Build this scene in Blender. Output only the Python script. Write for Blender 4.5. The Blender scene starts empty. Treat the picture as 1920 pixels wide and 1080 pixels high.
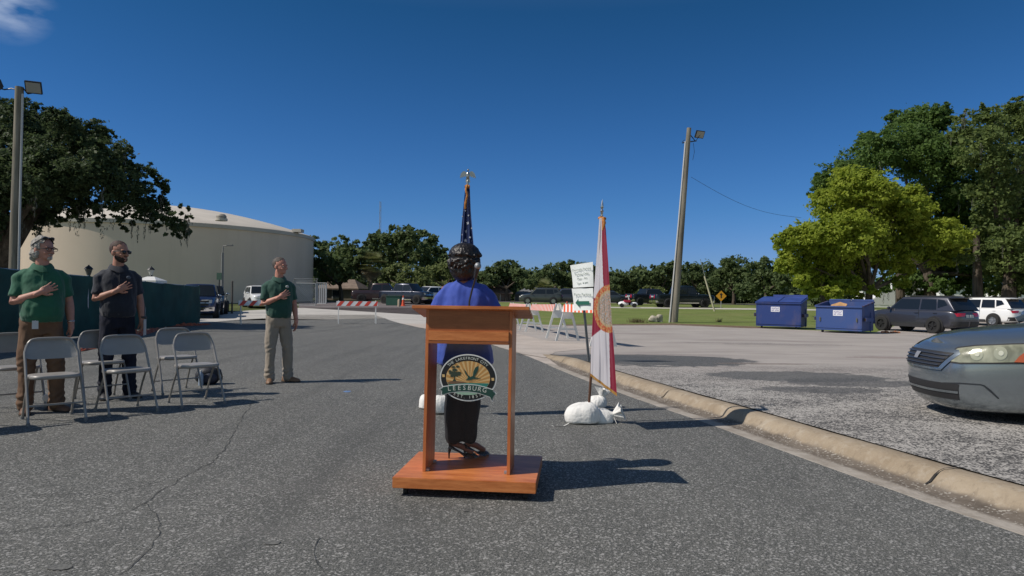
import bpy, bmesh, math, random
import numpy as np
from math import sin, cos, pi, radians, atan2, sqrt, exp
from mathutils import Vector, Matrix, noise as mnoise
from mathutils.bvhtree import BVHTree

random.seed(11); RNG = np.random.default_rng(11)
scene = bpy.context.scene
COL = scene.collection

# ------------------------------------------------------------------ camera, sky, sun, exposure
CAM_H, FPX, HOR, ROLL = 1.30, 1250.0, 552.0, radians(0.7)
cd = bpy.data.cameras.new('camera'); cam = bpy.data.objects.new('camera', cd); COL.objects.link(cam)
cd.sensor_width = 36; cd.lens = FPX / 1920 * 36; cd.shift_y = (HOR - 540) / 1920
cd.clip_end = 3000; cd.clip_start = 0.05
R_ = Vector((cos(ROLL), 0, sin(ROLL))); U_ = Vector((-sin(ROLL), 0, cos(ROLL))); B_ = Vector((0, -1, 0))
cam.matrix_world = Matrix(((R_.x, U_.x, B_.x, 0), (R_.y, U_.y, B_.y, 0), (R_.z, U_.z, B_.z, CAM_H), (0, 0, 0, 1)))
scene.camera = cam

SUN_AZ, SUN_EL = radians(15), radians(46)          # sun stands left and a little behind the camera
sun_dir = Vector((-cos(SUN_AZ) * cos(SUN_EL), -sin(SUN_AZ) * cos(SUN_EL), sin(SUN_EL)))
w = bpy.data.worlds.new('World'); scene.world = w; w.use_nodes = True
nt = w.node_tree; nt.nodes.clear()
out = nt.nodes.new('ShaderNodeOutputWorld'); bg = nt.nodes.new('ShaderNodeBackground')
sky = nt.nodes.new('ShaderNodeTexSky'); sky.sky_type = 'NISHITA'; sky.sun_disc = False
sky.sun_elevation = SUN_EL; sky.sun_rotation = atan2(sun_dir.x, sun_dir.y)
sky.air_density = 1.0; sky.dust_density = 0.15; sky.ozone_density = 3.2; sky.altitude = 0
# a wisp of high cloud far up on the left
tc = nt.nodes.new('ShaderNodeTexCoord'); mp = nt.nodes.new('ShaderNodeMapping'); mp.inputs['Scale'].default_value = (9, 9, 26)
nz = nt.nodes.new('ShaderNodeTexNoise'); nz.inputs['Scale'].default_value = 1.6; nz.inputs['Detail'].default_value = 8
nt.links.new(tc.outputs['Generated'], mp.inputs[0]); nt.links.new(mp.outputs[0], nz.inputs['Vector'])
dt = nt.nodes.new('ShaderNodeVectorMath'); dt.operation = 'DISTANCE'
_d = Vector((-950 / 1250, 1, (552 - 12) / 1250)).normalized(); dt.inputs[1].default_value = _d
nt.links.new(tc.outputs['Generated'], dt.inputs[0])
mr = nt.nodes.new('ShaderNodeMapRange'); mr.inputs[1].default_value = 0.05; mr.inputs[2].default_value = 0.0
nt.links.new(dt.outputs['Value'], mr.inputs[0])
m2 = nt.nodes.new('ShaderNodeMapRange'); m2.inputs[1].default_value = 0.42; m2.inputs[2].default_value = 0.75
nt.links.new(nz.outputs['Fac'], m2.inputs[0])
mu = nt.nodes.new('ShaderNodeMath'); mu.operation = 'MULTIPLY'; nt.links.new(mr.outputs[0], mu.inputs[0]); nt.links.new(m2.outputs[0], mu.inputs[1])
mx = nt.nodes.new('ShaderNodeMixRGB'); mx.inputs[2].default_value = (4.5, 5.2, 6.5, 1)
# clear deep blue of a dry day in view, paled overhead to add neutral fill light: the physical sky filtered by height above the horizon
sz = nt.nodes.new('ShaderNodeSeparateXYZ'); nt.links.new(tc.outputs['Generated'], sz.inputs[0])
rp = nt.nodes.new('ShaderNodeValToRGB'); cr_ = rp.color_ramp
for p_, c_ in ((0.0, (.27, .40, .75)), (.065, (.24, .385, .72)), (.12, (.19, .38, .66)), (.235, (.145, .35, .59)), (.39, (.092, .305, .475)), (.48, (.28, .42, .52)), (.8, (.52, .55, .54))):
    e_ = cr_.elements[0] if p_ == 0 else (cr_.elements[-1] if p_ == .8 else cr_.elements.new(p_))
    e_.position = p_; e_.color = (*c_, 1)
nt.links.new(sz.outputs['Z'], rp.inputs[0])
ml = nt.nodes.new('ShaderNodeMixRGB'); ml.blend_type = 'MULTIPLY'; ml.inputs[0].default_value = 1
# unseen sky behind the camera, paled to add whiter fill on camera-facing sides
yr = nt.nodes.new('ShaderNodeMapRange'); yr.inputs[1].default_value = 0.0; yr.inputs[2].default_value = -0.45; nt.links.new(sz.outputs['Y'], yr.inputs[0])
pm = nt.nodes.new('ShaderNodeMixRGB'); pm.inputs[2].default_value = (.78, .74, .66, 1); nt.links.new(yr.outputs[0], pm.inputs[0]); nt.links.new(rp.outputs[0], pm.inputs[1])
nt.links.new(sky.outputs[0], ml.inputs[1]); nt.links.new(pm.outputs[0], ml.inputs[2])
nt.links.new(mu.outputs[0], mx.inputs[0]); nt.links.new(ml.outputs[0], mx.inputs[1])
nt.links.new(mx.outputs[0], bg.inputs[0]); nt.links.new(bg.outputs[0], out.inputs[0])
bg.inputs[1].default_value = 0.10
sd = bpy.data.lights.new('sun', 'SUN'); sd.energy = 3.3; sd.angle = radians(0.5); sd.color = (1.0, 0.93, 0.84)
so = bpy.data.objects.new('sun', sd); COL.objects.link(so)
so.rotation_euler = (-sun_dir).to_track_quat('-Z', 'Y').to_euler()
scene.view_settings.view_transform = 'Standard'; scene.view_settings.look = 'None'
scene.view_settings.exposure = 0.32; scene.view_settings.gamma = 1.0

# ------------------------------------------------------------------ picture <-> place
KY = [-60, 14, 30, 38, 64, 600]; KZ = [0, 0, -.26, -.26, .30, .30]      # height of the ground along the view
def zg(y): return float(np.interp(y, KY, KZ))
def ray(px, py):
    u, v = px - 960, HOR - py
    return Vector(((u * cos(ROLL) - v * sin(ROLL)) / FPX, 1.0, (u * sin(ROLL) + v * cos(ROLL)) / FPX))
def P(px, py, Y):                                   # point seen at a pixel, Y metres ahead
    r = ray(px, py) * Y
    return Vector((r.x, Y, CAM_H + r.z))
def G(px, py, dz=0.0):                              # point of the ground seen at a pixel
    r = ray(px, py)
    lo, hi = 0.5, 400.0
    f = lambda Y: CAM_H + r.z * Y - (zg(Y) + dz)
    Y = lo
    while Y < hi and f(Y) > 0: Y += 0.25
    a, b = Y - 0.25, Y
    for _ in range(30):
        m = (a + b) / 2
        if f(m) > 0: a = m
        else: b = m
    return Vector((r.x * a, a, zg(a) + dz))

# ------------------------------------------------------------------ naming helpers
def tag(o, label=None, cat=None, group=None, kind=None):
    if label: o['label'] = label
    if cat: o['category'] = cat
    if group: o['group'] = group
    if kind: o['kind'] = kind
    return o
def thing(name, label, cat, loc=(0, 0, 0), rz=0.0, group=None):
    o = bpy.data.objects.new(name, None); COL.objects.link(o)
    o.location = loc; o.rotation_euler = (0, 0, rz); o.empty_display_size = .1
    return tag(o, label, cat, group)
def copy_tree(o, parent=None):
    c = o.copy(); COL.objects.link(c)
    if parent is not None: c.parent = parent
    for ch in list(o.children): copy_tree(ch, c)
    return c

# ------------------------------------------------------------------ materials
MATS = {}
def mat(name, col, rough=.6, metal=0.0, var=None, bump=None, spec=.5, coat=0.0, stretch=(1, 1, 1), col2=None, thr=(.35, .65), sheen=0):
    """principled; var=(scale, amount) mottles the colour, col2 mixes by noise, bump=(scale, strength, distance)"""
    if name in MATS: return MATS[name]
    m = bpy.data.materials.new(name); m.use_nodes = True; t = m.node_tree; b = t.nodes['Principled BSDF']
    b.inputs['Base Color'].default_value = (*col, 1); b.inputs['Roughness'].default_value = rough
    b.inputs['Metallic'].default_value = metal; b.inputs['Specular IOR Level'].default_value = spec
    b.inputs['Coat Weight'].default_value = coat; b.inputs['Coat Roughness'].default_value = .04
    if sheen: b.inputs['Sheen Weight'].default_value = sheen
    L = t.links.new
    if var or bump or col2:
        tcx = t.nodes.new('ShaderNodeTexCoord'); mpx = t.nodes.new('ShaderNodeMapping'); mpx.inputs['Scale'].default_value = stretch
        L(tcx.outputs['Object'], mpx.inputs[0])
    if var or col2:
        n = t.nodes.new('ShaderNodeTexNoise'); n.inputs['Scale'].default_value = (var or (3, 0))[0]; n.inputs['Detail'].default_value = 6
        n.inputs['Roughness'].default_value = .6
        L(mpx.outputs[0], n.inputs['Vector'])
        r = t.nodes.new('ShaderNodeMapRange'); r.inputs[1].default_value = thr[0]; r.inputs[2].default_value = thr[1]
        L(n.outputs['Fac'], r.inputs[0])
        x = t.nodes.new('ShaderNodeMixRGB'); L(r.outputs[0], x.inputs[0])
        a = (var or (3, 0))[1]
        x.inputs[1].default_value = (*[c * (1 - a) for c in col], 1)
        x.inputs[2].default_value = (*(col2 if col2 else [min(1, c * (1 + a)) for c in col]), 1)
        L(x.outputs[0], b.inputs['Base Color'])
    if bump:
        n2 = t.nodes.new('ShaderNodeTexNoise'); n2.inputs['Scale'].default_value = bump[0]; n2.inputs['Detail'].default_value = 4
        L(mpx.outputs[0], n2.inputs['Vector'])
        bp = t.nodes.new('ShaderNodeBump'); bp.inputs['Strength'].default_value = bump[1]; bp.inputs['Distance'].default_value = bump[2] if len(bump) > 2 else .01
        L(n2.outputs['Fac'], bp.inputs['Height']); L(bp.outputs[0], b.inputs['Normal'])
    MATS[name] = m
    return m
class NT:
    """short-hand for writing a node material"""
    def __init__(s, name, rough=.8, spec=.3):
        s.m = bpy.data.materials.new(name); s.m.use_nodes = True; s.t = s.m.node_tree
        s.b = s.t.nodes['Principled BSDF']; s.b.inputs['Roughness'].default_value = rough; s.b.inputs['Specular IOR Level'].default_value = spec
        s.tc = s.t.nodes.new('ShaderNodeTexCoord').outputs['Object']
    def L(s, a, b): s.t.links.new(a, b)
    def map(s, sc=(1, 1, 1), rot=(0, 0, 0)):
        n = s.t.nodes.new('ShaderNodeMapping'); n.inputs['Scale'].default_value = sc; n.inputs['Rotation'].default_value = rot
        s.L(s.tc, n.inputs[0]); return n.outputs[0]
    def noise(s, scale, detail=5, vec=None, rough=.55):
        n = s.t.nodes.new('ShaderNodeTexNoise'); n.inputs['Scale'].default_value = scale; n.inputs['Detail'].default_value = detail
        n.inputs['Roughness'].default_value = rough
        s.L(vec or s.tc, n.inputs['Vector']); return n.outputs['Fac']
    def voro(s, scale, out='Color', feature='F1', vec=None):
        n = s.t.nodes.new('ShaderNodeTexVoronoi'); n.inputs['Scale'].default_value = scale; n.feature = feature
        s.L(vec or s.tc, n.inputs['Vector']); return n.outputs[out]
    def rng(s, v, a, b, c=0.0, d=1.0):
        n = s.t.nodes.new('ShaderNodeMapRange')
        for i, q in ((1, a), (2, b), (3, c), (4, d)): n.inputs[i].default_value = q
        s.L(v, n.inputs[0]); return n.outputs[0]
    def math(s, op, a, b=None):
        n = s.t.nodes.new('ShaderNodeMath'); n.operation = op
        for i, q in enumerate((a, b)):
            if q is None: continue
            if isinstance(q, (int, float)): n.inputs[i].default_value = q
            else: s.L(q, n.inputs[i])
        return n.outputs[0]
    def mix(s, f, a, b, mode='MIX'):
        n = s.t.nodes.new('ShaderNodeMixRGB'); n.blend_type = mode
        for i, q in enumerate((f, a, b)):
            if isinstance(q, (int, float)): n.inputs[i].default_value = q
            elif isinstance(q, tuple): n.inputs[i].default_value = (*q, 1)
            else: s.L(q, n.inputs[i])
        return n.outputs[0]
    def sep(s):
        n = s.t.nodes.new('ShaderNodeSeparateXYZ'); s.L(s.tc, n.inputs[0]); return n.outputs
    def bw(s, c):
        n = s.t.nodes.new('ShaderNodeRGBToBW'); s.L(c, n.inputs[0]); return n.outputs[0]
    def done(s, col, height=None, strength=.5, dist=.01):
        s.L(col, s.b.inputs['Base Color'])
        if height is not None:
            bp = s.t.nodes.new('ShaderNodeBump'); bp.inputs['Strength'].default_value = strength; bp.inputs['Distance'].default_value = dist
            s.L(height, bp.inputs['Height']); s.L(bp.outputs[0], s.b.inputs['Normal'])
        return s.m

# ------------------------------------------------------------------ mesh builder
def push(me, fn):
    """move every vertex by fn(position, normal)"""
    n = len(me.vertices); co = np.empty(n * 3, np.float32); no = np.empty(n * 3, np.float32)
    me.vertices.foreach_get('co', co); me.vertex_normals.foreach_get('vector', no)
    co = co.reshape(-1, 3); no = no.reshape(-1, 3); o = co.copy()
    for i in range(n):
        o[i] += np.array(fn(Vector(co[i]), Vector(no[i])), np.float32)
    me.vertices.foreach_set('co', o.ravel()); me.update()
class MB:
    def __init__(s): s.v = []; s.f = []; s.mi = []; s.M = None; s.k = 0
    def add(s, vs, fs):
        n = len(s.v)
        for p in vs:
            p = Vector(p)
            if s.M is not None: p = s.M @ p
            s.v.append(p)
        for f in fs: s.f.append(tuple(n + i for i in f)); s.mi.append(s.k)
        return s
    def box(s, c, d, rot=None, taper=(1, 1)):
        x, y, z = d[0] / 2, d[1] / 2, d[2] / 2; a, b = taper
        vs = [(-x, -y, -z), (x, -y, -z), (x, y, -z), (-x, y, -z), (-x * a, -y * b, z), (x * a, -y * b, z), (x * a, y * b, z), (-x * a, y * b, z)]
        if rot is not None:
            R = rot if isinstance(rot, Matrix) else Matrix.Rotation(rot, 3, 'Z')
            vs = [R @ Vector(v) for v in vs]
        vs = [Vector(v) + Vector(c) for v in vs]
        return s.add(vs, [(0, 3, 2, 1), (4, 5, 6, 7), (0, 1, 5, 4), (1, 2, 6, 5), (2, 3, 7, 6), (3, 0, 4, 7)])
    def bar(s, a, b, w, h, up=(0, 0, 1)):            # rectangular bar from a to b
        a, b = Vector(a), Vector(b); d = (b - a); l = d.length; d.normalize()
        u = Vector(up); x = d.cross(u)
        if x.length < 1e-4: x = d.cross(Vector((1, 0, 0)))
        x.normalize(); y = x.cross(d)
        vs = []
        for p in (a, b):
            for i, j in ((-1, -1), (1, -1), (1, 1), (-1, 1)): vs.append(p + x * i * w / 2 + y * j * h / 2)
        return s.add(vs, [(0, 1, 2, 3), (7, 6, 5, 4), (0, 4, 5, 1), (1, 5, 6, 2), (2, 6, 7, 3), (3, 7, 4, 0)])
    def tube(s, pts, r, n=10, cap=True, ry=None):
        pts = [Vector(p) for p in pts]; m = len(pts)
        rs = r if isinstance(r, (list, tuple)) else [r] * m
        vs, fs = [], []; px = None
        for i, p in enumerate(pts):
            d = (pts[min(i + 1, m - 1)] - pts[max(i - 1, 0)]).normalized()
            if px is None:
                px = d.cross(Vector((0, 0, 1)))
                if px.length < 1e-3: px = Vector((1, 0, 0))
            px = (px - d * px.dot(d)).normalized(); py = d.cross(px)
            for k in range(n):
                a = 2 * pi * k / n
                vs.append(p + px * cos(a) * rs[i] + py * sin(a) * rs[i] * (ry or 1))
        for i in range(m - 1):
            for k in range(n):
                a, b = i * n + k, i * n + (k + 1) % n
                fs.append((a, b, b + n, a + n))
        if cap: fs.append(tuple(range(n - 1, -1, -1))); fs.append(tuple((m - 1) * n + k for k in range(n)))
        return s.add(vs, fs)
    def capsule(s, pts, rs, n=12):                   # closed tapered limb with round ends
        pts = [Vector(p) for p in pts]; rs = list(rs)
        d0 = (pts[0] - pts[1]).normalized(); d1 = (pts[-1] - pts[-2]).normalized()
        a = [(pts[0] + d0 * rs[0] * sin(t), rs[0] * cos(t)) for t in (1.45, 1.1, .6)]
        b = [(pts[-1] + d1 * rs[-1] * sin(t), rs[-1] * cos(t)) for t in (.6, 1.1, 1.45)]
        pp = [q[0] for q in a] + pts + [q[0] for q in b]; rr = [q[1] for q in a] + rs + [q[1] for q in b]
        return s.tube(pp, rr, n)
    def lathe(s, prof, c=(0, 0, 0), n=20, axis='Z', ang=None):
        vs, fs = [], []; m = len(prof); c = Vector(c)
        for (r, z) in prof:
            for k in range(n):
                a = 2 * pi * k / n
                q = Vector((r * cos(a), r * sin(a), z))
                if axis == 'Y': q = Vector((q.x, q.z, q.y))
                if axis == 'X': q = Vector((q.z, q.x, q.y))
                vs.append(c + q)
        for i in range(m - 1):
            for k in range(n):
                a, b = i * n + k, i * n + (k + 1) % n
                fs.append((a, b, b + n, a + n))
        if prof[0][0] > 1e-5: fs.append(tuple(range(n - 1, -1, -1)))
        if prof[-1][0] > 1e-5: fs.append(tuple((m - 1) * n + k for k in range(n)))
        return s.add(vs, fs)
    def ell(s, c, r, n=14, m=9, R=None):
        vs, fs = [], []; c = Vector(c)
        for i in range(m + 1):
            t = pi * i / m
            for k in range(n):
                a = 2 * pi * k / n
                q = Vector((r[0] * sin(t) * cos(a), r[1] * sin(t) * sin(a), -r[2] * cos(t)))
                if R is not None: q = R @ q
                vs.append(c + q)
        for i in range(m):
            for k in range(n):
                a, b = i * n + k, i * n + (k + 1) % n
                fs.append((a, b, b + n, a + n))
        return s.add(vs, fs)
    def loft(s, rings, closed=True, cap=True):
        vs, fs = [], []; n = len(rings[0])
        for r in rings: vs += list(r)
        for i in range(len(rings) - 1):
            for k in range(n if closed else n - 1):
                a, b = i * n + k, i * n + (k + 1) % n
                fs.append((a, b, b + n, a + n))
        if cap and closed: fs.append(tuple(range(n - 1, -1, -1))); fs.append(tuple((len(rings) - 1) * n + k for k in range(n)))
        return s.add(vs, fs)
    def prism(s, poly, O, X, Y, t):                  # polygon in the plane (O; X, Y) pushed out by t along X x Y
        O, X, Y = Vector(O), Vector(X), Vector(Y); N = X.cross(Y).normalized(); n = len(poly)
        vs = [O + X * a + Y * b for a, b in poly] + [O + X * a + Y * b + N * t for a, b in poly]
        fs = [tuple(range(n - 1, -1, -1)), tuple(range(n, 2 * n))] + [(i, (i + 1) % n, n + (i + 1) % n, n + i) for i in range(n)]
        return s.add(vs, fs)
    def mesh(s, name, weld=False, bevel=0, remesh=0, smooth_it=0, subsurf=0):
        me = bpy.data.meshes.new(name); me.from_pydata([tuple(v) for v in s.v], [], s.f); me.update()
        bm = bmesh.new(); bm.from_mesh(me)
        for f, k in zip(bm.faces, s.mi): f.material_index = k
        if weld or remesh or subsurf: bmesh.ops.remove_doubles(bm, verts=bm.verts, dist=1e-5)
        bmesh.ops.recalc_face_normals(bm, faces=bm.faces)
        if bevel: bmesh.ops.bevel(bm, geom=[e for e in bm.edges if len(e.link_faces) == 2 and e.calc_face_angle(0) > .5], offset=bevel, segments=2, affect='EDGES', clamp_overlap=True)
        bm.to_mesh(me); bm.free()
        return me
    def build(s, name, m, parent=None, smooth=True, bevel=0, remesh=0, relax=0, subsurf=0, displace=None, angle=35, weld=False):
        me = s.mesh(name, weld, bevel, remesh, 0, subsurf)
        o = bpy.data.objects.new(name, me); COL.objects.link(o)
        if remesh or relax or subsurf or displace:
            if remesh:
                q = o.modifiers.new('r', 'REMESH'); q.mode = 'VOXEL'; q.voxel_size = remesh; q.use_smooth_shade = True
            if subsurf: q = o.modifiers.new('s', 'SUBSURF'); q.levels = subsurf; q.render_levels = subsurf
            if relax: q = o.modifiers.new('m', 'SMOOTH'); q.factor = .5; q.iterations = relax
            COL.objects.unlink(o); ts = bpy.data.scenes.new('bake'); ts.collection.objects.link(o)
            with bpy.context.temp_override(scene=ts, view_layer=ts.view_layers[0]):
                dg = bpy.context.evaluated_depsgraph_get(); me2 = bpy.data.meshes.new_from_object(o.evaluated_get(dg))
            o.modifiers.clear(); o.data = me2; me = me2
            ts.collection.objects.unlink(o); bpy.data.scenes.remove(ts); COL.objects.link(o)
            if displace:
                sc, am = displace[0], displace[1]; st = displace[2] if len(displace) > 2 else (1, 1, 1)
                push(me, lambda c, n: n * (am * mnoise.fractal(Vector((c.x * st[0], c.y * st[1], c.z * st[2])) * sc, 1.0, 2.0, 3)))
        for q in (m if isinstance(m, (list, tuple)) else [m]): me.materials.append(q)
        if smooth:
            for p in me.polygons: p.use_smooth = True
            if not remesh and not subsurf:
                try: me.set_sharp_from_angle(angle=radians(angle))
                except Exception: pass
        if parent is not None: o.parent = parent
        return o
def mesh_np(name, V, F, mats, parent=None, attr=None, smooth=False):
    """big triangle/quad soup from numpy arrays"""
    me = bpy.data.meshes.new(name); nv, nf, k = len(V), len(F), F.shape[1]
    me.vertices.add(nv); me.vertices.foreach_set('co', V.astype(np.float32).ravel())
    me.loops.add(nf * k); me.loops.foreach_set('vertex_index', F.astype(np.int32).ravel())
    me.polygons.add(nf); me.polygons.foreach_set('loop_start', np.arange(0, nf * k, k, dtype=np.int32))
    me.polygons.foreach_set('loop_total', np.full(nf, k, dtype=np.int32))
    me.update(calc_edges=True)
    if attr is not None:
        a = me.attributes.new('tint', 'FLOAT', 'POINT'); a.data.foreach_set('value', attr.astype(np.float32))
    for q in (mats if isinstance(mats, (list, tuple)) else [mats]): me.materials.append(q)
    if smooth: me.polygons.foreach_set('use_smooth', np.ones(nf, dtype=bool))
    o = bpy.data.objects.new(name, me); COL.objects.link(o)
    if parent is not None: o.parent = parent
    return o
def text_mesh(txt, size, M, mb, spacing=1.0, thick=.0006):
    """add the letters of txt (centred, in the XY plane, transformed by M) to builder mb"""
    cu = bpy.data.curves.new('t', 'FONT'); cu.body = txt; cu.size = size; cu.align_x = 'CENTER'; cu.align_y = 'CENTER'; cu.space_character = spacing
    cu.extrude = thick; cu.resolution_u = 3
    ob = bpy.data.objects.new('t', cu); COL.objects.link(ob)
    COL.objects.unlink(ob); ts = bpy.data.scenes.new('bake'); ts.collection.objects.link(ob)
    with bpy.context.temp_override(scene=ts, view_layer=ts.view_layers[0]):
        dg = bpy.context.evaluated_depsgraph_get(); me = bpy.data.meshes.new_from_object(ob.evaluated_get(dg))
    bpy.data.scenes.remove(ts)
    mb.add([M @ v.co for v in me.vertices], [tuple(p.vertices) for p in me.polygons])
    bpy.data.objects.remove(ob); bpy.data.meshes.remove(me); bpy.data.curves.remove(cu)

# ------------------------------------------------------------------ GROUND
def sheet(name, poly, lift, m, parent=None, extra_z=None, ys=(), step=None):
    """polygon (x, y) laid on the ground, cut where the ground bends"""
    bm = bmesh.new(); vs = [bm.verts.new((x, y, 0)) for x, y in poly]; bm.faces.new(vs)
    bmesh.ops.triangulate(bm, faces=bm.faces)
    for y in list(KY[1:-1]) + list(ys):
        bmesh.ops.bisect_plane(bm, geom=bm.verts[:] + bm.edges[:] + bm.faces[:], plane_co=(0, y, 0), plane_no=(0, 1, 0))
    for v in bm.verts: v.co.z = zg(v.co.y) + lift + (extra_z(v.co.y) if extra_z else 0)
    bmesh.ops.recalc_face_normals(bm, faces=bm.faces)
    for f in bm.faces:
        if f.normal.z < 0: f.normal_flip()
    me = bpy.data.meshes.new(name); bm.to_mesh(me); bm.free(); me.materials.append(m)
    o = bpy.data.objects.new(name, me); COL.objects.link(o)
    if parent is not None: o.parent = parent
    else: o['kind'] = 'structure'
    return o
def gp(*pts): return [(G(a, b).x, G(a, b).y) for a, b in pts]

def asphalt_mat():
    n = NT('road asphalt', .82, .35)
    g = n.voro(210); fine = n.bw(g); g2 = n.bw(n.voro(95))                # single stones, small and larger
    big = n.noise(.28, 5); mid = n.noise(1.5, 6, rough=.65); blotch = n.noise(7, 5, rough=.65)
    base = n.mix(n.rng(big, .36, .64), (.092, .093, .085), (.146, .144, .130))
    base = n.mix(n.rng(mid, .42, .66, 0, .75), base, (.086, .087, .080))
    base = n.mix(n.rng(blotch, .35, .7, 0, .4), base, (.168, .165, .150))
    c = n.mix(n.rng(fine, .52, .80, 0, .55), base, (.31, .305, .28))
    c = n.mix(n.rng(fine, .46, .30, 0, .8), c, (.040, .043, .042))
    c = n.mix(n.rng(g2, .72, .80, 0, .8), c, (.40, .39, .37))              # sparse pale stones
    # long faint tyre-worn lanes, rub marks and drip stains
    s2 = n.noise(.8, 4, n.map((2.2, .12, 1), (0, 0, radians(8))))
    c = n.mix(n.rng(s2, .5, .72, 0, .45), c, (.066, .068, .065))
    s3 = n.noise(1.3, 5, n.map((.22, 2.0, 1), (0, 0, radians(25))))
    c = n.mix(n.rng(s3, .60, .74, 0, .35), c, (.17, .165, .155))
    spots = n.rng(n.voro(1.3, 'Distance'), .06, .02)
    c = n.mix(n.math('MULTIPLY', spots, .55), c, (.045, .045, .044))
    return n.done(c, n.math('ADD', fine, g2), .7, .005)
ASPH = asphalt_mat()
def far_asphalt(name, a, b):
    n = NT(name, .85, .3)
    c = n.mix(n.rng(n.noise(.5, 6), .35, .65), a, b)
    c = n.mix(n.rng(n.bw(n.voro(60)), .6, .85, 0, .5), c, tuple(min(1, x * 1.7) for x in b))
    return n.done(c, n.noise(40), .3, .01)
def concrete(name, a, b, dirt=.25):
    n = NT(name, .85, .3)
    c = n.mix(n.rng(n.noise(1.3, 8, rough=.65), .3, .7), a, b)
    c = n.mix(n.rng(n.noise(.35, 5, n.map((1, 3, 1))), .5, .72, 0, dirt * 2), c, tuple(x * .55 for x in a))
    c = n.mix(n.rng(n.bw(n.voro(110)), .55, .8, 0, .25), c, tuple(min(1, x * 1.5) for x in b))
    return n.done(c, n.noise(60), .3, .01)
APRON = concrete('apron concrete', (.40, .345, .30), (.50, .44, .385))
GUTTER = concrete('gutter concrete', (.24, .205, .165), (.36, .32, .275), .5)
FARCON = concrete('far concrete', (.42, .40, .365), (.52, .49, .45))

def lot_mat():
    n = NT('parking lot surface', .85, .3)
    X, Y, Z = n.sep()
    light = n.mix(n.rng(n.noise(.6, 6), .3, .7), (.345, .31, .28), (.43, .39, .355))
    light = n.mix(n.rng(n.noise(.9, 5, n.map((.35, 3.2, 1), (0, 0, radians(-6)))), .5, .78, 0, .5), light, (.24, .215, .205))
    light = n.mix(n.rng(n.noise(.22, 3, n.map((.6, 2.4, 1))), .55, .68, 0, .55), light, (.19, .16, .15))
    # broken surface with pale sand between dark stones along the kerb
    gr = n.bw(n.voro(75)); cl = n.noise(14, 6, rough=.7); pt = n.noise(1.1, 6, n.map((.8, 1.6, 1)), .65)
    k = n.math('ADD', n.math('MULTIPLY', gr, .45), n.math('ADD', n.math('MULTIPLY', cl, .65), n.math('MULTIPLY', pt, .5)))
    rough = n.mix(n.rng(k, .74, .86), (.080, .077, .074), (.44, .415, .38))
    edge = n.math('ADD', Y, n.math('MULTIPLY', n.noise(.6, 5), 5.0))
    edge = n.math('SUBTRACT', edge, n.math('MULTIPLY', n.math('SUBTRACT', X, 3.0), .15))
    c = n.mix(n.rng(edge, 11.2, 14.8), rough, light)
    for (cx, cy, a, b, s, col) in PATCHES:
        ex = n.math('DIVIDE', n.math('SUBTRACT', X, cx), a); ey = n.math('DIVIDE', n.math('SUBTRACT', Y, cy), b)
        e = n.math('ADD', n.math('MULTIPLY', ex, ex), n.math('MULTIPLY', ey, ey))
        e = n.math('ADD', e, n.math('MULTIPLY', n.math('SUBTRACT', n.noise(3, 6, n.map((1, 1.8, 1)), .7), .5), 6.5 * (1.22 - s)))
        c = n.mix(n.rng(e, 1.0, 1.35 - .25 * s, s, 0.0), c, n.mix(n.rng(n.bw(n.voro(90)), .35, .8), tuple(q * .6 for q in col), tuple(q * 1.7 for q in col)))
    return n.done(c, n.math('ADD', gr, cl), .6, .008)
def ctr(px, py): g = G(px, py, .1); return g.x, g.y
PATCHES = []
for (px, py, a, b, s, col) in ((1215, 671, 1.9, 1.75, .93, (.085, .088, .088)), (1490, 709, 1.25, .62, .8, (.085, .088, .088)), (1600, 721, .9, .42, .75, (.09, .09, .09)),
                               (1540, 735, .75, .3, .7, (.09, .09, .09)), (1420, 684, .8, .2, .6, (.16, .13, .11)), (1700, 664, 1.3, .45, .45, (.17, .12, .11)),
                               (1470, 640, 1.8, .5, .5, (.2, .18, .17)), (1345, 637, 1.6, .3, .5, (.19, .17, .16)), (1110, 668, 1.2, 1.2, .93, (.085, .09, .092))):
    PATCHES.append((*ctr(px, py), a, b, s, col))

# kerb path: outer edge of the gutter, near to far
gpx = [(2500, 1215), (2200, 1105), (1920, 1005), (1735, 942), (1545, 874), (1420, 829), (1316, 791), (1212, 755), (1102, 715), (1040, 690), (967, 661)]
kp = [G(a, b) for a, b in gpx]
def resample(pts, step):
    out = []
    for i in range(len(pts) - 1):
        p0 = pts[max(i - 1, 0)]; p1 = pts[i]; p2 = pts[i + 1]; p3 = pts[min(i + 2, len(pts) - 1)]
        n = max(1, int((p2 - p1).length / step))
        for k in range(n):
            t = k / n
            out.append(.5 * ((2 * p1) + (p2 - p0) * t + (2 * p0 - 5 * p1 + 4 * p2 - p3) * t * t + (3 * p1 - p0 - 3 * p2 + p3) * t ** 3))
    out.append(pts[-1]); return out
kpath = resample(kp, .25)
def offs(path, d):
    o = []
    for i, p in enumerate(path):
        t = (path[min(i + 1, len(path) - 1)] - path[max(i - 1, 0)]).normalized(); nrm = Vector((t.y, -t.x, 0))
        o.append(p + nrm * d)
    return o
def kramp(y): return float(np.interp(y, [12.6, 14.6], [1, 0]))
KPROF = [(-.03, -.03), (0, .006), (.10, .006), (.16, .004), (.31, .010), (.345, .03), (.38, .075), (.41, .102), (.45, .118), (.53, .122), (.575, .118), (.60, .10)]
rings = []
for d, z in KPROF:
    op = offs(kpath, d)
    rings.append([Vector((p.x + .012 * mnoise.noise(Vector((p.x * 3, p.y * 3, d * 9))), p.y, p.z + (z if z < .012 else .010 + (z - .010) * max(.0, kramp(p.y)) + .006 * mnoise.noise(Vector((p.x * 2.5, p.y * 2.5, z * 20)))) )) for p in op])
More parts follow.
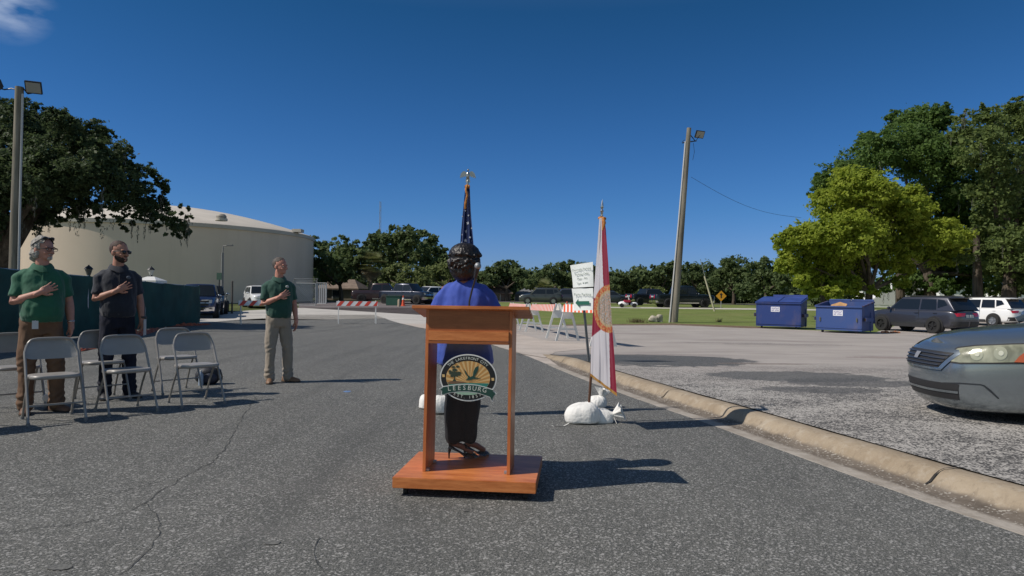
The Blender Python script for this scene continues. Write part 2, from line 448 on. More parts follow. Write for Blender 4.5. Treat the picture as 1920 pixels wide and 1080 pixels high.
def kerb_mat():
    n = NT('kerb concrete', .85, .3)
    at = n.t.nodes.new('ShaderNodeAttribute'); at.attribute_name = 'across'; D = n.math('ADD', at.outputs['Fac'], n.math('MULTIPLY', n.math('SUBTRACT', n.noise(4, 6, n.map((1, 1, .3)), .7), .5), .10))
    top = n.mix(n.rng(n.noise(2.2, 7, rough=.65), .3, .7), (.24, .185, .125), (.37, .305, .225))
    top = n.mix(n.rng(n.noise(9, 6, rough=.7), .5, .75, 0, .7), top, (.43, .38, .31))
    top = n.mix(n.rng(n.noise(14, 6, n.map((1, 1, .2)), .7), .55, .75, 0, .6), top, (.12, .095, .07))
    pale = n.mix(n.rng(n.noise(5, 7, rough=.7), .35, .65), (.27, .235, .195), (.42, .38, .33))
    dirt = n.mix(n.rng(n.noise(3, 7, n.map((1, 1, 1)), .7), .35, .65), (.10, .082, .065), (.20, .168, .135))
    dirt = n.mix(n.rng(n.bw(n.voro(75)), .76, .84, 0, .7), dirt, (.46, .43, .38))
    c = n.mix(n.rng(D, .11, .17), pale, dirt); c = n.mix(n.rng(D, .315, .355), c, top); c = n.mix(n.rng(D, .575, .60), c, (.05, .045, .04))
    return n.done(c, n.noise(35, 6), .6, .012)
KERB = kerb_mat()
mb = MB(); mb.loft(rings, closed=False, cap=False)
kerb = mb.build('kerb', KERB, smooth=True); kerb['kind'] = 'structure'
_a = kerb.data.attributes.new('across', 'FLOAT', 'POINT'); _a.data.foreach_set('value', np.repeat(np.array([q[0] for q in KPROF], np.float32), len(kpath)))
# joints and cracks across the kerb
mb = MB()
for px, py in ((1700, 893), (1255, 735), (1035, 672)):
    g = G(px, py, .1); i = min(range(len(kpath)), key=lambda q: (kpath[q].xy - (g.xy - Vector((.45, 0)))).length)
    a = kpath[i]; t = (kpath[i + 1] - kpath[i - 1]).normalized(); nrm = Vector((t.y, -t.x, 0)); ring = []
    for s_ in (-1, 1):
        ring.append([a + t * s_ * (.006 + .004 * sin(d * 40)) + t * .02 * sin(d * 9) + nrm * d + Vector((0, 0, (z if z < .012 else .010 + (z - .010) * kramp(a.y)) + .009)) for d, z in KPROF[4:11]])
    mb.loft(ring, closed=False, cap=False)
cr = mb.build('kerb_crack', mat('crack dark', (.03, .027, .025), .95)); cr.parent = kerb

back = offs(kpath, .58)
kx = [(p.x, p.y) for p in kpath]
# base ground reaching the horizon
GRASSFAR = mat('rough grass ground', (.085, .10, .04), .95, var=(.4, .35), bump=(3, .5, .1), spec=.1)
sheet('ground', [(-700, -60), (700, -60), (700, 600), (-700, 600)], 0, GRASSFAR)
# road: everything left of the gutter
redge = [(p.x + .02, p.y) for p in kpath]
far_r = gp((940, 653), (905, 642), (860, 632), (800, 617), (752, 607), (722, 597), (700, 590.5))
far_l = gp((560, 590.5), (430, 601), (372, 607)) + [(-40, 27), (-60, 20), (-60, -20), (6, -20)]
ROAD_POLY = [(6, -20)] + redge + far_r + far_l[:-1]
road = sheet('road', ROAD_POLY, .004, ASPH)
# cracks in the road
CR = mat('crack seam', (.055, .056, .054), .95)
mb = MB()
def crack(pts, wd=.008, seed=0, jit=.02):
    ps = resample([G(a, b) for a, b in pts], .06); random.seed(seed)
    A, B = [], []
    for i, p in enumerate(ps):
        t = (ps[min(i + 1, len(ps) - 1)] - ps[max(i - 1, 0)]).normalized(); nn = Vector((-t.y, t.x, 0))
        q = p + nn * (jit * mnoise.noise(p * 6) * 2 + jit * mnoise.noise(p * 25)); w_ = wd * (.5 + random.random())
        z = zg(p.y) + .008
        A.append(Vector((q.x + nn.x * w_ / 2, q.y + nn.y * w_ / 2, z))); B.append(Vector((q.x - nn.x * w_ / 2, q.y - nn.y * w_ / 2, z)))
    mb.loft([A, B], closed=False, cap=False)
crack([(480, 745), (455, 785), (430, 830), (395, 868), (330, 905), (270, 945), (190, 975), (90, 990), (-20, 1005)], .0055, 1)
crack([(270, 945), (300, 985), (280, 1030), (230, 1078)], .004, 2)
crack([(455, 785), (520, 800), (590, 795), (700, 812)], .004, 3)
crack([(620, 1080), (585, 1040), (600, 1010)], .004, 4)
crack([(300, 905), (200, 925), (60, 930)], .004, 5)
ck = mb.build('road_crack', CR); ck.parent = road
# pale scuffs and one blue survey mark on the asphalt
def blot(px, py, rx, ry, m, name, seed):
    g = G(px, py); random.seed(seed); n = 22; mb = MB()
    pts = [(g.x + rx * cos(2 * pi * k / n) * (.85 + .2 * random.random()), g.y + ry * sin(2 * pi * k / n) * (.85 + .2 * random.random())) for k in range(n)]
    mb.add([(x, y, zg(y) + .008) for x, y in pts], [tuple(range(n))]); o = mb.build(name, m, road); return o
SCUFF = mat('chalky scuff', (.30, .30, .285), .9, var=(60, .7), col2=(.15, .15, .14), thr=(.45, .55))
blot(510, 1020, .045, .03, SCUFF, 'scuff', 1); blot(112, 1066, .06, .035, SCUFF, 'scuff', 2); blot(1050, 800, .07, .03, SCUFF, 'scuff', 3)
blot(872, 960, .02, .014, SCUFF, 'scuff', 5)
blot(651, 735, .05, .07, mat('blue survey paint', (.12, .22, .42), .8, var=(25, .5)), 'paint_mark', 4)

# far concrete crossing and apron
sheet('concrete_crossing', gp((372, 607), (430, 601), (560, 590.5), (700, 590.5), (722, 597), (752, 607), (800, 607.5), (830, 607.5), (812, 592), (775, 577.5), (560, 577.5), (470, 582), (372, 590)), .008, FARCON)
lotfar = gp((950, 607), (1060, 610), (1140, 609.5), (1262, 609), (1400, 615), (1640, 624), (1700, 600), (2300, 600))
def lz(y): return float(np.interp(y, [11.8, 14.8], [.118, 0]))
PB = [(p.x, p.y) for p in back if p.y < 14.0]
apron_w = gp((1042, 661), (1100, 654), (1160, 647), (1260, 640))
LOT = lot_mat()
lot_poly = [(30, -6)] + PB[0:] + gp((1030, 665)) + [(x, y) for x, y in gp((1010, 655))] + gp((905, 625), (850, 611), (905, 607)) + lotfar + [(60, 30), (60, -6)]
lot = sheet('parking_lot', lot_poly, .008, LOT, extra_z=lz, ys=(11.8, 14.8))
sheet('apron', redge[-4:] + far_r[:5] + gp((800, 607.5), (905, 618), (965, 625), (1023, 639), (1100, 644.5), (1135, 648), (1100, 655), (1042, 661), (1022, 672)), .013, APRON, extra_z=lambda y: lz(y) * 1.0 if False else 0, ys=(14.8,))
sheet('kerb_footing', gp((930, 648), (1070, 646), (1110, 705), (1020, 695), (960, 668)), .0025, APRON)
# grass field, sidewalk, far road
def grass_mat():
    n = NT('mown grass', .95, .1)
    c = n.mix(n.rng(n.noise(.5, 6), .3, .7), (.135, .175, .048), (.20, .24, .075))
    c = n.mix(n.rng(n.noise(.16, 4, n.map((1, 2.5, 1))), .5, .7, 0, .6), c, (.25, .22, .11))
    c = n.mix(n.rng(n.noise(9, 3), .4, .8, 0, .5), c, (.06, .095, .02))
    return n.done(c, n.noise(14, 4), .6, .05)
GR = grass_mat()
sheet('grass_field', gp((905, 597), (930, 606), (1060, 610), (1140, 609.5), (1262, 609), (1400, 615), (1640, 624), (1700, 612), (2200, 612), (2600, 566), (900, 566.5), (860, 575)), .004, GR)
DIRT = mat('bare verge soil', (.17, .125, .085), .95, var=(4, .4), spec=.1)
mbd = gp((1060, 609), (1150, 608), (1262, 606.5), (1400, 612), (1470, 615), (1470, 616.5), (1400, 615.6), (1262, 609.8), (1140, 610.6), (1060, 611))
sheet('verge', mbd, .014, DIRT)
sheet('sidewalk', gp((900, 577.6), (1140, 577.6), (1420, 581), (1800, 586), (1800, 583.4), (1420, 578.4), (1140, 575.4), (900, 575)), .012, mat('sidewalk concrete', (.47, .45, .38), .9, var=(2, .2)))
FR = far_asphalt('distant street asphalt', (.13, .11, .11), (.17, .15, .145))
sheet('street', gp((560, 577), (775, 577), (812, 592), (830, 607), (850, 610), (905, 606), (880, 590), (860, 572), (900, 566.2), (1450, 572), (1450, 570), (900, 564.5), (560, 567)), .012, FR)
# ------------------------------------------------------------------ LARGE STRUCTURE: tank, houses, trees
# big round tank
D_ = 78.0; TX, TY, TR = -.462 * D_, .887 * D_, .189 * D_
z0 = .2; TH = 6.95
def tank_mat():
    n = NT('tank wall paint', .8, .3)
    c = n.mix(n.rng(n.noise(.25, 5), .3, .7), (.74, .60, .465), (.80, .655, .515))
    c = n.mix(n.rng(n.noise(.6, 5, n.map((1, 1, .08))), .5, .75, 0, .35), c, (.60, .48, .37))
    c = n.mix(n.rng(n.noise(1.6, 6, n.map((1, 1, .04)), .7), .55, .72, 0, .3), c, (.54, .43, .33))
    return n.done(c)
tk = thing('water_tank', 'huge round beige concrete tank with a low domed roof', 'storage tank', (TX, TY, z0))
mb = MB(); mb.lathe([(TR, 0), (TR, TH)], n=160); mb.build('wall', tank_mat(), tk)
mb = MB(); pr = [(TR + .12, TH - .35), (TR + .14, TH - .02), (TR + .02, TH + .05)]
for k in range(1, 13): a = k / 12; pr.append(((TR) * (1 - a) + .01, TH + .05 + 2.75 * (1 - (1 - a) ** 1.75)))
mb.lathe(pr, n=160); rf = mb.build('roof', mat('tank roof', (.55, .50, .43), .8, var=(.5, .08)), tk, angle=20)
mb = MB()
for k in range(1, 7): pass
for az, r_, s_ in ((-82, .97, .55),):
    a = radians(az)
# roof hatch and vent seen above the rim
hp = P(403, 417, TY - TR * .93) - Vector((TX, TY, z0))
mb.lathe([(.42, 0), (.42, .35), (.3, .5), (.0, .55)], (hp.x, hp.y + 1.2, TH + .15), n=20); mb.build('roof_vent', mat('dark vent', (.3, .27, .23), .6), tk)
mb = MB(); mb.lathe([(.5, 0), (.5, .2)], (hp.x, hp.y + 1.2, TH + .1), n=20); 
mb.build('vent_collar', mat('tank roof', (.5, .5, .5)), tk)
mb = MB(); q = P(576, 444, TY) - Vector((TX, TY, z0)); mb.box((q.x, q.y - 3.0, TH + .2), (.9, 1, .3)); mb.build('roof_hatch', mat('tank roof', (.5, .5, .5)), tk)

# low houses far behind
def house(px0, px1, pytop, pyeave, Y, wallc, roofc, label, deep=8, hip=.25, name='house', group=None):
    a = P(px0, pyeave, Y); b = P(px1, pyeave, Y); zt = P(px0, pytop, Y).z; ze = a.z; g = zg(Y); W = b.x - a.x
    t = thing(name, label, 'house', ((a.x + b.x) / 2, Y, g), 0, group)
    mb = MB(); mb.box((0, deep / 2, (ze - g) / 2), (W * .93, deep * .93, ze - g)); wl = mb.build('wall', mat('wall_' + label[:18], wallc, .9, var=(1, .12)), t, smooth=False)
    h = hip * W; mb = MB()
    mb.add([(-W / 2, 0, ze - g), (W / 2, 0, ze - g), (W / 2, deep, ze - g), (-W / 2, deep, ze - g), (-W / 2 + h, deep / 2, zt - g), (W / 2 - h, deep / 2, zt - g),
            (-W / 2, 0, ze - g - .15), (W / 2, 0, ze - g - .15), (W / 2, deep, ze - g - .15), (-W / 2, deep, ze - g - .15)],
           [(0, 1, 5, 4), (1, 2, 5), (2, 3, 4, 5), (3, 0, 4), (9, 8, 7, 6), (0, 6, 7, 1), (1, 7, 8, 2), (2, 8, 9, 3), (3, 9, 6, 0)])
    mb.build('roof', mat('roof_' + label[:18], roofc, .9, var=(1.5, .2)), t, smooth=False)
    for k in range(max(1, int(W / 4))):
        x = -W / 2 + W * (k + .5) / max(1, int(W / 4)); mb = MB()
        mb.box((x, deep * .035 - .03, (ze - g) * .52), (1.1, .06, 1.1)); f = mb.build('window', mat('window frame white', (.6, .6, .58), .6), t, smooth=False)
        mb = MB(); mb.box((x, deep * .035 - .07, (ze - g) * .52), (.95, .03, .95)); mb.build('pane', mat('dark window glass', (.02, .025, .03), .1), f, smooth=False)
    return t
house(588, 672, 522, 540, 84, (.22, .18, .14), (.20, .15, .115), 'low tan house with brown roof right of the round tank')
house(838, 962, 520, 548, 92, (.16, .12, .10), (.15, .105, .085), 'low dark house with brown shingle roof behind the woman')
house(962, 1062, 538, 551, 96, (.2, .2, .2), (.16, .165, .175), 'low house with a grey roof beyond the striped barricades')
def white_building(px0, px1, pyt, Y, label, gw):
    a = P(px0, pyt, Y); b = P(px1, pyt, Y); g = zg(Y); W = b.x - a.x; H = a.z - g
    t = thing('white_building', label, 'building', ((a.x + b.x) / 2, Y, g))
    mb = MB(); mb.box((0, 4, H / 2), (W, 8, H)); mb.build('wall', mat('white siding', (.78, .78, .76), .7, var=(.8, .06)), t, smooth=False)
    mb = MB(); mb.box((0, 4, H + .12), (W + .4, 8.4, .24)); mb.build('roof', mat('pale roof trim', (.5, .5, .5), .7), t, smooth=False)
    for k in range(gw):
        x = -W / 2 + W * (k + .5) / gw; mb = MB(); mb.box((x, -.03, H * .45), (1.2, .06, H * .4)); f = mb.build('window', mat('window frame white', (.5, .5, .5)), t, smooth=False)
        mb = MB(); mb.box((x, -.08, H * .45), (1.0, .04, H * .34)); mb.build('pane', mat('dark window glass', (.02, .025, .03), .1), f, smooth=False)
white_building(1618, 1712, 543, 78, 'white building beyond the dumpsters, left of the sunlit tree trunks', 4)
white_building(1762, 1834, 538, 74, 'white building showing between the dark tree trunks above the grey car', 2)
white_building(1892, 2010, 546, 76, 'white building at the far right edge behind the white car', 3)

# ---- trees
def leaf_mat(name, a, b, trans=.35):
    m = bpy.data.materials.new(name); m.use_nodes = True; t = m.node_tree; bs = t.nodes['Principled BSDF']; L = t.links.new
    at = t.nodes.new('ShaderNodeAttribute'); at.attribute_name = 'tint'
    x = t.nodes.new('ShaderNodeMixRGB'); x.inputs[1].default_value = (*a, 1); x.inputs[2].default_value = (*b, 1); L(at.outputs['Fac'], x.inputs[0])
    L(x.outputs[0], bs.inputs['Base Color']); bs.inputs['Roughness'].default_value = .6; bs.inputs['Specular IOR Level'].default_value = .25
    tr = t.nodes.new('ShaderNodeBsdfTranslucent'); L(x.outputs[0], tr.inputs['Color'])
    ms = t.nodes.new('ShaderNodeMixShader'); ms.inputs[0].default_value = trans; L(bs.outputs[0], ms.inputs[1]); L(tr.outputs[0], ms.inputs[2])
    L(ms.outputs[0], t.nodes['Material Output'].inputs['Surface']); return m
def leaf_soup(centres, radii, n, leaf, clump=.16, shell=(.45, 1.05), flat=.85, per=None, asp=.55, lo=-1.0):
    """leaf faces gathered in clumps over the shells of the crown's masses"""
    C = np.array(centres, float); R = np.array(radii, float); wt = R ** 2; wt /= wt.sum(); V = []; T = []
    nc = max(30, int(n / (per or 38))); idx = RNG.choice(len(C), nc, p=wt)
    d = RNG.normal(size=(nc, 3)); d /= np.linalg.norm(d, axis=1)[:, None]
    d[:, 2] = np.where(d[:, 2] < lo, -d[:, 2], d[:, 2])
    rr = RNG.uniform(shell[0] ** 2, shell[1] ** 2, nc) ** .5
    cc = C[idx] + d * (R[idx] * rr)[:, None] * np.array([1, 1, flat])
    cr = R[idx] * clump * RNG.uniform(.6, 1.6, nc); ct = RNG.uniform(0, 1, nc)
    k = n // nc; pc = np.repeat(cc, k, 0); pr = np.repeat(cr, k); pt = np.repeat(ct, k); m = len(pc)
    p = pc + RNG.normal(size=(m, 3)) * pr[:, None] * np.array([.75, .75, .5])
    nrm = RNG.normal(size=(m, 3)) * .7 + np.repeat(d, k, 0) * .5 + np.array([0, 0, .5]); nrm /= np.linalg.norm(nrm, axis=1)[:, None]
    a = np.cross(nrm, RNG.normal(size=(m, 3))); a /= np.linalg.norm(a, axis=1)[:, None] + 1e-9; b = np.cross(nrm, a)
    s = leaf * np.clip(RNG.lognormal(-.08, .38, m), .35, 2.2)
    A = a * s[:, None] * .5; Bv = b * (s * asp)[:, None] * .5
    V = np.stack([p - A, p + Bv * .9 - A * .1, p + A, p - Bv], 1).reshape(-1, 3)
    tint = np.clip(pt * .7 + RNG.uniform(0, .3, m), 0, 1)
    return V, np.arange(m * 4).reshape(-1, 4), np.repeat(tint, 4)
BARK = mat('grey brown bark', (.10, .082, .065), .95, var=(5, .4), bump=(9, .8, .05), stretch=(1, 1, .3), spec=.1)
def tree(name, label, base, centres, radii, n, leaf, lm, trunk_r=.3, group=None, clump=.16, limbs=7, seed=0, shell=(.45, 1.05), asp=.55, moss=0, trunk_h=None, cat='tree', flat=.85, lo=-1.0, extra_trunks=()):
    random.seed(seed); base = Vector(base)
    t = thing(name, label, cat, base, 0, group)
    C = [Vector(c) - base for c in centres]; top = sum(C, Vector()) / len(C)
    mb = MB(); fork = Vector((top.x * .25, top.y * .25, trunk_h or top.z * .42))
    bends = [Vector((0, 0, -.3)), Vector((0, 0, 0)), Vector((fork.x * .3 + random.uniform(-.1, .1), fork.y * .3, fork.z * .5)), fork]
    mb.capsule(bends, [trunk_r * 1.35, trunk_r * 1.15, trunk_r * .9, trunk_r * .75], 12)
    for ex in extra_trunks:
        e = Vector(ex) - base; mb.capsule([Vector((e.x, e.y, -.3)), Vector((e.x * 1.05, e.y, top.z * .3)), Vector((e.x * 1.1, e.y, top.z * .75))], [trunk_r * .8, trunk_r * .65, trunk_r * .4], 10)
    order = sorted(range(len(C)), key=lambda i: -radii[i])[:limbs]
    for i in order:
        e = C[i]; m_ = fork.lerp(e, .5) + Vector((random.uniform(-.4, .4), random.uniform(-.4, .4), -abs(e.z - fork.z) * .1 + .1))
        mb.tube([fork - Vector((0, 0, .2)), m_, e], [trunk_r * .55, trunk_r * .32, trunk_r * .12], 8)
        for q in range(3):
            dv = Vector((random.uniform(-1, 1), random.uniform(-1, 1), random.uniform(-.3, .9))) * radii[i] * .8
            s_ = m_.lerp(e, random.random()); mb.tube([s_, s_ + dv * .5 + Vector((0, 0, .1)), e * .0 + s_ + dv], [trunk_r * .16, trunk_r * .1, trunk_r * .04], 5)
    mb.build('trunk', BARK, t)
    V, F, T = leaf_soup([tuple(c) for c in C], radii, n, leaf, clump, shell, flat, asp=asp, lo=lo)
    mesh_np('crown', V, F, lm, t, T)
    if moss:
        mv, mf = [], []; k = 0
        for q in range(moss):
            i = random.randrange(len(C)); c = C[i]; r = radii[i]
            a = random.uniform(0, 2 * pi); p = c + Vector((cos(a) * r * random.uniform(.2, .9), sin(a) * r * random.uniform(.2, .9), -r * flat * random.uniform(.35, .8)))
            L_ = random.uniform(.4, 1.2); w_ = random.uniform(.04, .11)
            for z in range(14):
                zz = p.z - L_ * z / 14; s = w_ * (1 - z / 17)
                for h in range(2):
                    x = p.x + random.gauss(0, s); y = p.y + random.gauss(0, s); o = random.uniform(0, 3.1); wd = .03 + s * .3
                    mv += [(x, y, zz), (x + cos(o) * wd, y + sin(o) * wd, zz - .03), (x + cos(o) * wd * .4, y + sin(o) * wd * .4, zz - L_ / 14 * 2.2)]; mf.append((k, k + 1, k + 2)); k += 3
        mesh_np('moss', np.array(mv), np.array(mf), mat('spanish moss', (.115, .115, .09), .95, var=(3, .3)), t)['kind'] = 'stuff'
    return t
def blobs(lst, Y, dy=1.0, seed=0, sub=3):
    random.seed(seed); c, r = [], []
    for px, py, pr in lst:
        y = Y + random.uniform(-dy, dy); p = P(px, py, y); R = pr * y / FPX; c.append(tuple(p)); r.append(R * .86)
        for k in range(sub):                            # smaller billows on the mass
            d = Vector((random.uniform(-1, 1), random.uniform(-1.2, .6), random.uniform(-.5, 1))).normalized(); q = p + d * R * .68; c.append(tuple(q)); r.append(R * random.uniform(.30, .46))
    return c, r
OAK = leaf_mat('live oak leaves', (.044, .070, .032), (.110, .150, .062), .45)
OAKM = leaf_mat('far oak leaves', (.078, .12, .05), (.17, .22, .085), .5)
OAKL = leaf_mat('light far leaves', (.13, .17, .06), (.24, .28, .10), .5)
LIME = leaf_mat('fresh lime leaves', (.22, .295, .034), (.42, .48, .07), .55)
DARKR = leaf_mat('tall oak leaves', (.066, .125, .032), (.165, .255, .064), .52)
DARKS = leaf_mat('tall moss oak leaves', (.10, .145, .046), (.21, .27, .08), .52)

# left live oak spreading over the fence
Yo = 27
c, r = blobs([(-70, 300, 90), (-60, 220, 60), (20, 250, 62), (75, 262, 62), (20, 330, 72), (100, 330, 70), (140, 268, 62), (170, 330, 60), (200, 290, 48), (225, 345, 50), (260, 325, 34), (250, 375, 44), (290, 385, 30), (300, 345, 22), (325, 410, 27), (340, 430, 20), (150, 375, 34), (60, 385, 40), (-10, 385, 50), (200, 395, 26),
              (120, 235, 34), (185, 250, 30), (225, 285, 24), (50, 215, 34), (0, 205, 30), (355, 412, 12), (318, 438, 12), (85, 405, 22), (30, 420, 24), (290, 320, 12), (345, 395, 12), (272, 400, 22), (-120, 380, 60), (60, 420, 26), (110, 408, 22), (-20, 420, 34), (150, 402, 20), (190, 415, 14), (240, 410, 22), (230, 430, 12), (300, 420, 18), (10, 440, 22), (40, 300, 60), (120, 350, 50), (60, 360, 60)], Yo, 2.2, 3, 4)
ob = G(14, 560); ob = Vector((P(-45, 545, Yo).x, Yo, zg(Yo)))
tree('live_oak', 'large dark live oak spreading over the green screened fence on the left', ob, c, r, 165000, .125, OAK, .5, clump=.13, limbs=9, seed=5, moss=40, trunk_h=2.6, shell=(.12, 1.12), flat=.92)

# right: lime green tree in front of tall dark oaks
Yl = 46
c, r = blobs([(1600, 350, 46), (1640, 355, 42), (1565, 385, 44), (1625, 400, 55), (1690, 375, 38), (1720, 395, 34), (1670, 420, 48), (1600, 440, 60), (1540, 440, 42), (1500, 440, 34), (1475, 455, 24), (1560, 480, 50), (1500, 490, 40), (1640, 470, 44), (1725, 440, 34), (1770, 440, 34), (1800, 445, 30), (1760, 475, 34), (1700, 470, 30), (1690, 500, 24), (1540, 525, 34), (1590, 535, 26), (1800, 470, 22), (1480, 500, 26), (1765, 425, 22), (1660, 505, 22), (1625, 330, 20), (1640, 545, 14), (1790, 490, 12), (1520, 548, 20), (1560, 552, 20), (1610, 556, 14), (1690, 530, 16), (1570, 500, 36), (1600, 500, 30), (1500, 525, 20)], Yl, 2.5, 4)
lb = (P(1630, 560, Yl + 1).x, Yl + 1, zg(Yl))
tree('maple_tree', 'bright lime green leafy tree behind the blue dumpsters', lb, c, r, 150000, .185, LIME, .28, clump=.17, limbs=14, seed=8, shell=(.35, 1.06), extra_trunks=[(P(1560, 560, Yl).x, Yl + 1, 0), (P(1585, 560, Yl).x, Yl + 2, 0)], asp=.7)
Yd = 56
c, r = blobs([(1720, 240, 50), (1690, 280, 60), (1640, 290, 44), (1600, 310, 40), (1560, 330, 34), (1545, 345, 26), (1740, 300, 70), (1790, 350, 70), (1745, 400, 60), (1800, 430, 50), (1625, 260, 22), (1680, 225, 22), (1760, 215, 26), (1530, 365, 16), (1840, 470, 60), (1790, 500, 50), (1860, 400, 50), (1845, 520, 40), (1740, 510, 40), (1690, 530, 30), (1720, 540, 26), (1765, 535, 28), (1810, 535, 26), (1650, 535, 20), (1780, 548, 14), (1840, 545, 18)], Yd, 3.0, 5)
tree('tall_oak', 'tall dark green oak rising behind the lime green tree', (P(1745, 560, Yd).x, Yd, zg(Yd)), c, r, 105000, .22, DARKR, .5, clump=.17, limbs=14, seed=9, shell=(.3, 1.05), moss=30, asp=.7, extra_trunks=[(P(1690, 560, Yd).x, Yd, 0)])
Ye = 48
c, r = blobs([(1880, 230, 50), (1830, 240, 44), (1930, 230, 56), (1800, 260, 26), (1855, 290, 60), (1920, 310, 70), (1980, 260, 60), (1870, 360, 60), (1920, 400, 70), (1850, 420, 34), (1900, 470, 60), (1960, 500, 60), (1860, 500, 36), (1890, 530, 34), (1990, 400, 70), (1800, 215, 16), (2060, 330, 90), (2050, 460, 90), (1850, 215, 24), (1870, 545, 18), (1910, 540, 24), (1940, 520, 40), (1830, 450, 34), (1810, 480, 24)], Ye, 3.0, 6)
tree('mossy_oak', 'tall moss hung oak filling the right edge above the white car', (P(1890, 560, Ye).x, Ye, zg(Ye)), c, r, 105000, .20, DARKS, .5, clump=.16, limbs=12, seed=10, shell=(.3, 1.05), moss=80, asp=.7, extra_trunks=[(P(1835, 560, Ye).x, Ye, 0), (P(1935, 560, Ye).x, Ye + 2, 0)])

# belt of far trees
far = [
 ('broad_tree', 'dark leafy tree beside the right side of the round tank', 78, 4, OAKM, [(600, 470, 24), (630, 475, 30), (660, 465, 22), (645, 500, 34), (615, 510, 34), (675, 490, 26), (590, 450, 14), (640, 452, 14), (590, 490, 24)], 640, 12000, .34),
 ('tall_tree', 'tallest dark oak of the background row, left of the woman', 98, 5, OAKM, [(735, 450, 26), (765, 448, 28), (800, 455, 24), (710, 455, 22), (755, 480, 34), (800, 485, 34), (825, 475, 18), (720, 485, 30), (770, 432, 14), (740, 432, 12), (695, 470, 20), (830, 495, 24), (790, 440, 12), (712, 440, 12)], 765, 17000, .42),
 ('bushy_tree', 'light green bushy tree under the tallest background oak', 84, 3, OAKL, [(750, 515, 26), (775, 520, 24), (725, 520, 22), (795, 530, 20), (755, 540, 22), (720, 538, 16)], 757, 8000, .30),
 ('bushy_tree', 'pale green tree just left of the woman\'s head', 88, 3, OAKL, [(820, 510, 24), (845, 505, 22), (862, 520, 22), (800, 515, 18), (835, 530, 20)], 835, 7000, .30),
 ('broad_tree', 'round mid green tree right of the microphone', 92, 4, OAKM, [(930, 512, 24), (955, 510, 26), (980, 520, 22), (945, 535, 26), (915, 530, 20), (895, 520, 16), (995, 532, 16), (960, 497, 12)], 950, 11000, .36),
 ('broad_tree', 'grey green tree left of the white arrow sign', 100, 4, OAKM, [(1030, 515, 24), (1055, 505, 22), (1075, 500, 16), (1010, 525, 20), (1060, 530, 26), (1030, 540, 20), (1088, 520, 22)], 1045, 9000, .36),
 ('bushy_tree', 'small yellow green tree behind the parked grey vehicle', 88, 2, OAKL, [(1040, 548, 14), (1060, 550, 12), (1022, 552, 12)], 1040, 3000, .26),
 ('broad_tree', 'dark tree rising between the arrow sign and the state flag', 104, 4, OAKM, [(1100, 505, 18), (1120, 515, 20), (1105, 530, 20), (1128, 535, 18)], 1112, 6000, .36),
 ('broad_tree', 'dull green tree just right of the state flag', 100, 4, OAKM, [(1160, 520, 18), (1180, 522, 20), (1150, 535, 18), (1200, 535, 18), (1175, 542, 18)], 1172, 7000, .36),
 ('broad_tree', 'green tree left of the light pole behind the truck bed', 98, 4, OAKM, [(1230, 515, 22), (1255, 510, 22), (1215, 530, 20), (1245, 535, 24), (1270, 530, 20), (1195, 540, 14)], 1238, 9000, .36),
 ('bushy_tree', 'bright green shrub tree behind the tailgate of the black truck', 84, 2, OAKL, [(1215, 546, 12), (1235, 545, 12), (1200, 552, 10)], 1218, 3000, .24),
 ('broad_tree', 'broad oak directly right of the light pole', 96, 4, OAKM, [(1295, 510, 24), (1320, 508, 22), (1305, 530, 26), (1335, 520, 20), (1280, 525, 18), (1330, 545, 22)], 1308, 9000, .36),
 ('broad_tree', 'oak behind the yellow diamond sign', 90, 4, OAKM, [(1365, 505, 24), (1390, 502, 24), (1350, 520, 22), (1380, 525, 26), (1400, 540, 24), (1355, 540, 22), (1375, 490, 12)], 1376, 10000, .34),
 ('broad_tree', 'grey green oak left of the lime tree, above the first dumpster', 80, 4, OAKM, [(1425, 505, 24), (1445, 515, 26), (1415, 530, 26), (1450, 540, 26), (1470, 525, 24), (1430, 492, 12), (1395, 545, 20), (1490, 545, 24)], 1437, 12000, .30),
 ('broad_tree', 'dark tree behind the second dumpster', 72, 3, OAKM, [(1520, 535, 26), (1560, 530, 28), (1600, 535, 24), (1540, 550, 22), (1580, 552, 20)], 1555, 8000, .28),
 ('broad_tree', 'shady dark tree beyond the gap left of the first far barricade', 96, 3, OAKM, [(870, 540, 18), (895, 548, 16), (850, 548, 14)], 872, 3500, .32)]
for k, (nm, lab, Y, dy, lm, bl, tx, n, lf) in enumerate(far):
    c, r = blobs(bl, Y, dy, 20 + k)
    tree(nm, lab, (P(tx, 560, Y).x, Y, zg(Y)), c, r, n, lf, lm, .25, group='trees of the far row', limbs=6, seed=30 + k, shell=(.25, 1.08), clump=.22, asp=.75, trunk_h=2.0)
# dark undergrowth closing the far row
def hedge(px0, px1, pyt, Y, n, leaf, lm, lab, name='hedge_row'):
    cs, rs = [], []; a = P(px0, pyt, Y); b = P(px1, pyt, Y); h = a.z - zg(Y); k = max(3, int((b.x - a.x) / (h * .7))); random.seed(px0)
    for i in range(k + 1):
        for lv in (.25, .7): cs.append((a.x + (b.x - a.x) * i / k - (a.x + b.x) / 2, random.uniform(-1, 1), h * lv * random.uniform(.8, 1.1))); rs.append(h * .42 * random.uniform(.8, 1.2))
    V, F, T = leaf_soup(cs, rs, n, leaf, .25, (.2, 1.0), .9, asp=.75)
    V[:, 2] = np.maximum(V[:, 2], .02)
    o = mesh_np(name, V, F, lm, None, T); o.location = ((a.x + b.x) / 2, Y, zg(Y)); tag(o, lab, 'undergrowth', kind='stuff'); return o
hedge(590, 900, 508, 106, 30000, .45, OAKM, 'dark undergrowth below the far trees behind the woman')
hedge(880, 1460, 502, 108, 60000, .45, OAKM, 'dark undergrowth below the far trees along the street')
hedge(1440, 2100, 528, 88, 20000, .42, OAKM, 'dark undergrowth below the tall oaks on the right')
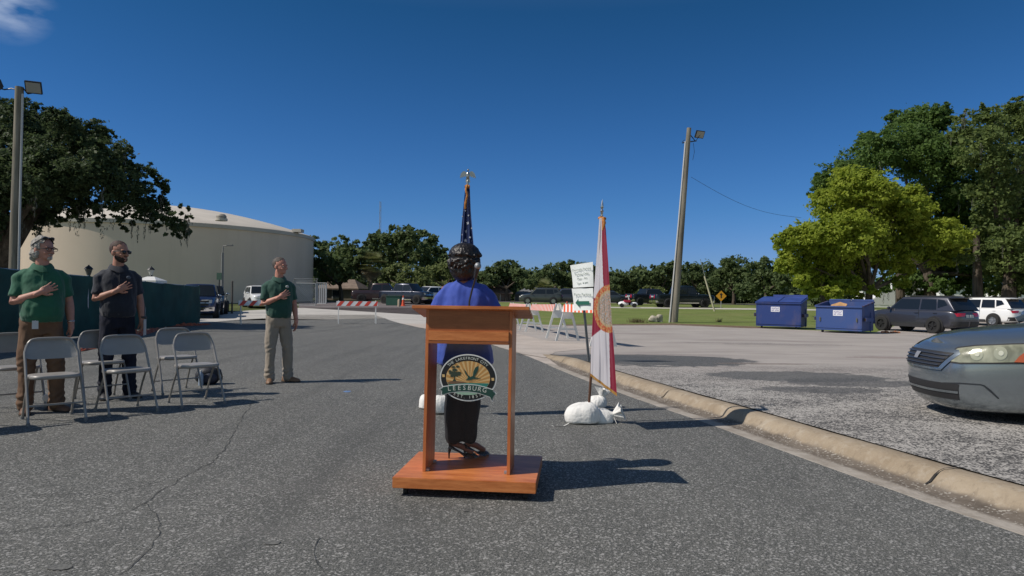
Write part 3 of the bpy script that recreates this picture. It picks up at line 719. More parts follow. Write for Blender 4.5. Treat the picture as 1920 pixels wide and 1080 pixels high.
hedge(-200, 600, 535, 112, 16000, .5, OAKM, 'far treeline behind the round tank')

# palm
def palm(px, pytop, Y, lab, r=1.6, n=30, seed=0):
    random.seed(seed); b = Vector((P(px, 560, Y).x, Y, zg(Y))); H = P(px, pytop, Y).z - b.z
    t = thing('cabbage_palm', lab, 'palm tree', b)
    mb = MB(); mb.tube([(0, 0, -.2), (.03, 0, H * .5), (0, 0, H)], [.24, .2, .22], 12); mb.build('trunk', mat('palm bark', (.16, .135, .105), .95, bump=(14, .8, .05)), t)
    V, F, T = [], [], []
    for i in range(n):
        dead = i < n * .28; a = random.uniform(0, 2 * pi); el = random.uniform(-1.25, -.5) if dead else random.uniform(-.35, 1.45)
        L_ = r * random.uniform(.55, 1.0); base = Vector((0, 0, H)); d = Vector((cos(a) * cos(el), sin(a) * cos(el), sin(el)))
        hub = base + d * L_ * .45; s_ = d.cross(Vector((0, 0, 1)))
        s_ = s_.normalized() if s_.length > .01 else Vector((1, 0, 0)); u = s_.cross(d)
        for k in range(-9, 10):
            an = k / 9 * 1.35; q = hub + (d * cos(an) + s_ * sin(an)) * L_ * .6 + Vector((0, 0, -.12 * L_ * abs(cos(an)) - .06)); m_ = hub.lerp(q, .5)
            wv = (s_ * cos(an) - d * sin(an)) * .035; i0 = len(V)
            V += [hub - wv * .3, m_ - wv + u * .02, q, m_ + wv + u * .02]; F.append((i0, i0 + 1, i0 + 2, i0 + 3)); T += [.0 if dead else random.uniform(.35, 1)] * 4
        i0 = len(V); wv = s_ * .02; V += [base - wv, hub - wv, hub + wv, base + wv]; F.append((i0, i0 + 1, i0 + 2, i0 + 3)); T += [.5] * 4
    mesh_np('fronds', np.array([tuple(v) for v in V]), np.array(F), leaf_mat('palm fronds', (.20, .165, .10), (.17, .21, .06), .4), t, np.array(T))
palm(693, 497, 74, 'cabbage palm with shaggy dead skirt, left of the tallest oak', 2.2, 60, 1)
palm(1020, 540, 86, 'small cabbage palm behind the grey vehicle near the barricades', 1.7, 34, 2)

# thin radio mast far behind the trees
Ym = 130; gm = P(711, 560, Ym); gm.z = zg(Ym); tm = thing('radio_mast', 'very thin grey radio mast rising above the tallest background oak', 'mast', gm)
hm0 = P(711, 378, Ym).z - gm.z; mb = MB()
for a in (0, 2.09, 4.19): mb.tube([(.22 * cos(a), .22 * sin(a), 0), (.14 * cos(a), .14 * sin(a), hm0)], .035, 5)
for k in range(26): z_ = hm0 * k / 26; mb.bar((.2 * cos(k * 2.09), .2 * sin(k * 2.09), z_), (.2 * cos(k * 2.09 + 2.09), .2 * sin(k * 2.09 + 2.09), z_ + hm0 / 26), .03, .03)
mb.build('lattice', mat('grey mast paint', (.30, .32, .34), .6), tm, smooth=False)
# ------------------------------------------------------------------ FENCE, POLES, SIGNS
def Hh(px, py, z):                                   # point seen at a pixel, at height z
    r = ray(px, py); Y = (z - CAM_H) / r.z; return Vector((r.x * Y, Y, z))
WHITEP = mat('white plastic', (.72, .72, .70), .45, var=(6, .06))
GALV = mat('galvanised steel', (.42, .43, .44), .45, .6, var=(8, .15))
WOODP = mat('weathered pole wood', (.22, .20, .16), .9, var=(6, .35), bump=(12, .6, .02), stretch=(1, 1, .08), spec=.15)
BLACKM = mat('black metal', (.02, .02, .022), .4)

fr = G(372, 606.5); r0 = ray(0, 500.5); Yl_ = (1.78 - CAM_H) / r0.z; fl = Vector((r0.x * Yl_, Yl_, zg(Yl_)))
fd = (fl - fr); fl2 = fr + fd * 1.75; fl2.z = zg(fl2.y)
fence = thing('screened_fence', 'long construction fence wrapped in dark green screen fabric, left side', 'fence', fr)
NP = 9; tops = []
mbp = None; A, Bm, Bt = [], [], []
Lf = (fl2 - fr).length; dirf = (fl2 - fr); dirf.z = 0; dirf.normalize(); nf = Vector((-dirf.y, dirf.x, 0))
if nf.x < 0: nf = -nf
nseg = 120
for i in range(nseg + 1):
    s = i / nseg * (fl2 - fr).length; p = dirf * s; gz = zg(fr.y + p.y) - fr.z
    rows = []
    for j in range(9):
        z = gz + .04 + 1.74 * j / 8; wv = .025 * sin(s * 2.2 + j * .6) + .05 * mnoise.noise(Vector((s * .7, z * .9, 3))) + .015 * mnoise.noise(Vector((s * 4, z * 3, 7)))
        sag = (-.035 * abs(sin(s / 2.44 * pi * 1.0)) if j == 8 else 0) + .012 * mnoise.noise(Vector((s * 3, j, 1)))
        rows.append(p + nf * (.05 + wv) + Vector((0, 0, z + sag)))
    A.append(rows)
mb = MB(); mb.loft(A, closed=False, cap=False)
SCREEN = mat('green screen fabric', (.018, .068, .054), .75, var=(1.2, .25), bump=(60, .3, .005), spec=.3)
mb.build('screen', SCREEN, fence)
mb = MB(); mb.loft([[v - nf * .012 for v in r] for r in A], closed=False, cap=False)
for k in range(int(Lf / 2.44) + 1):
    p = dirf * min(k * 2.44 + .03, Lf); gz = zg(fr.y + p.y) - fr.z; mb = MB(); mb.tube([p + Vector((0, 0, gz)), p + Vector((0, 0, gz + 1.80))], .03, 8); mb.build('post', GALV, fence)
mb = MB(); mb.tube([dirf * (Lf * i / 12) + Vector((0, 0, zg(fr.y + dirf.y * Lf * i / 12) - fr.z + 1.76)) for i in range(13)], .022, 6); mb.build('top_rail', GALV, fence)
mb = MB()                                             # short return panel at the far end
mb.add([(.02, .05, .03), (-1.6, 1.4, .03), (-1.6, 1.4, 1.74), (.02, .05, 1.74)], [(0, 1, 2, 3)]); mb.build('end_panel', SCREEN, fence)

# orange netting crumpled along the foot of the fence
NET = mat('orange netting', (.36, .085, .035), .8, var=(9, .4))
def netting(p0, p1, w_, h, seed, lab):
    random.seed(seed); a = G(*p0); b = G(*p1); n = 60; rows = []
    d = (b - a).normalized(); nn = Vector((-d.y, d.x, 0)); m_ = 9
    for i in range(n + 1):
        p = a.lerp(b, i / n); p.z = zg(p.y); env = sin(pi * i / n) ** .4
        rows.append([p - a + nn * (w_ * (j / m_ - .5) * env) + Vector((0, 0, .012 + h * env * max(0, sin(pi * j / m_)) * (.45 + .9 * mnoise.noise(Vector((i * .35, j * .6, seed))) + .4 * mnoise.noise(Vector((i * 1.3, j * 1.1, seed)))))) for j in range(m_ + 1)])
    mb = MB(); mb.loft(rows, closed=False, cap=False); o = mb.build('orange_netting', NET, smooth=False); o.location = a; tag(o, lab, 'netting', 'orange netting along the fence'); return o
netting((395, 609), (250, 616), .35, .17, 1, 'orange netting crumpled by the far end of the green fence')
netting((300, 617), (150, 660), .40, .20, 2, 'orange netting bunched along the fence foot behind the chairs')

def lantern(px, py, Y, lab, pale):
    top = P(px, py, Y); g = zg(Y); t = thing('lantern_post', lab, 'street lamp', (top.x, Y, g)); H = top.z - g
    mb = MB(); mb.lathe([(.13, 0), (.13, .12), (.06, .2), (.045, H - .55), (.09, H - .52), (.05, H - .48)], n=12); mb.build('pole', BLACKM, t)
    mb = MB(); mb.lathe([(.07, H - .48), (.15, H - .22), (.15, H - .2)], n=8); mb.build('glass', mat('lantern glass ' + ('pale' if pale else 'smoke'), (.55, .55, .52) if pale else (.12, .12, .11), .25), t)
    mb = MB(); mb.lathe([(.2, H - .2), (.12, H - .1), (.04, H - .04), (.02, H)], n=8); mb.build('cap', BLACKM, t)
lantern(166.5, 496.5, 30, 'black post lantern behind the fence, next to the navy shirted man', False)
lantern(283.5, 499, 35, 'post lantern with pale glass behind the fence, left of the parked pickup', True)
ct = P(283, 518.5, 34); t = thing('white_canopy', 'low white canopy top just showing over the green fence', 'canopy', (ct.x, 34, zg(34))); hh = ct.z - zg(34)
mb = MB(); mb.M = Matrix.Diagonal((.6, .6, 1, 1)); mb.add([(-.9, -.9, hh - .2), (.9, -.9, hh - .2), (.9, .9, hh - .2), (-.9, .9, hh - .2), (-.3, 0, hh), (.3, 0, hh), (-.9, -.9, hh - .32), (.9, -.9, hh - .32), (.9, .9, hh - .32), (-.9, .9, hh - .32)],
    [(0, 1, 5, 4), (1, 2, 5), (2, 3, 4, 5), (3, 0, 4), (0, 6, 7, 1), (1, 7, 8, 2), (2, 8, 9, 3), (3, 9, 6, 0)]); mb.build('cover', WHITEP, t, smooth=False)
for sx in (-1, 1):
    for sy in (-1, 1): mb = MB(); mb.tube([(sx * .5, sy * .5, 0), (sx * .5, sy * .5, hh - .3)], .025, 6); mb.build('leg', WHITEP, t)

def flood(mb_body, c, look, w_=.42, h=.3, parent=None):
    R = Vector(look).normalized().to_track_quat('Z', 'Y').to_matrix()
    mb = MB(); mb.box(c, (w_, h, .08), R); mb.box(Vector(c) - R @ Vector((0, 0, .07)), (w_ * .7, h * .7, .08), R); b = mb.build('floodlight', BLACKM, parent, smooth=False, bevel=.012)
    mb = MB(); mb.box(Vector(c) + R @ Vector((0, 0, .043)), (w_ * .86, h * .82, .008), R); mb.build('lens', mat('lamp lens', (.32, .32, .29), .2), b, smooth=False)
# right wooden light pole
g = G(1263, 604.5); Yp = g.y; top = P(1292, 240, Yp) - g
t = thing('light_pole', 'weathered wooden pole with a floodlight at the grass edge, right of the state flag', 'light pole', g)
mb = MB(); mb.tube([(0, 0, -.3), top * .5, top], [.23, .185, .13], 16); mb.build('pole', WOODP, t)
mb = MB(); mb.tube([Vector((-.27, -.1, 0)), top * .5 + Vector((-.2, -.1, 0)), top * .93 + Vector((-.16, -.05, 0))], .045, 8); mb.build('conduit', mat('pale conduit', (.5, .5, .49), .6), t)
fp = P(1312, 252, Yp) - g; flood(None, fp, (.35, -.8, -.45), .62, .44, t)
mb = MB(); mb.tube([top * .975, P(1304, 265, Yp) - g, fp + Vector((0, 0, -.05))], .03, 6); mb.tube([P(1279, 268, Yp) - g, P(1306, 264, Yp) - g], .035, 6); mb.tube([P(1284, 240, Yp) - g + Vector((0, 0, -.7)), P(1279, 266, Yp) - g], .02, 6); mb.build('bracket', BLACKM, t)
mb = MB(); pts = [P(1302, 262, Yp) - g]; 
mb.tube([P(1300, 268, Yp) - g, P(1302, 285, Yp) - g, P(1299, 300, Yp) - g], .012, 5); mb.build('loose_wire', BLACKM, t)
# overhead wire running to the trees
a = P(1296, 332, Yp); b = P(1502, 408, 47); mb = MB()
mb.tube([a.lerp(b, k / 14) - Vector((0, 0, .55 * sin(pi * k / 14))) for k in range(15)], .010, 5); o = mb.build('overhead_wire', BLACKM); tag(o, 'thin dark wire sagging from the light pole to the lime tree', 'wire')
# guy wire with pale guard beyond the pole
Yg = 55; gb = P(1340, 574, Yg); gb.z = zg(Yg); tp = P(1313, 486, Yg) - gb; t = thing('guy_wire', 'leaning guy wire with a pale guard, between pole and yellow sign', 'guy wire', gb)
mb = MB(); mb.tube([Vector((0, 0, 0)), tp], .025, 6); mb.build('wire', GALV, t)
mb = MB(); mb.tube([Vector((0, 0, 0)), (P(1321, 518, Yg) - gb)], .07, 8); mb.build('guard', mat('pale guard plastic', (.55, .5, .36), .7), t)

# left wooden light pole with twin floodlights, beyond the fence
YL = 22.5; gb = P(24, 560, YL); gb.z = zg(YL); top = P(36.5, 163, YL) - gb
t = thing('light_pole', 'tall wooden light pole rising behind the long haired man at the left', 'light pole', gb)
mb = MB(); mb.tube([(0, 0, -.2), top * .5, top], [.17, .15, .125], 14); mb.build('pole', WOODP, t)
mb = MB(); mb.tube([Vector((.22, -.08, 0)), top * .5 + Vector((.19, -.08, 0)), top * .97 + Vector((.15, -.05, 0))], .035, 8); mb.build('conduit', mat('pale conduit', (.5, .5, .5)), t)
f1 = P(63, 164, YL) - gb; f2 = P(-6, 158, YL) - gb
flood(None, f1, (.35, -.8, -.55), .48, .42, t); flood(None, f2, (-.5, -.8, -.4), .45, .38, t)
mb = MB(); mb.tube([P(44, 166, YL) - gb, P(52, 176, YL) - gb, f1 + Vector((0, .08, -.15))], .022, 6)
mb.tube([P(34, 170, YL) - gb, P(22, 166, YL) - gb, P(8, 168, YL) - gb, f2 + Vector((0, .08, -.1))], .022, 6); mb.build('bracket', BLACKM, t)

# street lamp, post sign and bare post in front of the tank
Ys = 44; gb = P(416, 586, Ys); gb.z = zg(Ys); t = thing('street_lamp', 'thin grey street lamp with a short arm in front of the round tank', 'street lamp', gb)
tp = P(416, 474, Ys) - gb; mb = MB(); mb.tube([Vector((0, 0, 0)), Vector((0, 0, tp.z))], [.11, .09], 8); mb.build('pole', mat('grey pole paint', (.2, .2, .19), .6), t)
e = P(431, 460, Ys) - gb; mb = MB(); mb.tube([Vector((0, 0, tp.z - .05)), Vector((.05, 0, tp.z + .45)), Vector((e.x, 0, e.z))], .04, 6); mb.build('arm', mat('grey pole paint', (.3, .3, .3)), t)
mb = MB(); mb.box((e.x, 0, e.z), (.42, .2, .1)); mb.build('lamp_head', mat('grey pole paint', (.3, .3, .3)), t, smooth=False, bevel=.03)
Ys = 40; gb = P(410, 590, Ys); gb.z = zg(Ys); t = thing('road_sign', 'small green sign on a post beside the dark parked vehicles', 'sign', gb)
c = P(410, 518, Ys) - gb; mb = MB(); mb.box((0, 0, c.z), (.3, .02, .42)); mb.build('sign_panel', mat('green sign paint', (.05, .11, .075), .6), t, smooth=False)
mb = MB(); mb.tube([(0, .03, 0), (0, .03, c.z + .1)], .035, 6); mb.build('post', BLACKM, t)
Ys = 37; gb = G(435, 588); t = thing('steel_post', 'bare dark post between the parked vehicles and the left barricade', 'post', gb)
c = P(435, 528, gb.y) - gb; mb = MB(); mb.lathe([(.09, 0), (.07, .06), (.055, .12), (.055, c.z), (.07, c.z), (.02, c.z + .06)], n=10); mb.build('shaft', mat('brown post paint', (.06, .05, .045), .7), t)

# chain link fence with barbed wire arms, and slatted gate
def chain(px0, px1, Y, lab, gate=False):
    a = P(px0, 560, Y); b = P(px1, 560, Y); g = zg(Y); W = b.x - a.x; H = 1.9
    t = thing('slatted_gate' if gate else 'chain_link_fence', lab, 'gate' if gate else 'fence', (a.x, Y, g)); k = max(1, round(W / 1.9))
    for i in range(k + 1):
        x = W * i / k; mb = MB(); mb.tube([(x, 0, 0), (x, 0, H)], .04, 8)
        if not gate: mb.tube([(x, 0, H), (x + .18, -.2, H + .38)], .035, 6)
        mb.build('post', GALV, t)
    mb = MB()
    for z in (.05, H): mb.tube([(0, 0, z), (W, 0, z)], .03, 6)
    if not gate:
        for q in (.33, .66, 1.0): mb.tube([(0 + .18 * q, -.2 * q, H + .38 * q), (W + .18 * q, -.2 * q, H + .38 * q)], .008, 4)
    mb.build('rail', GALV, t)
    mb = MB()
    if gate:
        n_ = int(W / .18)
        for i in range(n_): mb.box((W * (i + .5) / n_, .02, H / 2), (W / n_ * .72, .02, H * .93))
        mb.build('slats', mat('pale slats', (.42, .42, .43), .6), t, smooth=False)
    else:
        s = .16; n_ = int(W / s) + int(H / s)
        for i in range(n_):
            for sg in (1, -1):
                x0 = i * s - (H if sg > 0 else 0); p0 = Vector((x0, 0, 0)) if sg > 0 else Vector((x0, 0, H)); 
                xs, xe = x0, x0 + H
                c0, c1 = max(xs, 0), min(xe, W)
                if c0 >= c1: continue
                z_ = lambda x: (x - x0) if sg > 0 else H - (x - x0)
                mb.bar((c0, 0, z_(c0)), (c1, 0, z_(c1)), .018, .018)
        mb.build('wire_mesh', GALV, t, smooth=False)
chain(549, 592, 56, 'grey chain link fence with barbed arms at the foot of the round tank')
chain(593, 612, 60, 'pale slatted gate right of the chain link fence', True)

# yellow diamond warning sign
Ys = 62; gb = P(1352, 575, Ys); gb.z = zg(Ys); c = P(1352, 555, Ys) - gb
t = thing('warning_sign', 'yellow diamond road sign in front of the far dark trees', 'sign', gb)
mb = MB(); s = .50; mb.prism([(0, -s), (s, 0), (0, s), (-s, 0)], (0, 0, c.z), (1, 0, 0), (0, 0, 1), .01); mb.build('sign_panel', mat('yellow sign paint', (.62, .30, .02), .5), t, smooth=False)
mb = MB()
mb.prism([(-.06, -.2), (.06, -.2), (.06, .1), (.16, .1), (0, .3), (-.16, .1), (-.06, .1)], (0, -.012, c.z), (1, 0, 0), (0, 0, 1), .004); mb.build('symbol', BLACKM, t, smooth=False)
mb = MB(); mb.tube([(0, .03, 0), (0, .03, c.z + .3)], .04, 6); mb.build('post', GALV, t)

# stones, stump and weeds at the verge
def rock(px, py, w_, h, seed, lab):
    g = G(px, py); mb = MB(); mb.ell((0, 0, h * .42), (w_ / 2, w_ * .4, h * .6), 18, 12); o = mb.build('stone', mat('pale limestone', (.42, .38, .30), .9, var=(6, .3)), displace=(3.5, .09)); o.location = g
    return tag(o, lab, 'stone', 'pale stones by the light pole')
rock(1226, 604, .62, .36, 1, 'flat pale stone lying at the grass edge left of the pole')
rock(1237, 604, .42, .46, 2, 'rounded pale stone next to the foot of the light pole')
def weeds(px, py, w_, h, n, seed, lab):
    random.seed(seed); g = G(px, py); V, F = [], []
    for i in range(n):
        x, y = random.gauss(0, w_ / 3), random.gauss(0, .15); a = random.uniform(0, 6.28); l = h * random.uniform(.4, 1); k = len(V)
        V += [(x - .012, y, 0), (x + .012, y, 0), (x + cos(a) * l * .5, y + sin(a) * l * .5, l)]; F.append((k, k + 1, k + 2))
    o = mesh_np('weed_clump', np.array(V), np.array(F), mat('dry weed', (.16, .12, .06), .9, var=(8, .3))); o.location = g; tag(o, lab, 'weeds')
weeds(1195, 605, .8, .35, 160, 3, 'low brown weeds at the lot edge left of the pale stones')
weeds(1348, 604, .15, .32, 40, 4, 'small dark weed tuft at the grass edge right of the pole')
# litter of orange scraps between dumpster and grey car
random.seed(4); gs = G(1672, 624.5)
mb = MB()
for k in range(9): mb.ell((random.uniform(-.45, .3), random.uniform(-.2, .2), .04), (random.uniform(.05, .13), .06, random.uniform(.03, .07)), 8, 5)
o = mb.build('litter', mat('orange scrap', (.5, .2, .09), .8, var=(5, .4)), displace=(8, .03)); o.location = gs; tag(o, 'small heap of orange scraps on the ground beside the right dumpster', 'litter')

# ------------------------------------------------------------------ STRIPED BARRICADES
ORANGE = mat('orange reflective stripe', (.80, .13, .03), .4); RWHITE = mat('white reflective stripe', (.80, .79, .77), .4); RED2 = mat('red reflective stripe', (.72, .075, .045), .4)
def barricade(pa, pb, lab, h=1.15, red=False, over=.1):
    a, b = G(*pa), G(*pb); d = Vector((b.x - a.x, b.y - a.y, 0)); L_ = d.length; rz = atan2(d.y, d.x); half = .36
    d.normalize(); n_ = Vector((d.y, -d.x, 0)); o = a - n_ * half; o.z = a.z
    t = thing('striped_barricade', lab, 'barricade', o, rz, 'white A-frame barricades closing the street'); dz = b.z - a.z
    for x, k in ((0, 0), (L_, dz)):
        for s in (-1, 1):
            mb = MB(); mb.bar((x, s * half, k), (x, s * .045, k + h), .075, .035, (1, 0, 0)); mb.build('leg', WHITEP, t, smooth=False, bevel=.006)
        mb = MB(); mb.bar((x, -half * .62, k + .36), (x, half * .62, k + .36), .03, .05); mb.build('brace', WHITEP, t, smooth=False); mb = MB(); mb.prism([(-.15, .68), (.15, .68), (.075, .93), (-.075, .93)], (x, 0, k), (0, 1, 0), (0, 0, 1), .02); mb.build('gusset', WHITEP, t, smooth=False)
    for s in (-1, 1):
        z0_, z1_ = h - .26, h - .03; yy = s * .085
        mb = MB(); x0, x1 = -over, L_ + over
        sl = dz / max(L_, .01)
        def q(x, z): return Vector((x, s * (.045 + (h - z) * .29 + .045), z + sl * x))
        mb.k = 0; mb.add([q(x0, z0_), q(x1, z0_), q(x1, z1_), q(x0, z1_), q(x0, z0_) - Vector((0, s * .03, 0)), q(x1, z0_) - Vector((0, s * .03, 0)), q(x1, z1_) - Vector((0, s * .03, 0)), q(x0, z1_) - Vector((0, s * .03, 0))],
            [(0, 1, 2, 3), (7, 6, 5, 4), (0, 4, 5, 1), (1, 5, 6, 2), (2, 6, 7, 3), (3, 7, 4, 0)])
        mb.k = 1; x = x0; e_ = Vector((0, s * .004, 0)); hz = (z1_ - z0_)
        while x < x1:
            xa, xb = x, x + (.20 if red else .155); sh = .19
            if red: pts = [(xa, z0_), (xb, z0_), (xb + sh, z1_), (xa + sh, z1_)]
            else: pts = [(xa + sh, z0_), (xb + sh, z0_), (xb, z1_), (xa, z1_)]
            cl = [(min(max(px_, x0), x1), pz_) for px_, pz_ in pts]
            mb.add([q(u, v) + e_ for u, v in cl], [(0, 1, 2, 3)]); x += .44 if red else .31
        mb.build('striped_board', [RWHITE, RED2 if red else ORANGE], t, smooth=False)
    return t
barricade((452, 609), (512, 608.5), 'striped barricade partly hidden behind the khaki trousered man', red=True)
barricade((634.5, 607.5), (705, 607.5), 'striped barricade standing alone in the street left of the lectern', red=True)
barricade((946, 611.5), (974, 620), 'striped barricade farthest along the row, behind the lectern top edge')
barricade((985, 622.5), (1024.5, 635), 'striped barricade in the middle of the row right of the lectern')
barricade((1043, 639.5), (1107, 650.5), 'striped barricade nearest the camera, behind the arrow sign')
# cones, bollard, utility box far down the street
CONE = mat('orange cone plastic', (.70, .10, .04), .5)
def cone(px, py, h, lab):
    g = G(px, py); t = thing('traffic_cone', lab, 'traffic cone', g)
    mb = MB(); mb.lathe([(h * .2, .03), (h * .17, .05), (h * .045, h), (0, h)], n=16); mb.build('cone_body', CONE, t)
    mb = MB(); mb.box((0, 0, .016), (h * .5, h * .5, .03)); mb.build('base', CONE, t, smooth=False)
    mb = MB(); mb.lathe([(h * .10, h * .62), (h * .073, h * .8)], n=16); mb.build('reflective_band', RWHITE, t)
cone(756, 574, .92, 'orange traffic cone beside the green utility box down the street')
cone(1063, 589, .9, 'orange cone tip showing above the nearest barricade, left of the sign')
g = G(748, 575); t = thing('bollard', 'short tan bollard between green utility box and orange cone', 'bollard', g); mb = MB(); mb.lathe([(.12, 0), (.11, .55), (.08, .62), (0, .64)], n=12); mb.build('shaft', mat('tan bollard', (.42, .33, .24), .8), t)
g = G(737, 573); t = thing('utility_box', 'low green utility cabinet in front of the far dark pickup', 'utility box', g)
mb = MB(); mb.box((0, .4, .4), (1.25, .8, .8)); mb.build('cabinet', mat('utility green', (.03, .10, .07), .6), t, smooth=False, bevel=.03)
mb = MB(); mb.box((0, .4, .83), (1.32, .86, .06)); mb.build('lid', mat('utility green', (.05, .14, .1), .6), t, smooth=False, bevel=.01)

# ------------------------------------------------------------------ PARKING PLACARDS on a leaning post
Yq = G(1106, 690).y; gb = G(1106, 690); t = thing('parking_sign', 'two white parking placards with a green arrow on a leaning post', 'sign', gb)
pt = P(1087, 492, Yq + .1) - gb; mb = MB(); mb.bar((0, 0, -.05), pt, .045, .02, (0, 1, 0)); mb.bar(Vector((-.02, -.012, 0)), pt + Vector((-.02, -.012, 0)), .006, .02, (0, 1, 0)); mb.build('post', mat('steel post grey', (.2, .2, .2), .5, .4), t, smooth=False)
def placard(cs, name, curl):
    q = [P(px, py, Yq - .08 + dd) - gb for (px, py), dd in zip(cs, (.13, -.13, -.13, .13))]; n_ = 14; A = []
    for i in range(n_ + 1):
        row = []
        for j in range(n_ + 1):
            u, v = i / n_, j / n_
            p = (q[0] * (1 - u) * (1 - v) + q[1] * u * (1 - v) + q[2] * u * v + q[3] * (1 - u) * v)
            p = p + Vector((0, curl * ((u - .5) ** 2 * 4 - 1) * (.5 + v) - curl * .6 * (1 - v) * max(0, .3 - u), 0)) + Vector((curl * .25 * sin(v * pi) * (1 - u), 0, 0)); row.append(p)
        A.append(row)
    B_s = [[p + Vector((0, .006, 0)) for p in r] for r in A]
    mb = MB(); mb.loft(A, closed=False, cap=False); mb.loft(B_s, closed=False, cap=False)
    mb.build(name, mat('white placard', (.86, .88, .85), .5), t); return q
qa = placard([(1069, 497.5), (1111.5, 491), (1113, 537.5), (1074.5, 539.5)], 'upper_placard', .03)
qb = placard([(1072, 541), (1112, 540), (1112.5, 581), (1076.5, 582.5)], 'lower_placard', .02)
TXT = mat('grey green lettering', (.16, .22, .19), .7)
def on(q, u, v, off=-.045):
    p = q[0] * (1 - u) * (1 - v) + q[1] * u * (1 - v) + q[2] * u * v + q[3] * (1 - u) * v; ex = (q[1] - q[0]).normalized()
    ez = (q[0] - q[3]).normalized(); nn_ = ex.cross(ez); return Matrix.Translation(p + nn_ * -off * .8) @ Matrix(((ex.x, ez.x, nn_.x, 0), (ex.y, ez.y, nn_.y, 0), (ex.z, ez.z, nn_.z, 0), (0, 0, 0, 1)))
mb = MB()
for s_, v in (('Overnight Parking', .24), ('Parking Only', .44), ('Mon - Fri', .63), ('7am  6 pm', .82)): text_mesh(s_, .052, on(qa, .52, v), mb)
mb.build('parking_hours_lettering', TXT, t, smooth=False)
mb = MB(); text_mesh('Party Parking', .066, on(qb, .54, .28), mb); mb.build('lettering', TXT, t, smooth=False)
mb = MB(); M = on(qb, .54, .66); ar = [(-.155, 0), (-.085, .075), (-.085, .032), (.13, .032), (.13, -.032), (-.085, -.032), (-.085, -.075)]
mb.M = M; mb.prism(ar, (0, 0, 0), (1, 0, 0), (0, 1, 0), .002); mb.build('arrow', mat('green arrow paint', (.02, .14, .10), .6), t, smooth=False)

# ------------------------------------------------------------------ LECTERN
def wood_mat(name, a, b, axis=(1, 6, 6), rough=.38):
    n = NT(name, rough, .4)
    v = n.map(axis); c = n.mix(n.rng(n.noise(5, 8, v, .6), .32, .68), a, b)
    c = n.mix(n.rng(n.noise(22, 4, v), .5, .8, 0, .45), c, tuple(q * .55 for q in a)); return n.done(c, n.noise(20, 4, v), .15, .003)
WH = wood_mat('cherry laminate horizontal', (.44, .125, .033), (.68, .245, .08), (.8, 5, 7))
WV = wood_mat('cherry laminate upright', (.42, .125, .038), (.58, .19, .062), (6, 5, .7))
WD = wood_mat('darker cherry panel', (.27, .085, .026), (.38, .125, .042), (.8, 5, 7))
FL = Hh(735.6, 895, .125); FRt = Hh(1005, 906, .125); BLc = Hh(781, 846, .125); BRc = Hh(1009, 856, .125)
mid = (FL + FRt) / 2; ex = (FRt - FL).normalized(); rzL = atan2(ex.y, ex.x); wB = (FRt - FL).length; dB = (((BLc - FL) + (BRc - FRt)) / 2).length
lect = thing('lectern', 'open cherry wood lectern with a round city emblem hanging in its frame', 'lectern', (mid.x, mid.y, 0), rzL)
mb = MB(); mb.box((0, dB / 2, .092), (wB, dB, .07)); mb.build('base', WH, lect, smooth=False, bevel=.003)
for sx in (-1, 1):
    for yy in (.07, dB - .07):
        x = sx * (wB / 2 - .07); mb = MB(); mb.lathe([(.012, -.012), (.024, -.012), (.024, .012), (.012, .012)], (x, yy, .0245), 16, 'X'); mb.box((x, yy + .01, .048), (.03, .04, .018)); mb.build('caster', mat('black rubber', (.015, .015, .015), .7), lect)
xl, xr = -.290, .268; yf, yb = .155, .43
for x in (xl, xr):
    mb = MB(); mb.prism([(yf, .128), (yb, .128), (yb + .06, 1.115), (yf + .055, 1.20)], (x - .0105, 0, 0), (0, 1, 0), (0, 0, 1), .021); mb.build('side_panel', WV, lect, smooth=False, bevel=.0015)
yt = yf + .05
mb = MB(); mb.box(((xl + xr) / 2, yt + .006, 1.13), (xr - xl - .022, .018, .15)); mb.build('front_panel', WD, lect, smooth=False, bevel=.001)
mb = MB(); mb.box(((xl + xr) / 2, yt - .004, 1.022), (xr - xl - .022, .022, .066)); mb.build('front_rail', WH, lect, smooth=False, bevel=.002)
mb = MB(); mb.box(((xl + xr) / 2, yt + .09, .978), (xr - xl - .022, .21, .018)); mb.build('shelf', WD, lect, smooth=False, bevel=.001)
mb = MB(); X0, X1 = -.385, .392
mb.prism([(yf - .0, 1.222), (yf + .0, 1.200), (yf + .34, 1.130), (yf + .34, 1.152)], (X0, 0, 0), (0, 1, 0), (0, 0, 1), X1 - X0); mb.build('top_board', WH, lect, smooth=False, bevel=.002)
mb = MB(); mb.box((0.01, yf + .335, 1.162), (.7, .012, .02)); mb.build('book_stop', WD, lect, smooth=False)
for x in (xl + .02, xr - .02):
    for y in (yf + .03, yb - .03): mb = MB(); mb.box((x, y, .136), (.02, .03, .014)); mb.build('bracket', GALV, lect, smooth=False)
# clear sheet that carries the emblem
m = bpy.data.materials.new('clear acrylic'); m.use_nodes = True; tt = m.node_tree; tt.nodes.clear(); o_ = tt.nodes.new('ShaderNodeOutputMaterial'); gl = tt.nodes.new('ShaderNodeBsdfGlossy'); gl.inputs['Roughness'].default_value = .05
tr = tt.nodes.new('ShaderNodeBsdfTransparent'); tr.inputs[0].default_value = (.97, .98, .98, 1); ms = tt.nodes.new('ShaderNodeMixShader'); ms.inputs[0].default_value = .035; tt.links.new(tr.outputs[0], ms.inputs[1]); tt.links.new(gl.outputs[0], ms.inputs[2]); tt.links.new(ms.outputs[0], o_.inputs[0])
mb = MB(); yq = .20
mb.add([(xl + .012, yq, .14), (xr - .012, yq, .14), (xr - .012, yq + .03, .968), (xl + .012, yq + .03, .968)], [(0, 1, 2, 3)]); mb.build('clear_sheet', m, lect, smooth=False)
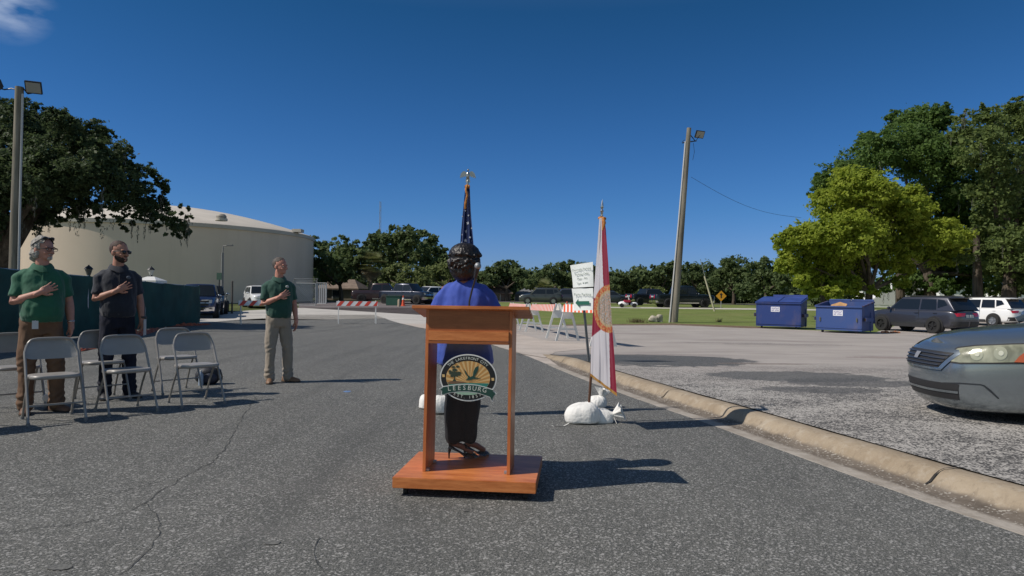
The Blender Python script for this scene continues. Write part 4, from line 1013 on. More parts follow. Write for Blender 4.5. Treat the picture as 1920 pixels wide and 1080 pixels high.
# emblem, drawn in the units of a 9x enlargement and scaled to size
K = .000392; ec = P(878, 708, mid.y + yq) - Vector((mid.x, mid.y, 0)); ec = Matrix.Rotation(-rzL, 3, 'Z') @ ec
emb = bpy.data.objects.new('emblem', None)
def EP(x, y): return ((x - 610) * K, -(y - 545) * K)
LY = [0]
mbe = MB(); Mx = Matrix(((1, 0, 0, ec.x), (0, 0, -1, yq - .004), (0, 1, 0, ec.z), (0, 0, 0, 1)))
emats = [mat('emblem white', (.66, .66, .64), .4), mat('emblem black', (.012, .012, .014), .4), mat('emblem gold', (.66, .44, .19), .5), mat('emblem amber', (.50, .25, .07), .5), mat('emblem dark green', (.014, .058, .045), .4),
         mat('emblem teal', (.03, .20, .16), .4), mat('emblem pale green', (.30, .45, .33), .5), mat('emblem brown', (.16, .09, .05), .5), mat('emblem olive', (.035, .05, .03), .5)]
mbe.M = Mx
def ep(poly, k, z, th=None):
    mbe.k = k; mbe.prism([EP(*p) for p in poly], (0, 0, 0), (1, 0, 0), (0, 1, 0), z * .0012 + .002)
def ellp(cx, cy, rx, ry, a0=0, a1=360, n=72): return [(cx + rx * cos(radians(a0 + (a1 - a0) * i / n)), cy - ry * sin(radians(a0 + (a1 - a0) * i / n))) for i in range(n if a1 - a0 == 360 else n + 1)]
ep(ellp(610, 545, 484, 397)[::-1][::-1], 0, 0); ep(ellp(610, 545, 463, 376), 1, 1)
tail_l = [(250, 690), (112, 742), (160, 775), (150, 850), (262, 812)]; tail_r = [(950, 800), (1030, 940), (1052, 850), (1098, 800), (1040, 750), (1040, 720)]
ep(tail_l, 0, .5); ep(tail_r, 0, .5)
ep(ellp(610, 545, 375, 283), 2, 2)
for i in range(15):
    a0 = 4 + i * 12; a1 = a0 + 6; sx, sy = 640, 640
    def hit(a):
        dx, dy = cos(radians(a)), -sin(radians(a)); A = dx * dx / 375 ** 2 + dy * dy / 283 ** 2; B = 2 * ((sx - 610) * dx / 375 ** 2 + (sy - 545) * dy / 283 ** 2); C = (sx - 610) ** 2 / 375 ** 2 + (sy - 545) ** 2 / 283 ** 2 - 1
        tq = (-B + sqrt(B * B - 4 * A * C)) / (2 * A); return (sx + dx * tq * .995, sy + dy * tq * .995)
    ep([(sx, sy), hit(a0), hit(a1)], 3, 2.5)
ep([p for p in ellp(610, 545, 370, 279, 198, 342)], 5, 3)
ep([(262, 640), (300, 612), (400, 600), (520, 615), (600, 632), (420, 650), (280, 660)], 7, 3.3)
ep(ellp(590, 800, 185, 34), 6, 4)
random.seed(3)
for cx, cy, rr in ((390, 490, 78), (330, 470, 55), (450, 470, 50), (380, 420, 50), (340, 520, 40), (430, 360, 34), (360, 370, 34), (300, 440, 30), (455, 500, 30)):
    ep([(cx + rr * (1 if k % 2 else .72) * cos(k / 9 * pi), cy - rr * .62 * (1 if k % 2 else .72) * sin(k / 9 * pi)) for k in range(18)], 8, 3.5 + .1 * random.random())
ep([(345, 610), (372, 560), (362, 500), (390, 500), (384, 560), (410, 610)], 8, 3.45)
ep([(536, 398), (566, 430), (600, 490), (650, 530), (690, 510), (700, 440), (730, 370), (782, 340), (778, 410), (750, 470), (715, 530), (760, 540), (820, 545), (760, 556), (700, 562), (650, 578), (570, 582), (600, 560), (610, 530), (565, 480)], 4, 4.2)
top_ = [(180, 712), (300, 690), (450, 668), (610, 660), (770, 672), (900, 700), (1035, 740)]; bot_ = [(1030, 870), (930, 835), (770, 790), (610, 772), (450, 778), (290, 802), (180, 838)]
ep([(x + (0), y - 12) for x, y in top_] + [(x, y + 10) for x, y in bot_], 0, 4.5); ep(top_ + bot_, 4, 5.2)
ep([(250, 700), (132, 745), (172, 775), (165, 832), (250, 800)], 4, 4.8); ep([(960, 800), (1020, 915), (1040, 850), (1082, 802), (1030, 765)], 4, 4.8)
for x, y in ((190, 522), (1030, 562)): ep([(x - 24, y - 24), (x + 20, y - 24), (x + 24, y + 20), (x - 18, y + 22)], 2, 3)
embo = mbe.build('emblem', emats, lect, smooth=False)
mbl = MB()
def letter(ch, x, y, rot, size):
    ux, uy = EP(x, y); M = Mx @ Matrix.Translation((ux, uy, .0085)) @ Matrix.Rotation(rot, 4, 'Z'); text_mesh(ch, size * K, M, mbl)
for i, ch in enumerate('LEESBURG'): x = 292 + i * 86; yy = 742 - 26 * (1 - ((x - 610) / 350) ** 2) + (x - 610) * .05 * (x > 610); letter(ch, x, yy, radians(8 - i * 3.3), 108)
s_ = 'THE LAKEFRONT CITY'; wd = {'I': .5, ' ': .75, 'T': .9, 'L': .85, 'E': .85, 'F': .85}; W_ = [wd.get(c, 1) for c in s_]; tot = sum(W_); acc = 0
for c, w_ in zip(s_, W_):
    a = 144 - (acc + w_ / 2) / tot * 106; acc += w_
    if c != ' ': letter(c, 610 + 418 * cos(radians(a)), 545 - 328 * sin(radians(a)), radians(a - 90) * .88, 66)
s_ = 'EST. 1857'; W_ = [{'.': .5, ' ': .8, '1': .8}.get(c, 1) for c in s_]; tot = sum(W_); acc = 0
for c, w_ in zip(s_, W_):
    a = 233 + (acc + w_ / 2) / tot * 72; acc += w_
    if c != ' ': letter(c, 610 + 410 * cos(radians(a)), 545 - 326 * sin(radians(a)), radians(a - 270) * .88, 70)
mbl.build('lettering', mat('emblem letters', (.60, .62, .56), .5), embo, smooth=False)

# microphone on a gooseneck
mc = thing('microphone', 'microphone with a silver ball head on a black gooseneck above the lectern', 'microphone', Hh(882, 575, 1.2) * 0 + P(880, 578, mid.y + .34))
o0 = Vector(mc.location); ym = mid.y + .34
pts = [P(px, py, ym + dy) - o0 for px, py, dy in ((880, 582, .03), (880, 566, .03), (884, 548, .03), (889, 530, .02), (892, 518, .0), (892, 512, -.01))]
mb = MB(); mb.tube(resample(pts, .01), .0065, 8); mb.build('gooseneck', BLACKM, mc)
mb = MB(); a = P(891, 520, ym - .0) - o0; b = P(896, 499, ym - .02) - o0; mb.tube([a, a.lerp(b, .5), a.lerp(b, .85)], [.012, .015, .02], 12); mb.build('handle', mat('mic body', (.03, .03, .035), .35), mc)
mb = MB(); mb.ell(b, (.023, .023, .025), 16, 12); mb.build('grille', mat('mic grille', (.30, .31, .32), .5, .6, bump=(400, .8, .002)), mc)
mb = MB(); mb.lathe([(.03, 0), (.03, .012), (.012, .02)], pts[0] - Vector((0, 0, .005)), n=12); mb.build('mount', BLACKM, mc)

# ------------------------------------------------------------------ FOLDING CHAIRS
CH = mat('beige grey chair enamel', (.30, .285, .265), .38, .25, var=(5, .08)); CHS = mat('beige grey chair seat', (.33, .315, .295), .42, .15, var=(3, .08))
def smooth_path(p, st=.02): return resample([Vector(q) for q in p], st)
def make_chair():
    t = thing('folding_chair', 'x', 'folding chair')
    for s in (-1, 1):
        mb = MB(); mb.tube(smooth_path([(s * .235, -.25, .015), (s * .228, -.14, .27), (s * .222, .0, .56), (s * .218, .06, .68), (s * .19, .083, .76)], .03), .0125, 8); mb.build('front_leg', CH, t)
        mb = MB(); mb.tube(smooth_path([(s * .208, .22, .015), (s * .203, .1, .24), (s * .2, -.04, .44)], .05), .0115, 8); mb.build('rear_leg', CH, t)
    mb = MB(); mb.tube(smooth_path([(-.19, .083, .76), (-.165, .09, .792), (-.11, .094, .805), (0, .096, .808), (.11, .094, .805), (.165, .09, .792), (.19, .083, .76)], .02), .0125, 8); mb.build('top_rail', CH, t)
    A = []
    for i in range(17):
        u = i / 16 * 2 - 1; row = []
        for j in range(9):
            v = j / 8; z = .605 + .185 * v; hw = .216 - .045 * max(0, v - .7) * 3.3 * (abs(u) > .8)
            row.append(Vector((u * (.216 - (.035 if v > .85 and abs(u) > .7 else 0)), .018 + .075 * v + .03 * (1 - u * u) + .006, z + .012 * (1 - u * u) * (v > .5) - .02 * (abs(u) ** 6) * (v < .2) * -1)))
        A.append(row)
    mb = MB(); mb.loft(A, closed=False, cap=False); mb.loft([[p + Vector((0, .008, 0)) for p in r] for r in A], closed=False, cap=False); mb.build('backrest', CHS, t)
    rings = []
    for z, sc in ((.418, .93), (.425, .99), (.440, 1.0), (.452, .985), (.458, .93), (.455, .7), (.452, .3)):
        rings.append([Vector((.205 * sc * (abs(cos(a)) ** .45) * (1 if cos(a) >= 0 else -1), -.04 + .205 * sc * (abs(sin(a)) ** .45) * (1 if sin(a) >= 0 else -1), z + .012 * (sin(a) < 0))) for a in [2 * pi * k / 40 for k in range(40)]])
    mb = MB(); mb.loft(rings); mb.build('seat', CHS, t, angle=60)
    for y, z, hw in ((-.18, .18, .226), (.165, .135, .205)): mb = MB(); mb.tube([(-hw, y, z), (hw, y, z)], .008, 8); mb.build('cross_brace', CH, t)
    for s in (-1, 1):
        for y, x in ((-.25, .235), (.22, .208)): mb = MB(); mb.lathe([(.017, 0), (.017, .035), (.013, .04)], (s * x, y, 0), 10); mb.build('foot_cap', mat('grey rubber', (.2, .2, .2), .8), t)
    return t
ch0 = make_chair(); RZC = radians(48)
def chair(mx_, my_, lab, rz=RZC, first=[True]):
    if first[0]: t = ch0; first[0] = False
    else: t = copy_tree(ch0)
    c, s = cos(rz), sin(rz); off = Vector((c * 0 + s * .25, -c * .25, 0))     # (mx, my) is midway between the front feet
    t.location = (mx_ - off.x, my_ - off.y, zg(my_)); t.rotation_euler = (0, 0, rz); t['label'] = lab; t['category'] = 'folding chair'; t['group'] = 'beige metal folding chairs in two rows'; return t
def midf(a, b): return (G(*a) + G(*b)) / 2
mD = midf((339, 767), (424, 757)); mC = midf((202, 783), (298, 771)); mBq = midf((52, 801), (162, 789))
chair(mD.x, mD.y, 'folding chair of the front row nearest the lectern, bag underneath', radians(47))
chair(mC.x, mC.y, 'folding chair directly in front of the man in navy shirt', radians(50))
chair(mBq.x, mBq.y, 'folding chair directly in front of the long haired man in green', radians(45))
mA = mBq + (mBq - mC) * 1.08; chair(mA.x, mA.y, 'folding chair cut off by the left edge of the picture', radians(46))
bk = Vector((-.743, .669, 0))
mF = mD + bk * 1.08 + Vector((.669, .743, 0)) * .20; mE = mC + bk * 1.04 + Vector((.669, .743, 0)) * .07; mGq = mE * 2 - mF; 
chair(mF.x, mF.y, 'back row folding chair at its right end, left of the bag', radians(46))
chair(mE.x, mE.y, 'back row folding chair seen beside the navy shirted man\'s legs', radians(48))
chair(mGq.x, mGq.y, 'back row folding chair hidden behind the long haired man\'s legs', radians(47))

# bag with a bottle under the right chair, white cup on the ground
g = G(383, 723); g.y += .12; t = thing('backpack', 'black backpack with a side bottle under the right front chair', 'backpack', g, radians(20))
mb = MB(); mb.ell((0, 0, .12), (.17, .11, .13), 20, 12); mb.build('bag_body', mat('black nylon', (.012, .014, .022), .6, bump=(30, .4, .01)), t, displace=(7, .03))
mb = MB(); mb.ell((0.02, -.085, .09), (.1, .05, .075), 14, 8); mb.build('front_pocket', mat('navy nylon', (.02, .026, .05), .6), t, displace=(9, .02))
mb = MB(); mb.tube(smooth_path([(.08, -.03, .23), (.15, -.06, .2), (.18, -.08, .1), (.16, -.08, .02)]), .010, 6); mb.build('strap', BLACKM, t)
g = G(381, 722) + Vector((0, -.07, 0)); t = thing('water_bottle', 'clear blue water bottle leaning on the black backpack', 'bottle', g)
mb = MB(); mb.lathe([(.031, 0), (.033, .02), (.031, .08), (.033, .15), (.012, .185), (.012, .20)], n=14); mb.build('bottle_body', mat('pale blue bottle', (.28, .35, .45), .15), t)
mb = MB(); mb.lathe([(.015, .197), (.015, .215), (0, .216)], n=12); mb.build('cap', WHITEP, t)
g = G(90, 768); t = thing('portable_fan', 'small white boxy device on a black stand beside the man\'s shoe', 'device', g)
mb = MB(); mb.box((0, 0, .125), (.10, .06, .07)); mb.build('housing', WHITEP, t, smooth=False, bevel=.012)
mb = MB(); mb.tube([(0, 0, .01), (0, 0, .10)], .012, 8); mb.lathe([(.045, 0), (.04, .012), (.01, .018)], n=14); mb.build('stand', BLACKM, t)
# ------------------------------------------------------------------ FLAGS AND SANDBAGS
def dyed(name, rough=.75, sub=.15):
    m = bpy.data.materials.new(name); m.use_nodes = True; t = m.node_tree; b = t.nodes['Principled BSDF']
    a = t.nodes.new('ShaderNodeAttribute'); a.attribute_name = 'dye'; t.links.new(a.outputs['Color'], b.inputs['Base Color']); b.inputs['Roughness'].default_value = rough; b.inputs['Sheen Weight'].default_value = .2
    tr = t.nodes.new('ShaderNodeBsdfTranslucent'); t.links.new(a.outputs['Color'], tr.inputs[0]); ms = t.nodes.new('ShaderNodeMixShader'); ms.inputs[0].default_value = .42
    t.links.new(b.outputs[0], ms.inputs[1]); t.links.new(tr.outputs[0], ms.inputs[2]); t.links.new(ms.outputs[0], t.nodes['Material Output'].inputs['Surface']); return m
def cloth(name, xl, xr, ytop, ybot, Y0, o, dye, parent, pleat, mt, nu=90, nv=260, amp=.035, tilt=0, fold=.35):
    """hanging cloth: xl / xr give its left and right edge at each height, pleats stand out in depth"""
    V = np.zeros(((nu + 1) * (nv + 1), 3)); Cc = np.zeros(((nu + 1) * (nv + 1), 4)); k = 0
    for j in range(nv + 1):
        for i in range(nu + 1):
            s = i / nu; v = j / nv; py = ytop + v * (ybot(s) - ytop); L_ = np.interp(py, *xl); R = np.interp(py, *xr)
            ph = pleat * 2 * pi * (s + .06 * sin(v * 5)) ; fall = min(1, v * 2.5 + .25)
            px = L_ + (R - L_) * (s + fold / pleat * sin(ph * 1.0 + 1.2) * s * (1 - s) * 2)
            y = Y0 + tilt * (.5 - s) * fall + amp * fall * sin(ph) + amp * .5 * sin(ph * 2.3 + v * 6) * fall + .03 * mnoise.noise(Vector((s * 3, v * 4, 2)))
            V[k] = tuple(P(px, py, y) - o); Cc[k] = (*dye(px, py, s, v), 1); k += 1
    I = np.arange((nu + 1) * (nv + 1)).reshape(nv + 1, nu + 1)
    F = np.stack([I[:-1, :-1], I[1:, :-1], I[1:, 1:], I[:-1, 1:]], -1).reshape(-1, 4)
    ob = mesh_np(name, V, F, mt, parent, None, True); a = ob.data.attributes.new('dye', 'FLOAT_COLOR', 'POINT'); a.data.foreach_set('color', Cc.astype(np.float32).ravel()); return ob
MAROON = (.30, .010, .042); FW = (.74, .70, .72); GOLD = (.50, .25, .05)
def fl_dye(px, py, s, v):
    n1 = mnoise.noise(Vector((px * .35, py * .35, 1))); n2 = mnoise.noise(Vector((px * .8, py * .8, 5)))
    if v > .983: return tuple(c * (1 + .35 * n2) for c in GOLD)
    e = sqrt(((px - 1142) / 29) ** 2 + ((py - 579) / 45) ** 2)
    if e < 1.0:
        if e > .76: return (.60, .13, .05) if n1 < .12 else (.62, .36, .12)
        if e > .66: return (.55, .42, .25)
        return (.34, .30, .24) if n1 > .1 else ((.50, .22, .07) if n2 > 0.05 else (.52, .50, .48))
    band = np.interp(py, [408, 466, 530, 620, 742], [1128.5, 1128.5, 1131, 1142, 1144.5])
    if px > band: return MAROON
    if 558 < py:
        low = np.interp(px, [1108, 1120, 1135, 1150], [633, 623, 612, 620])
        if py < low and px < 1146 and px < 1112 + (py - 556) * 1.1: return MAROON
    return FW
STEELP = mat('pole chrome', (.55, .55, .55), .25, .9); BROWNP = mat('brown pole varnish', (.10, .045, .025), .4); CORD = mat('gold cord', (.45, .17, .03), .7, var=(40, .4))
FABRIC = dyed('flag cloth')
Yf = 6.78; fb = P(1104.5, 765, Yf); fb.z = 0
tf = thing('state_flag', 'white and red state flag with a round seal, furled on a pole', 'flag', fb)
top = P(1128, 408, Yf) - fb; b0 = P(1104.5, 758, Yf) - fb; mb = MB(); mb.tube([b0 + Vector((0, 0, -.12)), b0, top], [.0135] * 3, 10); mb.build('pole', BROWNP, tf)
tt_ = P(1129.5, 374, Yf) - fb; d = (tt_ - top); mb = MB()
for a_, r_ in ((0, .013), (.1, .02), (.14, .012), (.3, .012), (.34, .019), (.4, .012), (.46, .010)): pass
mb.tube([top + d * q for q in (0, .08, .12, .3, .36, .42, .46, .56, .7, .85, 1.0)], [.013, .019, .012, .013, .020, .013, .008, .017, .014, .008, .001], 12); mb.build('spear_finial', STEELP, tf)
cloth('flag_cloth', ([408, 450, 500, 560, 600, 640, 705], [1124, 1121, 1117, 1112.5, 1111, 1109, 1107]), ([408, 430, 500, 560, 600, 660, 745], [1133, 1136, 1141, 1144.5, 1147, 1151.5, 1157]), 409, lambda s: 705 + 38 * s, Yf - .24, fb, fl_dye, tf, 3.0, FABRIC, amp=.008, tilt=.32, fold=.06)
mb = MB(); mb.tube([P(1131, 408, Yf - .3) - fb, P(1133, 418, Yf - .32) - fb, P(1130, 432, Yf - .32) - fb], [.012, .018, .008], 8); mb.tube([P(1124, 409, Yf - .05) - fb, P(1134, 410, Yf - .3) - fb], .016, 8); mb.build('cord', CORD, tf)

Yu = 7.15; ub = P(866, 760, Yu); ub.z = 0
NAVY = (.020, .045, .16)
def us_dye(px, py, s, v):
    if py < 600: return NAVY
    if v > .985: return GOLD
    return (.36, .015, .025) if int((s * 7)) % 2 == 0 else (.62, .60, .60)
tu = thing('national_flag', 'dark blue starred flag furled on an eagle topped pole behind the woman', 'flag', ub)
top = P(876.6, 347, Yu) - ub; mb = MB(); mb.tube([Vector((0, 0, .02)), top], .0135, 10); mb.build('pole', BROWNP, tu)
XL = ([345, 400, 440, 470, 560, 720], [873, 867.5, 864, 862, 855, 848]); XR = ([345, 400, 440, 470, 560, 720], [880.5, 883, 886.5, 889, 896, 902])
fc = cloth('flag_cloth', XL, XR, 347, lambda s: 700 + 15 * s, Yu - .07, ub, us_dye, tu, 2.5, FABRIC, tilt=.10, fold=.2)
bvh = BVHTree.FromPolygons([v.co for v in fc.data.vertices], [tuple(p.vertices) for p in fc.data.polygons])
mb = MB()
for px, py, r_ in ((875.0, 434, .017), (877.6, 418.5, .015), (865.5, 420, .010), (867, 406, .008), (878.5, 404, .009), (873, 451, .017), (884.5, 428, .009), (881, 445, .010), (867, 440, .009), (872, 395, .008), (884, 452, .010), (866, 455, .010)):
    r_ *= 1.35; c_ = P(px, py, 5.0); d_ = (c_ - Vector((0, 0, CAM_H))).normalized(); hit = bvh.ray_cast(Vector((0, 0, CAM_H)) - ub, d_)
    if hit[0] is None: continue
    q = hit[0] - d_ * .004; pts = []
    for k in range(10): a = k * pi / 5 + pi / 2; rr = r_ * (1 if k % 2 == 0 else .42); pts.append((rr * cos(a), rr * sin(a)))
    mb.prism(pts, q, (1, 0, 0), (0, 0, 1), .002)
mb.build('stars', mat('star white', (.75, .75, .76), .7), tu, smooth=False)
mb = MB(); mb.tube(smooth_path([P(876, 347, Yu - .1) - ub, P(873.5, 356, Yu - .13) - ub, P(876, 366, Yu - .13) - ub, P(873, 380, Yu - .13) - ub, P(872.4, 392, Yu - .12) - ub], .02), [.016] * 0 or .012, 8)
mb.tube([P(872, 350, Yu - .09) - ub, P(880.5, 350, Yu - .10) - ub], .018, 8); mb.build('cord', CORD, tu)
# eagle
ec0 = P(877.2, 333, Yu) - ub; mb = MB(); mb.tube([top, top + Vector((0, 0, .03)), ec0 + Vector((0, 0, -.03))], [.012, .016, .010], 10)
mb.ell(ec0 + Vector((0, 0, .022)), (.020, .02, .042), 12, 8); mb.ell(ec0 + Vector((.004, -.012, .078)), (.012, .015, .014), 10, 6); mb.tube([ec0 + Vector((.004, -.02, .078)), ec0 + Vector((.008, -.036, .072))], [.006, .001], 6)
mb.prism([(-.018, 0), (.018, 0), (.026, -.05), (-.026, -.05)], ec0 + Vector((0, .01, .0)), (1, 0, 0), (0, 0, 1), .008)
for s in (-1, 1):
    wv = [(s * .010, .045), (s * .030, .068), (s * .052, .066), (s * .072, .045), (s * .084, .010), (s * .083, -.012), (s * .070, .006), (s * .060, -.006), (s * .050, .012), (s * .038, .004), (s * .026, .018), (s * .012, .010)]
    if s < 0: wv = wv[::-1]
    mb.prism(wv, ec0 + Vector((0, .006, 0)), (1, 0, 0), (0, 0, 1), .012)
mb.build('eagle_finial', mat('aged silver', (.42, .41, .38), .3, .85), tu, bevel=.002)

SAND = mat('white woven sandbag', (.74, .73, .70), .8, var=(12, .07), bump=(45, .6, .01))
def sandbag(px, py, w_, d_, h_, seed, lab, neck=(1, .3), rz=0.0, group='white sandbags weighing down the flag poles', dyz=0):
    g = G(px, py); o = g + Vector((0, d_ / 2 + dyz, 0)); o.z = 0; mb = MB(); rings = []
    for i in range(13):
        t_ = i / 12; z = h_ * sin(t_ * pi / 2) ** 1.0; sc = (cos(t_ * pi / 2) ** .55) * (1 + .12 * sin(t_ * pi)); rings.append([Vector((w_ / 2 * sc * (abs(cos(a)) ** .8) * (1 if cos(a) > 0 else -1), d_ / 2 * sc * (abs(sin(a)) ** .8) * (1 if sin(a) > 0 else -1), z + .003)) for a in [2 * pi * k / 36 for k in range(36)]])
    mb.loft(rings)
    t = thing('sandbag', lab, 'sandbag', o, rz, group); body = mb.build('bag_body', SAND, t, subsurf=1)
    def fold(c, n):                                       # creases running up to the tied mouth, soft bulges below
        a = atan2(c.y, c.x); k = max(0, c.z / h_)
        return n * (.007 * k * abs(mnoise.noise(Vector((a * 3.5, seed, c.z * 4)))) * 2 - .003 * k + .026 * mnoise.noise(c * 5 + Vector((seed * 3.1, 1, 0))) + .004 * mnoise.noise(Vector((a * 9, c.z * 30, seed))))
    push(body.data, fold)
    for v in body.data.vertices: v.co.z = max(v.co.z, .002)
    if neck is None: return t
    # tied neck with its ruffle of loose cloth
    nx, nz = neck; a0 = Vector((nx * w_ * .42, -.02, h_ * .55)); d = Vector((nx * .8, -.1, nz)).normalized(); mb = MB(); rings = []
    s_ = d.cross(Vector((0, 1, 0))).normalized(); u_ = s_.cross(d)
    for i in range(12):
        t_ = i / 11; r_ = (.05 * (1 - t_ * 2.6) + .018) if t_ < .3 else (.016 + .062 * ((t_ - .3) / .7) ** .8)
        rings.append([a0 + d * .15 * t_ + (s_ * cos(a) + u_ * sin(a) * .7) * r_ * (1 + (.35 * sin(a * 5 + seed) + .2 * sin(a * 8)) * max(0, t_ - .3) * 1.4) for a in [2 * pi * k / 40 for k in range(40)]])
    mb.loft(rings, cap=False); mb.build('tied_neck', SAND, t)
    mb = MB(); c = a0 + d * .15 * .3; mb.tube([c - d * .006, c + d * .006], .022, 12); mb.tube(smooth_path([c, c + Vector((.03 * nx, -.03, -.05)), c + Vector((.05 * nx, -.06, -c.z + .006))], .02), .003, 5); mb.build('tie', mat('white cord', (.6, .6, .58), .8), t)
    return t
sandbag(1096, 798, .34, .26, .20, 1, 'plump white sandbag in front of the state flag pole', None)
sandbag(1128, 796, .26, .22, .13, 2, 'smaller white sandbag flopped right of the state flag pole', (.8, .25), radians(-8), dyz=.02)
sandbag(1124, 770, .2, .2, .14, 7, 'white sandbag behind the state flag pole, neck standing up', (.4, 1.3), radians(10), dyz=.1)
sandbag(826, 779, .20, .2, .20, 3, 'white sandbag left of the woman\'s black trousers', None)
sandbag(797, 769, .17, .2, .15, 4, 'low white sandbag seen just outside the lectern\'s left panel', None, radians(15))
sandbag(872, 766, .30, .2, .17, 5, 'white sandbag hidden behind the woman\'s legs', None)
g = G(1050, 800); mb = MB(); mb.tube(smooth_path([Vector((-.08, .02, .004)), Vector((-.03, 0, .006)), Vector((.03, .01, .005)), Vector((.09, .03, .03))], .01), .006, 6, ry=.4); o = mb.build('cord_scrap', SAND); o.location = g; tag(o, 'scrap of white cord on the asphalt left of the plump sandbag', 'cord')

# ------------------------------------------------------------------ DUMPSTERS
def dumpster(pl, pr, rzd, wid, dep, hf, hb, colr, rust, lab):
    a, b = G(*pl), G(*pr); c = (a + b) / 2; th = radians(rzd); ex_ = Vector((cos(th), sin(th), 0)); c.z = zg(c.y)
    t = thing('dumpster', lab, 'dumpster', c, th, 'blue steel dumpsters at the lot edge')
    M_ = mat('dumpster blue ' + lab[:8], colr, .5, .1, var=(2.2, .15), col2=tuple(.6 * q + .4 * w for q, w in zip(colr, (.14, .10, .10))), thr=(.50, .74), bump=(6, .3, .01), stretch=(1, 1, .45)); DK = mat('dumpster inside', (.03, .02, .018), .9); RU = mat('rusty rim', (.17, .075, .045), .9, var=(6, .5), col2=(.05, .10, .30) if not rust else None)
    w2 = wid / 2; th_ = .04
    mb = MB()
    prof = [(0, .12), (dep, .12), (dep, hb), (0, hf)]
    for x in (-w2, w2 - th_): mb.prism(prof, (x, 0, 0), (0, 1, 0), (0, 0, 1), th_)
    mb.box((0, th_ / 2, (hf + .12) / 2), (wid - 2 * th_ - .004, th_, hf - .12)); mb.box((0, dep - th_ / 2, (hb + .12) / 2), (wid - 2 * th_ - .004, th_, hb - .12)); mb.box((0, dep / 2, .14), (wid - .1, dep - .1, .04))
    mb.build('bin', M_, t, smooth=False, bevel=.006)
    mb = MB(); mb.box((0, -.03, hf - .035), (wid + .06, .07, .07)); mb.build('front_rim', M_, t, smooth=False, bevel=.01)
    for s in (-1, 1):
        mb = MB(); mb.bar((s * (w2 + .02), 0, hf - .02), (s * (w2 + .02), dep, hb - .02), .07, .07); mb.build('side_rim', M_ if not rust else RU, t, smooth=False)
    mb = MB(); mb.box((0, -.012, .24), (wid - .02, .03, .035)); mb.build('lower_rib', M_, t, smooth=False)
    for s in (-1, 1):                                  # fork pockets
        mb = MB(); mb.box((s * (w2 + .075), dep * .42, hf * .52), (.14, dep * .62, .17)); pk = mb.build('fork_pocket', M_, t, smooth=False, bevel=.01)
        mb = MB(); mb.box((s * (w2 + .075), dep * .42 - dep * .31 - .002, hf * .52), (.10, .01, .13)); mb.build('opening', DK, pk, smooth=False)
        mb = MB(); mb.box((s * (w2 + .016), dep * .72, hf * .42), (.02, .07, hf * .7)); mb.build('stiffener', M_, t, smooth=False)
        mb = MB(); mb.lathe([(.03, -.03), (.075, -.03), (.075, .03), (.03, .03)], (s * (w2 - .25), .15, .075), 14, 'X'); mb.box((s * (w2 - .25), .15, .125), (.1, .12, .03)); mb.build('caster', BLACKM, t)
    LID = mat('dumpster lid plastic' + ('2' if rust else ''), (.035, .065, .24) if not rust else (.05, .08, .22), .5, var=(2, .2))
    sl = (hb - hf) / dep
    if not rust:
        for s in (-1, 1):
            mb = MB(); mb.prism([(.0, hf + .012), (dep + .05, hb + .03), (dep + .05, hb + .065), (.0, hf + .045)], (s * (w2 / 2) - w2 / 2 + .015, 0, 0), (0, 1, 0), (0, 0, 1), w2 - .03); mb.build('lid', LID, t, smooth=False, bevel=.01)
        mb = MB(); mb.bar((-w2 * .55, dep + .1, hb + .05), (w2, dep + .1, hb + .05), .05, .22); mb.build('lid_hinge', LID, t, smooth=False)
    else:
        for s in (-1, 1):                              # lids thrown back, hanging behind
            mb = MB(); mb.prism([(dep + .03, hb + .06), (dep + .10, hb + .10), (dep + .30, .45), (dep + .25, .43)], (s * (w2 / 2) - w2 / 2 + .02, 0, 0), (0, 1, 0), (0, 0, 1), w2 - .04); mb.build('lid', LID, t, smooth=False)
        mb = MB(); mb.prism([(-.42, 0), (.25, -.02), (.30, .10), (-.02, .19), (-.38, .06)], (-w2 * .05, .35, hf - .02), (1, 0, 0), (0, .25, 1), .04); mb.build('cardboard', mat('cardboard', (.50, .29, .13), .9, var=(5, .2)), t, smooth=False)
        mb = MB(); mb.box((0, dep / 2, hf - .12), (wid - .1, dep - .1, .05)); mb.build('waste', mat('mixed waste', (.10, .06, .05), .9, var=(5, .7), bump=(8, 1, .1)), t, smooth=False)
        for s in (-1, 1): mb = MB(); mb.box((s * (w2 - .2), -.035, hf * .5), (.05, .01, .18)); mb.build('scuff', mat('worn patch', (.10, .10, .07), .9), t, smooth=False)
    sx, sz, sw, sh = -w2 * .02 if rust else -w2 * .13, hf * .74, .42, .25
    mb = MB(); mb.box((sx, -.005, sz), (sw, .006, sh)); lb_ = mb.build('sticker', mat('sticker white', (.72, .72, .76), .5), t, smooth=False)
    random.seed(7); mb = MB()
    for row, n_ in ((.05, 7), (-.05, 9)):              # two lines of heavy violet lettering, too small to read
        x = sx - sw * .42
        for k in range(n_):
            wd_ = sw * .84 / n_; 
            if not (row < 0 and k in (3,)):
                mb.box((x + wd_ * .3, -.0115, sz + row), (wd_ * .22, .004, .07)); mb.box((x + wd_ * .62, -.0115, sz + row + random.choice((-.025, 0, .025))), (wd_ * .4, .004, .02))
            x += wd_
    mb.build('sticker_lettering', mat('violet ink', (.10, .08, .30), .6), lb_, smooth=False)
    return t
dumpster((1419, 614.5), (1501, 619), -35, 2.15, 1.35, 1.32, 1.55, (.022, .052, .215), False, 'darker blue closed dumpster, left of the pair')
dumpster((1532, 622), (1614, 627), -47, 1.98, 1.4, 1.22, 1.42, (.042, .088, .27), True, 'lighter blue dumpster with rusty open top, next to the grey car')

